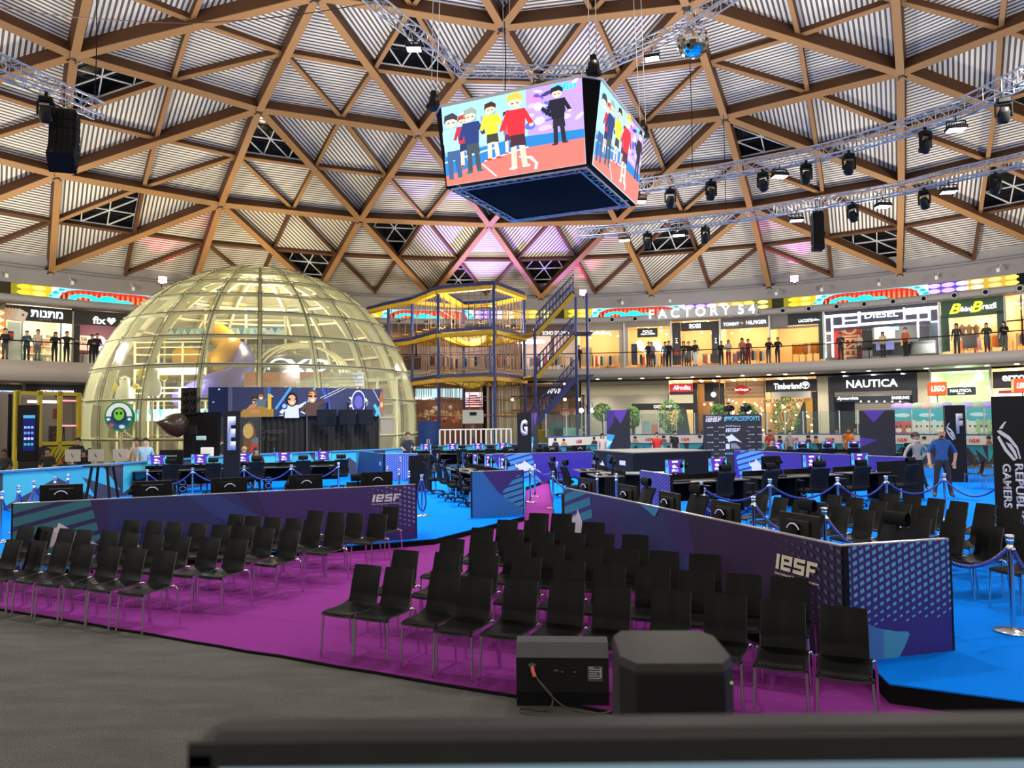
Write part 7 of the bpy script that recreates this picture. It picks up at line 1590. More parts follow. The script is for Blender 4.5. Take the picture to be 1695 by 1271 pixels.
def make_monitor(lit, w=.58, dim=False):
    o = thing('monitor', None, None); h = w * .57; z0 = .16 if not dim else .09
    m = MB(); m.box((0, .0, z0 + h / 2), (w, .03, h), b=.006); m.box((0, .025, z0 + h * .55), (w * .6, .03, h * .55), b=.01); m.build('casing', BLACK if not dim else mat('case_warm', (.010, .009, .007), .45, spec=.3), o)
    if lit:
        A = Art(); W2, H2 = w * .96, h * .92; A.rect(-W2 / 2, 0, W2 / 2, H2, '5a34b0'); A.poly([(-W2 / 2, 0), (-W2 * .3, 0), (-W2 * .36, H2), (-W2 / 2, H2)], '48a8e8'); A.poly([(W2 / 2, 0), (W2 * .4, 0), (W2 * .34, H2 * .6), (W2 / 2, H2)], '40c8d0'); A.ell(-W2 * .42, H2 * .6, W2 * .06, H2 * .2, '7a5ae8', 8); A.ell(-W2 * .43, H2 * .25, W2 * .05, H2 * .14, '30d0e0', 8)
        wing(A, -W2 * .16, H2 * .32, W2 * .34, H2 * .34, 'f4f4fa'); A.rect(-W2 * .15, H2 * .78, W2 * .16, H2 * .93, 'e8e4f4'); A.rect(-W2 * .16, H2 * .12, W2 * .02, H2 * .28, 'f4f4fa'); A.rect(W2 * .04, H2 * .12, W2 * .18, H2 * .17, 'e8e4f4'); A.rect(W2 * .04, H2 * .2, W2 * .14, H2 * .25, 'e8e4f4')
        A.build('screen', SCR2, o, Matrix.Translation((0, -.0155, z0 + h * .05)), .0004, .0005)
    else:
        m = MB(); m.box((0, -.016, z0 + h / 2), (w * .95, .002, h * .9)); m.build('screen', mat('off_screen', (.006, .007, .009), .12), o)
    m = MB(); m.box((0, .05, z0 + h * .35), (.09, .05, h * .75), b=.01); m.box((0, .05, .1), (.06, .04, .2)); m.build('stand', BLACK, o)
    m = MB(); m.bar((0, .05, .012), (-.17, -.1, .012), .04, .02); m.bar((0, .05, .012), (.17, -.1, .012), .04, .02); m.bar((0, .05, .012), (0, .16, .012), .05, .02); m.build('foot', DARKG, o)
    m = MB(); m.tube([(.1 * math.cos(PI * .15 + PI * .7 * t / 10 + (0 if s_ == 0 else 0)), .085, z0 + h * .42 + .1 * math.sin(PI * .15 + PI * .7 * t / 10)) for s_ in (0,) for t in range(11)], .006, 5); m.build('light_ring', mat('ring_glow', (.6, .6, .9), .4, emit=(.5, .55, 1), es=.22), o)
    return o
def make_desk():
    o = thing('gaming_desk', None, None); W_ = 1.22
    m = MB(); m.box((0, 0, .72), (W_, .72, .03), b=.008); m.build('desktop', mat('desk_top', (.055, .053, .055), .35), o)
    m = MB(); m.box((0, .35, .55), (W_, .025, .62)); m.build('modesty_panel', BLACKM, o)
    for sx in (-1, 1): m = MB(); m.box((sx * W_ * .47, .1, .36), (.04, .5, .7)); m.build('leg', BLACKM, o)
    return o
def make_headset():
    o = thing('headset', None, None); m = MB(); m.tube([(.09 * math.cos(t * PI / 10), 0, .09 * math.sin(t * PI / 10)) for t in range(11)], .012, 6); m.build('headband', BLACK, o)
    for sx in (-1, 1): m = MB(); m.T = Matrix.Translation((sx * .085, 0, -.03)) @ Matrix.Rotation(PI / 2, 4, 'Y'); m.lathe([(0, -.025), (.05, -.025), (.055, 0), (.05, .025), (0, .025)], 12); m.build('ear_cup', BLACK, o)
    return o
def make_keyboard():
    o = thing('keyboard', None, None); m = MB(); m.box((0, 0, .012), (.42, .14, .024), b=.006); m.build('case', BLACK, o); m = MB()
    for r in range(4):
        for c in range(13): m.box((-.185 + c * .031, -.045 + r * .03, .028), (.025, .024, .01))
    m.build('keys', DARKG, o); return o
def make_tower():
    o = thing('computer_tower', None, None); m = MB(); m.box((0, 0, .23), (.21, .45, .45), b=.01); m.build('case', BLACK, o); m = MB()
    for i in range(2): m.tube([(.09 * math.cos(t * PI / 8), -.229, .13 + .2 * i + .075 * math.sin(t * PI / 8)) for t in range(16)], .008, 5, closed=True)
    m.build('fan_ring', mat('fan_glow', (.1, .2, .6), .4, emit=(.15, .3, 1), es=.35), o); return o
PROTO = {}
def place(kind, maker, pos, rz, label, group, cat, *a):
    k = (kind,) + a
    if k not in PROTO:
        o = maker(*a); PROTO[k] = o; o.location = pos; o.rotation_euler = (0, 0, rz); tag(o, label, cat, group); o['group'] = group; return o
    return dup(PROTO[k], pos, rz, label, group, cat)
def station(row, i, p, d, zb, lit, facing, chair=True, tower=True, mon=True, headset=False, order='', cx=.0, dim=False, mw=.58, desk=True):
    """one gaming place at p on a row along d; 'facing' = yaw so that local -y is the player's side"""
    R = Matrix.Rotation(facing, 3, 'Z'); q = lambda x, y, z: tuple(Vector((p.x, p.y, zb)) + R @ Vector((x, y, z))); T = '%s %s' % (ORD[i], order)
    if desk: place('desk', make_desk, q(0, 0, 0), facing, 'black gaming desk, %s %s' % (T, row), 'gaming desks ' + row, 'desk')
    if mon: place('mon', lambda l, w_, dm: make_monitor(l, w_, dm), q(.05, .12, .735), facing + random.uniform(-.06, .06), ('purple-lit monitor, %s %s' if lit else 'black monitor, %s %s') % (T, row), 'monitors ' + row, 'monitor', lit, mw, dim)
    place('kb', make_keyboard, q(0, -.18, .735), facing + random.uniform(-.1, .1), 'black keyboard, %s %s' % (T, row), 'keyboards ' + row, 'keyboard')
    if tower: place('tower', make_tower, q(-.45, .1, .0), facing, 'black computer tower, %s %s' % (T, row), 'computer towers ' + row, 'computer')
    if headset: place('hs', make_headset, q(.3, .12, 1.10), facing + .3, 'black headset, %s %s' % (T, row), 'headsets ' + row, 'headset')
    if chair: place('chair', make_office_chair, q(cx + random.uniform(-.1, .1), -.75 + random.uniform(-.05, .1), 0), facing + PI + random.uniform(-.2, .2), 'black high-backed office chair, %s %s' % (T, row), 'office chairs ' + row, 'office chair')
def yaw_of(d): return math.atan2(d.y, d.x)
def on_line(px, P, d):                        # point of the ground line P + t d under pixel column px
    r = ray(px, 700); r = Vector((r.x, r.y)); P2 = Vector((P.x, P.y)); d2 = Vector((d.x, d.y)); den = r.x * d2.y - r.y * d2.x; t = -(P2.x * r.y - P2.y * r.x) / -den if False else (P2.x * r.y - P2.y * r.x) / (den) * -1
    # solve s r = P + t d
    t = (P2.x * r.y - P2.y * r.x) / (r.x * d2.y - r.y * d2.x); q = P2 + d2 * t; return Vector((q.x, q.y, 0))
# row behind the left partition: monitors with their backs to us, chairs beyond
dPL = (PL1 - PL0).normalized(); nPL = Vector((-dPL.y, dPL.x, 0)); L0 = PL0 + nPL * .55
for i, px in enumerate((111, 259, 384, 509, 625)):
    station('behind the long navy partition', i, on_line(px, L0, dPL), dPL, ZA, False, yaw_of(dPL) + PI, order='from the left', tower=False, dim=False, headset=i in (1, 3), mw=.60)
# row facing us in the middle of the left platform
E0, E1 = Vector((-11.1, 23.9, 0)), Vector((-6.2, 25.7, 0)); dE = (E1 - E0).normalized()
for i, px in enumerate((257, 329, 400, 468, 533)):
    station('behind the left blue rope', i, on_line(px, E0, dE), dE, ZA, True, yaw_of(dE), order='from the left', mw=.56, cx=.5)
# aisle row with chairs in profile
D0, D1 = Vector((-1.62, 23.3, 0)), Vector((-.38, 19.7, 0)); dD = (D1 - D0).normalized()
for i in range(4):
    station('in the aisle row', i, D0 + (D1 - D0) * (i / 3), dD, ZA, i > 0, yaw_of(dD), order='from the far end', tower=True, headset=True)
o = MB(); o.box((0, 0, .56), (.5, .06, 1.12)); o = o.build('end_panel', BLACKM); o.location = (-3.0, 23.7, ZA); o.rotation_euler = (0, 0, .15); tag(o, 'plain black upright end panel beside the aisle row', 'panel')
o = MB(); o.box((0, 0, .56), (.06, 1.0, 1.12)); o = o.build('end_panel', BLACKM); o.location = (-2.72, 24.3, ZA); o.rotation_euler = (0, 0, .3); tag(o, 'black panel standing edge-on behind the end panel of the aisle row', 'panel')
# far row behind the purple aisle partition
for i, px in enumerate((703, 747, 789, 830, 868)):
    station('in the far row under letter G', i, on_line(px, Vector((-4, 33.8, 0)), Vector((1, .06, 0))), Vector((1, .06, 0)), ZA, True, .06, order='from the left', mw=.5, cx=.5)
for i, px in enumerate((845, 912, 958)):
    station('behind the purple aisle partition', i, on_line(px, PF0 + Vector((0, .8, 0)), PF1 - PF0), PF1 - PF0, ZA, False, yaw_of(PF1 - PF0) + PI, order='from the left', tower=False, chair=i > 0)
# right platform: desks along the long purple partition, backs of monitors towards us
dPM = (PM1 - PM0).normalized(); nPM = Vector((-dPM.y, dPM.x, 0)); L0 = PM0 + nPM * .5
for i, px in enumerate((984, 1052, 1122, 1216, 1340)):
    station('along the long purple partition', i, on_line(px, L0, dPM), dPM, ZB, False, yaw_of(dPM) + PI, order='from the far end', tower=False, dim=True, headset=False, chair=i in (0, 1, 3, 4))
# right platform: row facing us behind the rope
R0, R1 = Vector((3.7, 17.0, 0)), Vector((9.0, 19.3, 0)); dR = (R1 - R0).normalized()
for i, px in enumerate((1117, 1188, 1277, 1344, 1424)):
    station('behind the right blue rope', i, on_line(px, R0, dR), dR, ZB, i != 2, yaw_of(dR), order='from the left', headset=i in (0, 1, 2, 3), mw=.56, cx=.5)
o = MB(); o.box((0, 0, .5), (1.6, .05, 1.0)); o = o.build('end_panel', BLACKM); p = on_line(1478, R0, dR); o.location = (p.x, p.y - .3, ZB); o.rotation_euler = (0, 0, yaw_of(dR)); tag(o, 'black panel at the end of the right desk row, beside the woman in grey', 'panel')
# far right row
for i, px in enumerate((1285, 1327, 1370, 1413, 1458)):
    station('in the far right row', i, on_line(px, Vector((10.4, 29.4, 0)), Vector((1, 0, 0))), Vector((1, 0, 0)), ZB, True, 0, order='from the left', mw=.5, cx=.5)
# two places beside the box stage, chairs in profile
S0, S1 = Vector((1.95, 22.6, 0)), Vector((2.45, 18.2, 0)); dS = (S1 - S0).normalized()
for i in range(2): station('beside the box stage', i, S0 + (S1 - S0) * (.35 + .42 * i), dS, ZB, False, yaw_of(dS), order='from the far end', headset=True, tower=False)
o = thing('gaming_desk', 'wide black desk with a slate top in front of the box stage', 'desk', (3.2, 19.6, ZB), -.1); m = MB(); m.box((0, 0, .73), (1.9, .9, .03)); m.build('desktop', mat('slate_top', (.07, .085, .095), .4), o); m = MB(); m.box((0, -.3, .36), (1.8, .03, .7)); m.build('front_panel', BLACKM, o)
# ---------------------------------------------------------------- stanchions and ropes
ROPEB = bpy.data.materials.new('blue_rope'); ROPEB.use_nodes = True; nt = ROPEB.node_tree; b = nt.nodes['Principled BSDF']; b.inputs['Base Color'].default_value = (.012, .03, .30, 1); b.inputs['Roughness'].default_value = .45
tc = nt.nodes.new('ShaderNodeTexCoord'); wv = nt.nodes.new('ShaderNodeTexWave'); wv.inputs['Scale'].default_value = 14; wv.bands_direction = 'DIAGONAL'; bm_ = nt.nodes.new('ShaderNodeBump'); bm_.inputs['Strength'].default_value = .8; bm_.inputs['Distance'].default_value = .01
nt.links.new(tc.outputs['Object'], wv.inputs['Vector']); nt.links.new(wv.outputs['Fac'], bm_.inputs['Height']); nt.links.new(bm_.outputs['Normal'], b.inputs['Normal'])
def make_stanchion(ball=True):
    o = thing('stanchion', None, None)
    m = MB(); m.lathe([(0, 0), (.17, 0), (.175, .012), (.165, .022), (.06, .035), (.03, .045), (0, .045)], 24); m.build('base', CHROME, o)
    m = MB(); m.tube([(0, 0, .03), (0, 0, .88)], .026, 14); m.build('post', CHROME, o)
    m = MB(); m.lathe([(.034, .80), (.034, .84), (.028, .85), (.028, .87), (.036, .88), (.036, .9), (.028, .91)], 16)
    if ball: m.ball((0, 0, .935), .035, 12)
    else: m.lathe([(.028, .9), (.04, .92), (.042, .95), (0, .955)], 16)
    m.build('cap', CHROME, o); return o
def rope(label, a, b_, sag_=.22, za=.82, r=.019):
    a, b_ = Vector((a[0], a[1], a[2] + za)), Vector((b_[0], b_[1], b_[2] + za)); d = (b_ - a); n = 18; o = thing('rope', label, 'rope', a); e = d.normalized() * .03
    P = [a + e + (d - 2 * e) * (i / n) - Vector((0, 0, sag_ * 4 * (i / n) * (1 - i / n))) - a for i in range(n + 1)]
    MB().tube(P, r, 8).build('cord', ROPEB, o)
    for k in (0, -1):
        q = P[k] + (P[1] - P[0] if k == 0 else P[-2] - P[-1]) * .4; m = MB(); m.tube([P[k], q], .022, 8); m.build('clip', CHROME, o)
    return o
SP = {}
def stn(key, px, py, zb, where, ball=True):
    p = G(px, py, zb + .955); SP[key] = (p.x, p.y, zb); place('stan', make_stanchion, SP[key], random.uniform(0, 6), 'chrome rope stanchion ' + where, 'chrome stanchions', 'stanchion', ball)
for k, px, py, w_ in (('a', 877, 774.5, 'on the purple aisle, front left of four'), ('b', 885, 769, 'on the purple aisle, back left of four'), ('c', 922, 764.5, 'on the purple aisle, back right of four'), ('d', 915, 780, 'on the purple aisle, nearest of four')): stn(k, px, py, .012, w_)
rope('dark rope between the two nearer stanchions of the purple aisle', SP['a'], SP['d']); rope('dark rope between the two farther stanchions of the purple aisle', SP['b'], SP['c']); 
for k, px, py, w_ in (('e', 988, 783.5, 'behind the far end of the long purple partition, left one'), ('f', 1020, 784, 'behind the far end of the long purple partition, right one')): stn(k, px, py, ZB, w_)
rope('rope slanting from the nearest aisle stanchion to the desk beside the box stage', SP['d'], (SP['e'][0], SP['e'][1], .012), .3)
LS = [(3, 812.6), (31, 803.6), (57, 795.6), (91, 788.6), (112.7, 784), (243.7, 776.5), (319, 773.5), (404, 770.5), (482.5, 768.5), (560.4, 765.5)]
for i, (px, py) in enumerate(LS): stn('l%d' % i, px, py, ZA, 'of the left platform rope line, %s from the left edge' % ORD[i], False)
for i in (0, 1, 2, 3, 5, 6, 7, 8): rope('blue rope of the left platform line, after its %s stanchion' % ORD[i], SP['l%d' % i], SP['l%d' % (i + 1)], .3)
stn('m', 698, 785, ZA, 'standing alone beside the navy partition, rope doubled on it', False)
p = Vector(SP['m']); o = thing('rope', 'blue rope hanging doubled on the lone stanchion', 'rope', p); MB().tube(fine([Vector(q) for q in ((-.03, -.03, .82), (-.09, -.05, .5), (-.05, -.06, .2), (.04, -.06, .12), (.1, -.05, .3), (.07, -.04, .6), (.03, -.03, .82))], 5), .019, 8).build('cord', ROPEB, o); m = MB(); m.tube([(-.03, -.03, .83), (.03, -.03, .83)], .022, 6); m.build('clip', CHROME, o)
for i, (px, py) in enumerate([(641, 772), (660, 776.5), (677, 780), (663, 757), (677, 754.5), (693, 755)]): stn('n%d' % i, px, py, ZA, 'before the blue dotted partition, %s of six' % ORD[i])
rope('blue rope in the cluster before the bright blue dotted partition', SP['n1'], SP['n3'], .3)
for i, (px, py) in enumerate([(713, 745.5), (724, 751), (761, 741), (805, 737)]): stn('g%d' % i, px, py, ZA, 'of the far row below letter G, %s from the left' % ORD[i])
rope('pale rope of the far row below letter G, left span', SP['g0'], SP['g2'], .35); rope('pale rope of the far row below letter G, right span', SP['g2'], SP['g3'], .35)
RS = [(1160.6, 796), (1274, 792), (1386, 789.4), (1466.5, 786.7), (1562.6, 782.7)]
for i, (px, py) in enumerate(RS): stn('r%d' % i, px, py, ZB, 'of the right platform rope line, %s from the dotted end panel' % ORD[i], False)
for i in range(4): rope('blue rope of the right platform line, %s span from the dotted end panel' % ORD[i], SP['r%d' % i], SP['r%d' % (i + 1)], .26)
q = G(1655, 793, ZB + .95); rope('blue rope running from the man in blue to the tall black column', SP['r4'], (q.x, q.y, ZB), .26)
TS = [(1151, 806.7), (1247, 820.5), (1364.6, 838.9), (1488, 856.8)]
for i, (px, py) in enumerate(TS): stn('t%d' % i, px, py, ZB, 'along the blue-carpet seat block, %s from the far end' % ORD[i], False)
for i in range(3): rope('blue rope beside the right seat block, %s span from the far end' % ORD[i], SP['t%d' % i], SP['t%d' % (i + 1)], .3)
stn('t9', 1164.4, 806.7, ZB, 'hung with spare ropes beside the dotted end panel', False)
p = Vector(SP['t9']); o = thing('rope', 'bundle of spare blue rope hanging beside the dotted end panel', 'rope', p)
for k in range(3): MB().tube(fine([Vector(q) for q in ((.03 * k - .03, -.04, .82), (-.08 + .05 * k, -.06, .45), (-.02 + .05 * k, -.06, .1), (.06 + .04 * k, -.05, .45), (.03 * k, -.04, .82))], 5), .019, 8).build('cord', ROPEB, o)
stn('u', 1671, 884, ZB, 'large and near at the right edge on the blue carpet', False); rope('blue rope from the near right stanchion to the dotted short partition', (G(1574, 928, ZB + .8).x, G(1574, 928, ZB + .8).y + .25, ZB - .02), SP['u'], .14); q = G(1740, 905, ZB + .9); rope('blue rope leaving the picture from the near right stanchion', SP['u'], (q.x, q.y, ZB), .2)
rope('blue rope dropping from the last stanchion behind the dotted short partition', SP['t3'], (PR1.x - .2, PR1.y + .35, ZB - .25), .15)
rope('blue rope along the front of the far right row', tuple(G(1440, 745, ZB + .8))[:2] + (ZB,), tuple(G(1478, 743, ZB + .8))[:2] + (ZB,), .3)
# ---------------------------------------------------------------- left side furniture
o = thing('bar_table', 'tall black bar table with splayed legs on the left platform', 'table', tuple(G(170, 800, ZA))[:2] + (ZA,)); p = D(170, 771, 20.3); o.location = (p.x, p.y, ZA); h = p.z - ZA; m = MB(); m.box((0, 0, h), (.75, .6, .035), b=.01); m.build('tabletop', DARKG, o)
for sx in (-1, 1):
    for sy in (-1, 1): m = MB(); m.bar((.2 * sx, .15 * sy, h), (.34 * sx, .24 * sy, 0), .05, .05, 0, (0, 1, 0)); m.build('leg', BLACK, o)
o = thing('long_table', 'long black table carrying white screens behind the ledge on the left', 'table'); P0, P1 = D(95, 780, 26.0), D(215, 780, 26.0); o.matrix_world = frame(Vector((P0.x, P0.y, 0)), P1 - P0); w = P1.x - P0.x; m = MB(); m.box((w / 2, .3, .93), (w, .6, .04)); m.build('tabletop', BLACKM, o); m = MB(); m.box((w / 2, .1, .46), (w * .98, .04, .9)); m.build('front_panel', BLACKM, o)
for i, px in enumerate((112, 151, 192)):
    p = D(px, 762, 25.9); o = thing('desktop_screen', 'pale grey desktop screen seen from behind on the long table, %s from the left' % ORD[i], 'monitor', (p.x, p.y + .3, .95), 0, 'pale grey screens on the long table'); m = MB(); m.box((0, 0, .3), (.54, .03, .42), b=.008); m.build('casing', mat('pale_grey_case', (.46, .47, .40), .45), o); m = MB(); m.box((0, .0, .05), (.06, .04, .12)); m.box((0, 0, .008), (.22, .16, .015)); m.build('stand', ALU, o); m = MB(); m.bar((-.05, -.02, .36), (.03, -.02, .24), .02, .01, 0, (0, 1, 0)); m.build('clip_strap', BLACK, o)
for k, (px, py, w_, h_, c, lab) in enumerate([(284, 757, .75, .5, BLACK, 'large black monitor on the work table right of the person in a cap'), (333, 725, .3, .14, mat('mint_case', (.35, .55, .48), .5), 'small mint-green device on a pole left of letter E'), (343, 748, .4, .3, WHITE, 'white paper board left of letter E'), (320, 712, .22, .3, BLACKM, 'black boxy speaker on the black wall panel'), (350, 768, .45, .22, mat('mint_print', (.3, .6, .5), .5), 'mint banner strip beside letter E')]):
    p = D(px, py, 25.0); o = thing('work_equipment', lab, 'equipment', (p.x, p.y, p.z)); m = MB(); m.box((0, 0, 0), (w_, .12, h_), b=.015); m.build('case', c, o); m = MB(); m.tube([(0, .02, -h_ / 2), (0, .02, -p.z + .12)], .02, 6); m.build('pole', BLACK, o)
    if k == 0: m = MB(); m.box((0, -.065, .05), (.4, .01, .03)); m.build('label_strip', GREYP, o)
for i, (px, py, y) in enumerate([(454, 745, 27.5), (530, 748, 27.0), (419, 770, 24.4)]):
    p = D(px, py, y); o = thing('water_bottle', 'clear water bottle on the ledge, %s from the letter E column' % ORD[i], 'bottle', (p.x, p.y, 1.15 if i < 2 else .86)); m = MB(); m.lathe([(0, 0), (.033, 0), (.035, .02), (.035, .16), (.014, .2), (.014, .22)], 12); m.build('bottle_body', glass_mat('bottle_plastic', (.8, .9, 1), .8, .05), o); m = MB(); m.lathe([(0, .24), (.016, .24), (.016, .215), (0, .215)], 10); m.build('cap', mat('cap_blue', (.1, .3, .7), .4), o)
# broadcast cameras behind the press wall
for k, px in enumerate((1206, 1234)):
    p = D(px, 676, 30.2); o = thing('video_camera', 'black video camera on a tripod behind the press wall, %s' % ('left one' if k == 0 else 'right one'), 'video camera', (p.x, p.y, ZB)); h = p.z - ZB
    m = MB(); m.box((0, .1, h), (.2, .5, .26), b=.03); m.box((0, .05, h + .2), (.06, .3, .05)); m.build('body', BLACK, o); m = MB(); m.T = Matrix.Translation((0, -.15, h)) @ Matrix.Rotation(PI / 2, 4, 'X'); m.lathe([(0, 0), (.09, 0), (.11, .3), (.1, .3), (0, .27)], 14); m.build('lens', BLACK, o)
    for a in (0, 2.1, 4.2): m = MB(); m.bar((0, 0, h - .15), (.5 * math.cos(a), .5 * math.sin(a), 0), .04, .04, 0, (.1, .2, 1)); m.build('tripod_leg', DARKG, o)
# ---------------------------------------------------------------- people on the floor
p = G(1519, 812, ZB); person('woman in a grey sweater leaning on the black panel, mask under her chin', (p.x, p.y, ZB), -.15, 1.62, 'woman', '8c8c8e', '141418', '8a8a8c', 'm', '0e0a09', .0, None, 2, True, female=True)
hd = bpy.data.objects[[o.name for o in COL.objects if o.get('label', '').startswith('woman in a grey')][0]]; m = MB(); hz = (.93 + .66) * 1.62 / 1.75; m.grid(lambda u, v: (.078 * math.sin((u - .5) * 2.6), -.035 - .066 * math.cos((u - .5) * 2.6), hz - .065 + .05 * v), 8, 3); m.build('face_mask', mat('mask_white', (.6, .62, .64), .8), hd)
m = MB(); k_ = 1.62 / 1.75; m.ball((0, -.005, (.93 + .725) * k_), (.135 * k_, .115 * k_, .125 * k_), 14); o = m.build('hair_volume', mat('hair_0e0a09', lin('0e0a09')[:3], .7), hd); o.location = (0, .045, .035)
p = G(1561, 823, ZB); person('bald man in a blue T-shirt and dark trousers standing with a hand in his pocket', (p.x, p.y, ZB), -.25, 1.80, 'man', '1c4a86', '24242a', '3a342e', 'm', 'bald', 0, None, 1, True)
hd = bpy.data.objects[[o.name for o in COL.objects if o.get('label', '').startswith('bald man')][0]]; k_ = 1.8 / 1.75; m = MB(); m.ball((0, -.075 * k_, (.93 + .635) * k_), (.062, .05, .05), 12); m.build('beard', mat('beard_dark', (.05, .035, .028), .8), hd)
FP = [(241, 24.8, 1.72, 'stand', '9ac4e0', '20242c', 'l', 'man in a dark cap and pale blue shirt at the work table on the left'), (229, 25.6, 1.7, 'rail', 'b0a898', '20242c', 'm', 'person in a beige shirt reaching past the man in the cap'), (673, 29.6, 1.76, 'rail', '23262e', '1a1c22', 'm', 'man in a dark suit looking down behind the bright blue dotted partition'), (425, 25.9, 1.68, 'desk', '141418', '141418', 'l', 'woman in black seated behind the desk row right of letter E'), (404, 26.6, 1.66, 'sit', '30303a', '20202a', 'l', 'fair-haired woman seated beside the letter E column'),
      (129, 27.2, 1.72, 'stand', '16161a', '16161a', 'm', 'man in a black T-shirt in front of the yellow booth'), (139, 26.8, 1.6, 'sit', '18181c', '18181c', 'm', 'woman with glasses seated beside the man in the black T-shirt'), (149, 27.0, 1.64, 'sit', 'd8b8a8', '30303a', 'l', 'woman with a hair bun seated left of the dome door'), (79, 26.6, 1.72, 'sit', '2a2e2c', '20242c', 'm', 'person in dark green seated beside the blue touch screen'), (8, 26.0, 1.7, 'sit', '30332f', '1c1c20', 'd', 'person in a dark jacket crouching at the far left edge'),
      (1088, 35.5, 1.66, 'walk', 'c22a22', '18181c', 'm', 'person in red walking before the white adverts'), (1117, 37, 1.7, 'walk', '1c1a1c', '1c1a1c', 'm', 'person in black walking before the white adverts'), (1275, 37, 1.7, 'stand', 'c8401a', '2a3040', 'm', 'person in orange right of the press wall'), (1307, 37, 1.66, 'walk', '98989a', '303c50', 'l', 'person in a grey coat right of the press wall'), (1277, 28.4, 1.64, 'sit', '131316', '16161a', 'm', 'person in a dark hood seated beside the press wall'), (997, 37, 1.62, 'stand', 'd0b8ac', 'b8a8a0', 'l', 'woman in a pale outfit left of the dark board column'), (1385, 38.5, 1.7, 'walk', 'a8c8d4', '8aa8b4', 'l', 'person in pale blue passing behind the lit monitors on the right'), (1405, 37.6, 1.75, 'stand', 'd8761a', 'd8761a', 'm', 'person in a bright orange costume beside the dark board column'), (1413, 44, 1.7, 'rail', '3a4a3c', '2a2a30', 'm', 'person in olive working at the blue crates before the shutters')]
for px, y, h, pose, t, b_, sk, lab in FP:
    p = D(px, 740, y); z = ZA if px < 700 and y < 30 and pose != 'x' else 0.0
    if px > 1200 and y < 30: z = ZB
    person(lab, (p.x, p.y, z), random.uniform(-.5, .5) if px > 700 else random.uniform(.1, .5), h, pose, t, b_, skin=sk, hair={'fair': 'a8824a'}.get(lab[:4], '1a1210'), hairlen=.22 if 'woman' in lab else 0, seat=.48)
# ================================================================== AUDIENCE CHAIRS
SHELL = mat('chair_shell', (.0024, .0027, .0024), .42, spec=.10)
SEDGE = mat('chair_edge_glint', (.05, .05, .046), .4)  # paler rim: light caught on the shell edge, put into colour
def make_chair():
    o = thing('stacking_chair', None, None)
    def back(u, v):
        x = (u - .5) * (.35 - .012 * v * v); z = .446 + .364 * v; y = .17 + .02 * min(1, v * 6) + .055 * v + .035 * v * v - .045 * (1 - (2 * u - 1) ** 2) * (-1) * .55
        return (x, y, z)
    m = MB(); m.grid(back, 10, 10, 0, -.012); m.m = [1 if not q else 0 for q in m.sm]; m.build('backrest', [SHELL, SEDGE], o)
    def seat(u, v):
        x = (u - .5) * (.385 - .03 * (1 - v)); y = -.235 + .42 * v; z = .452 - .012 * math.sin(PI * v) - .03 * max(0, .18 - v) / .18 + .035 * max(0, v - .85) / .15 * .4 - .008 * (1 - (2 * u - 1) ** 2)
        return (x, y, z)
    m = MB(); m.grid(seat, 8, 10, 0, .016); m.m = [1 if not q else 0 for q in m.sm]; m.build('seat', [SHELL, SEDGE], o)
    m = MB(); m.box((0, -.215, .418), (.39, .03, .035), b=.012); m.tube([(-.17, -.2, .432), (-.17, .18, .432), (.17, .18, .432), (.17, -.2, .432)], .011, 6); m.build('seat_frame', BLACK, o)
    for s_ in (-1, 1):
        m = MB(); m.tube([(s_ * .182, -.2, .43), (s_ * .19, -.215, .2), (s_ * .195, -.225, .0)], .0115, 8); m.build('front_leg', CHROME, o)
        m = MB(); m.tube([(s_ * .17, .14, .440), (s_ * .20, .19, .447), (s_ * .212, .215, .43), (s_ * .218, .232, .38), (s_ * .225, .27, .0)], .0115, 8); m.build('rear_leg', CHROME, o)
    return o
ch0 = None
def chair(pos, rz, label, group):
    global ch0
    if ch0 is None: ch0 = make_chair(); ch0.location = pos; ch0.rotation_euler = (0, 0, rz); tag(ch0, label, 'chair', group); return ch0
    return dup(ch0, pos, rz, label, group, 'chair')
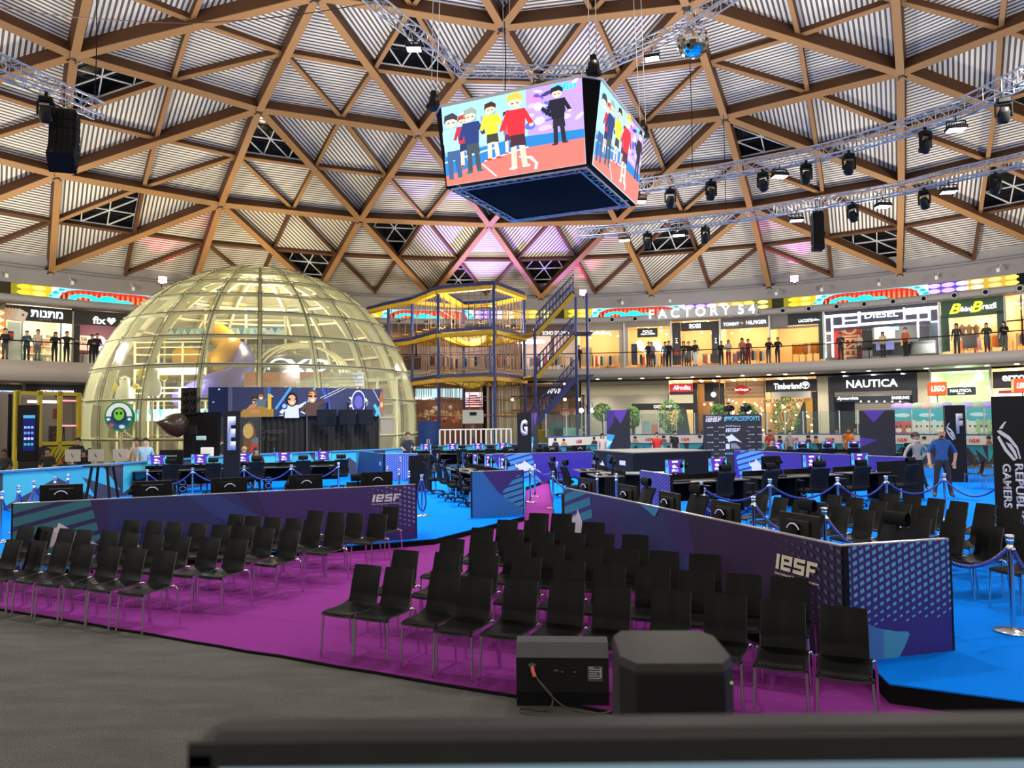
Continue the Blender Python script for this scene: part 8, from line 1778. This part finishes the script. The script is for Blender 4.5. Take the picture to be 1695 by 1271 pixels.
ROWS = {'left': [[(-15, 893), (22.7, 895.6), (63, 897), (104, 900), (140.5, 903.6), (184.6, 906), (226, 910), (274, 914)], [(44, 873), (75, 873.6), (111, 876.8), (140, 879), (183, 881), (216.7, 883.5), (255.5, 887), (299.6, 889), (347.8, 891.8), (393, 893.7)], [(219, 863), (257, 864), (290, 866), (329, 868), (366.5, 871), (406.6, 872), (439, 875.5), (480, 879)],
                 [(392, 852.8), (420, 856), (452, 858), (487, 860), (518, 863), (556, 864.8)], [(523, 846.9), (556.5, 849.5), (588.6, 851), (626, 852)], [(647.5, 840)]],
        'middle': [[(608.7, 937.8), (660.8, 942.4), (737, 949), (788, 957.9), (863, 962), (939, 966.5), (1014, 973), (1111, 980), (1201, 987), (1295.6, 996.5), (1396, 1007.8)], [(671.5, 913), (741, 917), (804, 920.4), (872, 924.5), (943, 930), (1009, 935.7), (1081, 941), (1153, 947.7), (1230, 953), (1306, 958.5)], [(749, 893.7), (801, 897), (857.5, 899.6), (912, 903.6), (972.5, 907), (1034, 911), (1099.6, 914.6), (1166.5, 919.6)],
                   [(798.6, 875.5), (848, 877.6), (897.6, 881), (948.5, 883.5), (996.6, 885.7), (1051.5, 887)], [(840, 862), (885.6, 863.5), (933.8, 865.6), (982, 866)], [(892, 851), (929.7, 851.7)]],
        'right': [[(1393.5, 839), (1432, 845), (1475, 851), (1524.6, 857.6), (1578, 867)], [(1381, 820.7), (1416, 824.7), (1454, 830), (1494, 834), (1536.6, 839.4), (1583.4, 846.3), (1630, 853), (1684, 868)], [(1476.4, 818.8), (1511, 822), (1550, 826.8), (1587.4, 831.4), (1631.6, 835.4), (1673, 843)], [(1262, 819), (1292, 824.7), (1325, 829.5), (1357, 833.5)], [(1640, 872), (1716, 885)]]}
WH = {'left': 'the left seat block', 'middle': 'the middle seat block', 'right': 'the blue-carpet seat block'}
RN = ['front', 'second', 'third', 'fourth', 'fifth', 'sixth']; RNR = ['nearest-to-partition', 'middle', 'far', 'short left', 'short near']
for blk, rows in ROWS.items():
    zb = ZB if blk == 'right' else .012
    for r, row in enumerate(rows):
        ang = -24 if blk != 'right' else -72; face = math.radians(ang)
        for i, (px, py) in enumerate(row):
            p = G(px, py, zb + .80); a = face + random.uniform(-.05, .05); off = Vector((-math.sin(a), math.cos(a), 0)) * .262; p = p - off
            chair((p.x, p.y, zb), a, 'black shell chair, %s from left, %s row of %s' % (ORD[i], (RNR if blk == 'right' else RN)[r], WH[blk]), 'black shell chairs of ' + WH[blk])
for i, (px, py) in enumerate([(1537, 752), (1612, 763), (1641, 765), (1672, 763), (1600, 754), (1630, 752)]):
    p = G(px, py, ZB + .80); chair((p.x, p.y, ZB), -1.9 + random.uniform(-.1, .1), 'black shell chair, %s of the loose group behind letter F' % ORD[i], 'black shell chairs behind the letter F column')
# small white labels lying on two seats
# ================================================================== FOREGROUND
# stage monitor wedge
wq = G(932, 1172, .012); WZ = math.atan2(wq.y, wq.x) - PI / 2
wd_ = thing('stage_monitor', 'black wedge stage monitor on the grey carpet', 'speaker', (wq.x - .0, wq.y + .02, .0), -.06); ww = .74
CAB = mat('speaker_lit_grey', (.05, .053, .058), .55, spec=.3, noise=.2, nscale=90, bump=.2)  # lighter grey: light on the cabinet top put into its colour
prof = [(.06, .0), (.44, .0), (.50, .16), (.30, .46), (.20, .515), (.08, .50), (.0, .40), (.0, .13)]
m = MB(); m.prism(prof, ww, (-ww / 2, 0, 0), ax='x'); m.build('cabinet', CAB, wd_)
m = MB(); m.box((0, -.003, .265), (ww - .004, .008, .27)); m.quad((-ww / 2 + .002, .055, -.001), (ww / 2 - .002, .055, -.001), (ww / 2 - .002, -.006, .13), (-ww / 2 + .002, -.006, .13)); m.build('back_panel', BLACKM, wd_)  # near-black sheet: shade on the back put into its colour
m = MB(); m.quad((-ww / 2 + .03, .505, .2), (ww / 2 - .03, .505, .2), (ww / 2 - .03, .32, .455), (-ww / 2 + .03, .32, .455)); m.build('front_grille', BLACKM, wd_)
m = MB()
for i in range(4): m.box((ww / 2 + .004, .18 + .015 * i, .15 + .07 * i), (.012, .05, .03), b=.004)
m.build('side_bolts', DARKG, wd_)
m = MB(); m.T = Matrix.Rotation(PI / 2, 4, 'X'); m.lathe([(0, .02), (.035, .02), (.04, 0), (0, 0)], 16, (-.24, .33, 0)); m.lathe([(0, .01), (.02, .01), (.022, .008)], 12, (-.05, .29, 0)); m.lathe([(0, .01), (.014, .01), (.016, 0)], 12, (.0, .285, 0)); m.lathe([(0, .01), (.014, .01), (.016, 0)], 12, (.1, .285, 0)); m.build('connector', mat('connector_dark', (.008, .008, .008), .35), wd_)
A = Art(); A.rect(.2, .22, .32, .34, '3a3c40'); 
for i in range(5): A.rect(.21, .24 + i * .018, .21 + .09 - .012 * (i % 3), .247 + i * .018, '9a9a9a')
A.rect(.21, .325, .25, .333, '9a9a9a'); A.rect(.295, .25, .312, .33, '8a8a8a'); A.build('rating_plate', PRINT, wd_, None, .0005, .009)
m = MB(); m.tube([(-.24, -.02, .33), (-.235, -.05, .31), (-.22, -.06, .27)], .016, 8); m.build('red_plug', mat('red_plug', (.5, .08, .05), .4), wd_)
CBL = mat('cable_black', (.02, .02, .02), .4)
for lab, pts in (('black speaker cable looping from the red plug across the carpet', [(-.22, -.06, .27), (-.14, -.08, .17), (.0, -.1, .05), (.2, -.16, .014), (.38, -.1, .014), (.45, .1, .014), (.44, .25, .012)]), ('second black cable coiled in front of the wedge monitor', [(-.235, -.06, .28), (-.16, -.07, .2), (-.08, -.07, .1), (-.12, -.1, .014), (-.3, -.06, .012), (-.33, -.14, .012), (-.2, -.2, .012), (.05, -.2, .012), (.22, -.2, .012)])):
    o = MB().tube(fine([Vector(q) for q in pts], 7), .008, 7).build('speaker_cable', CBL); o.location = wd_.location + Vector((0, 0, .012)); o.rotation_euler = (0, 0, -.06); tag(o, lab, 'cable')
# low stage under the viewer, desk, desk speaker and monitor
m = MB(); m.box((.2, -.2, .42), (5, 3.4, .84)); o = m.build('floor_presenter_stage', mat('stage_dark', (.03, .03, .03), .7)); struct(o)
dk = thing('presenter_desk', 'black presenter desk under the monitor at the bottom edge', 'desk', (.3, .85, .84)); m = MB(); m.box((0, 0, .78), (2.4, 1.0, .04), b=.01); m.build('desktop', BLACKM, dk)
for sx in (-1, 1):
    for sy in (-1, 1): m = MB(); m.box((sx * 1.1, sy * .42, .38), (.06, .06, .76)); m.build('leg', BLACK, dk)
zt_ = 1.64
yb = 1.16; cx_ = (1116 - 847.5) / F_PX * yb
sp_ = thing('desk_speaker', 'blurred black desk speaker with cut corners behind the near monitor', 'speaker', (cx_, yb, zt_), -.03); hs = D(1116, 1099, yb).z - zt_
oct_ = [(-.066, 0), (.066, 0), (.088, .035), (.088, .15), (.07, .185), (-.07, .185), (-.088, .15), (-.088, .035)]
m = MB(); m.prism(oct_, hs - .012); n0 = len(m.v); i2 = [(x * .965, y * .965 + .003) for x, y in oct_]; m.add([(x, y, hs - .012) for x, y in oct_] + [(x, y, hs) for x, y in i2], [[i, (i + 1) % 8, 8 + (i + 1) % 8, 8 + i] for i in range(8)] + [list(range(8, 16))]); m.build('cabinet', mat('desk_speaker_grey', (.014, .0135, .013), .5, spec=.2), sp_)
m = MB(); m.box((0, -.003, hs / 2 - .008), (.131, .006, hs - .018)); m.build('front_grille', BLACKM, sp_); m = MB(); m.ball((.078, .006, hs - .03), .0018, 8); m.build('status_led', mat('green_led', (.5, .8, .2), .4, emit=(.5, .9, .2), es=.5), sp_)
my = .52; xl = D(304, 1200, my).x; zt2 = D(900, 1216, my).z; mw = 1.02 * (1900 - 304) / F_PX * my * .97
mo = thing('near_monitor', 'blurred black monitor running along the bottom edge', 'monitor', (xl + mw / 2, my, zt_), 0); mh = zt2 - zt_; BZ = .0165
m = MB(); m.box((0, .022, mh - .2), (mw, .044, .40), b=.012); m.build('casing', mat('monitor_plastic', (.03, .03, .031), .5, spec=.25), mo)
m = MB(); m.box((0, -.001, mh - BZ / 2 - .002), (mw - .008, .004, BZ)); m.box((-mw / 2 + .012, -.001, mh - .2), (.016, .004, .38)); m.build('bezel', mat('bezel_black', (.004, .004, .004), .6), mo)
A = Art(); random.seed(9); W2 = mw - .05; A.rect(0, 0, W2, .36, '8fa8b8'); A.rect(0, .345, W2, .36, '7f98a4')
for i in range(60): x = random.uniform(0, W2); A.rect(x, random.uniform(.2, .33), x + random.uniform(.006, .03), .347, random.choice(['3a3a50', '5a6a88', 'c8dcec', '2f8f80', '4a4a6a', '68b8a8', 'e8f0f4', '303044', '3060c8']))
for x in (.085, .155, .74): A.ell(x, .34, .012, .016, '30c850', 10)
A.build('screen', attr_mat('near_screen', .9), mo, Matrix.Translation((-W2 / 2, -.002, mh - BZ - .362)), .0002, .0005, clip=(0, 0, W2, .36)); m = MB(); m.box((0, .06, (mh - .2) / 2), (.08, .04, mh - .2)); m.box((0, .06, .008), (.3, .22, .016)); m.build('stand', BLACK, mo)
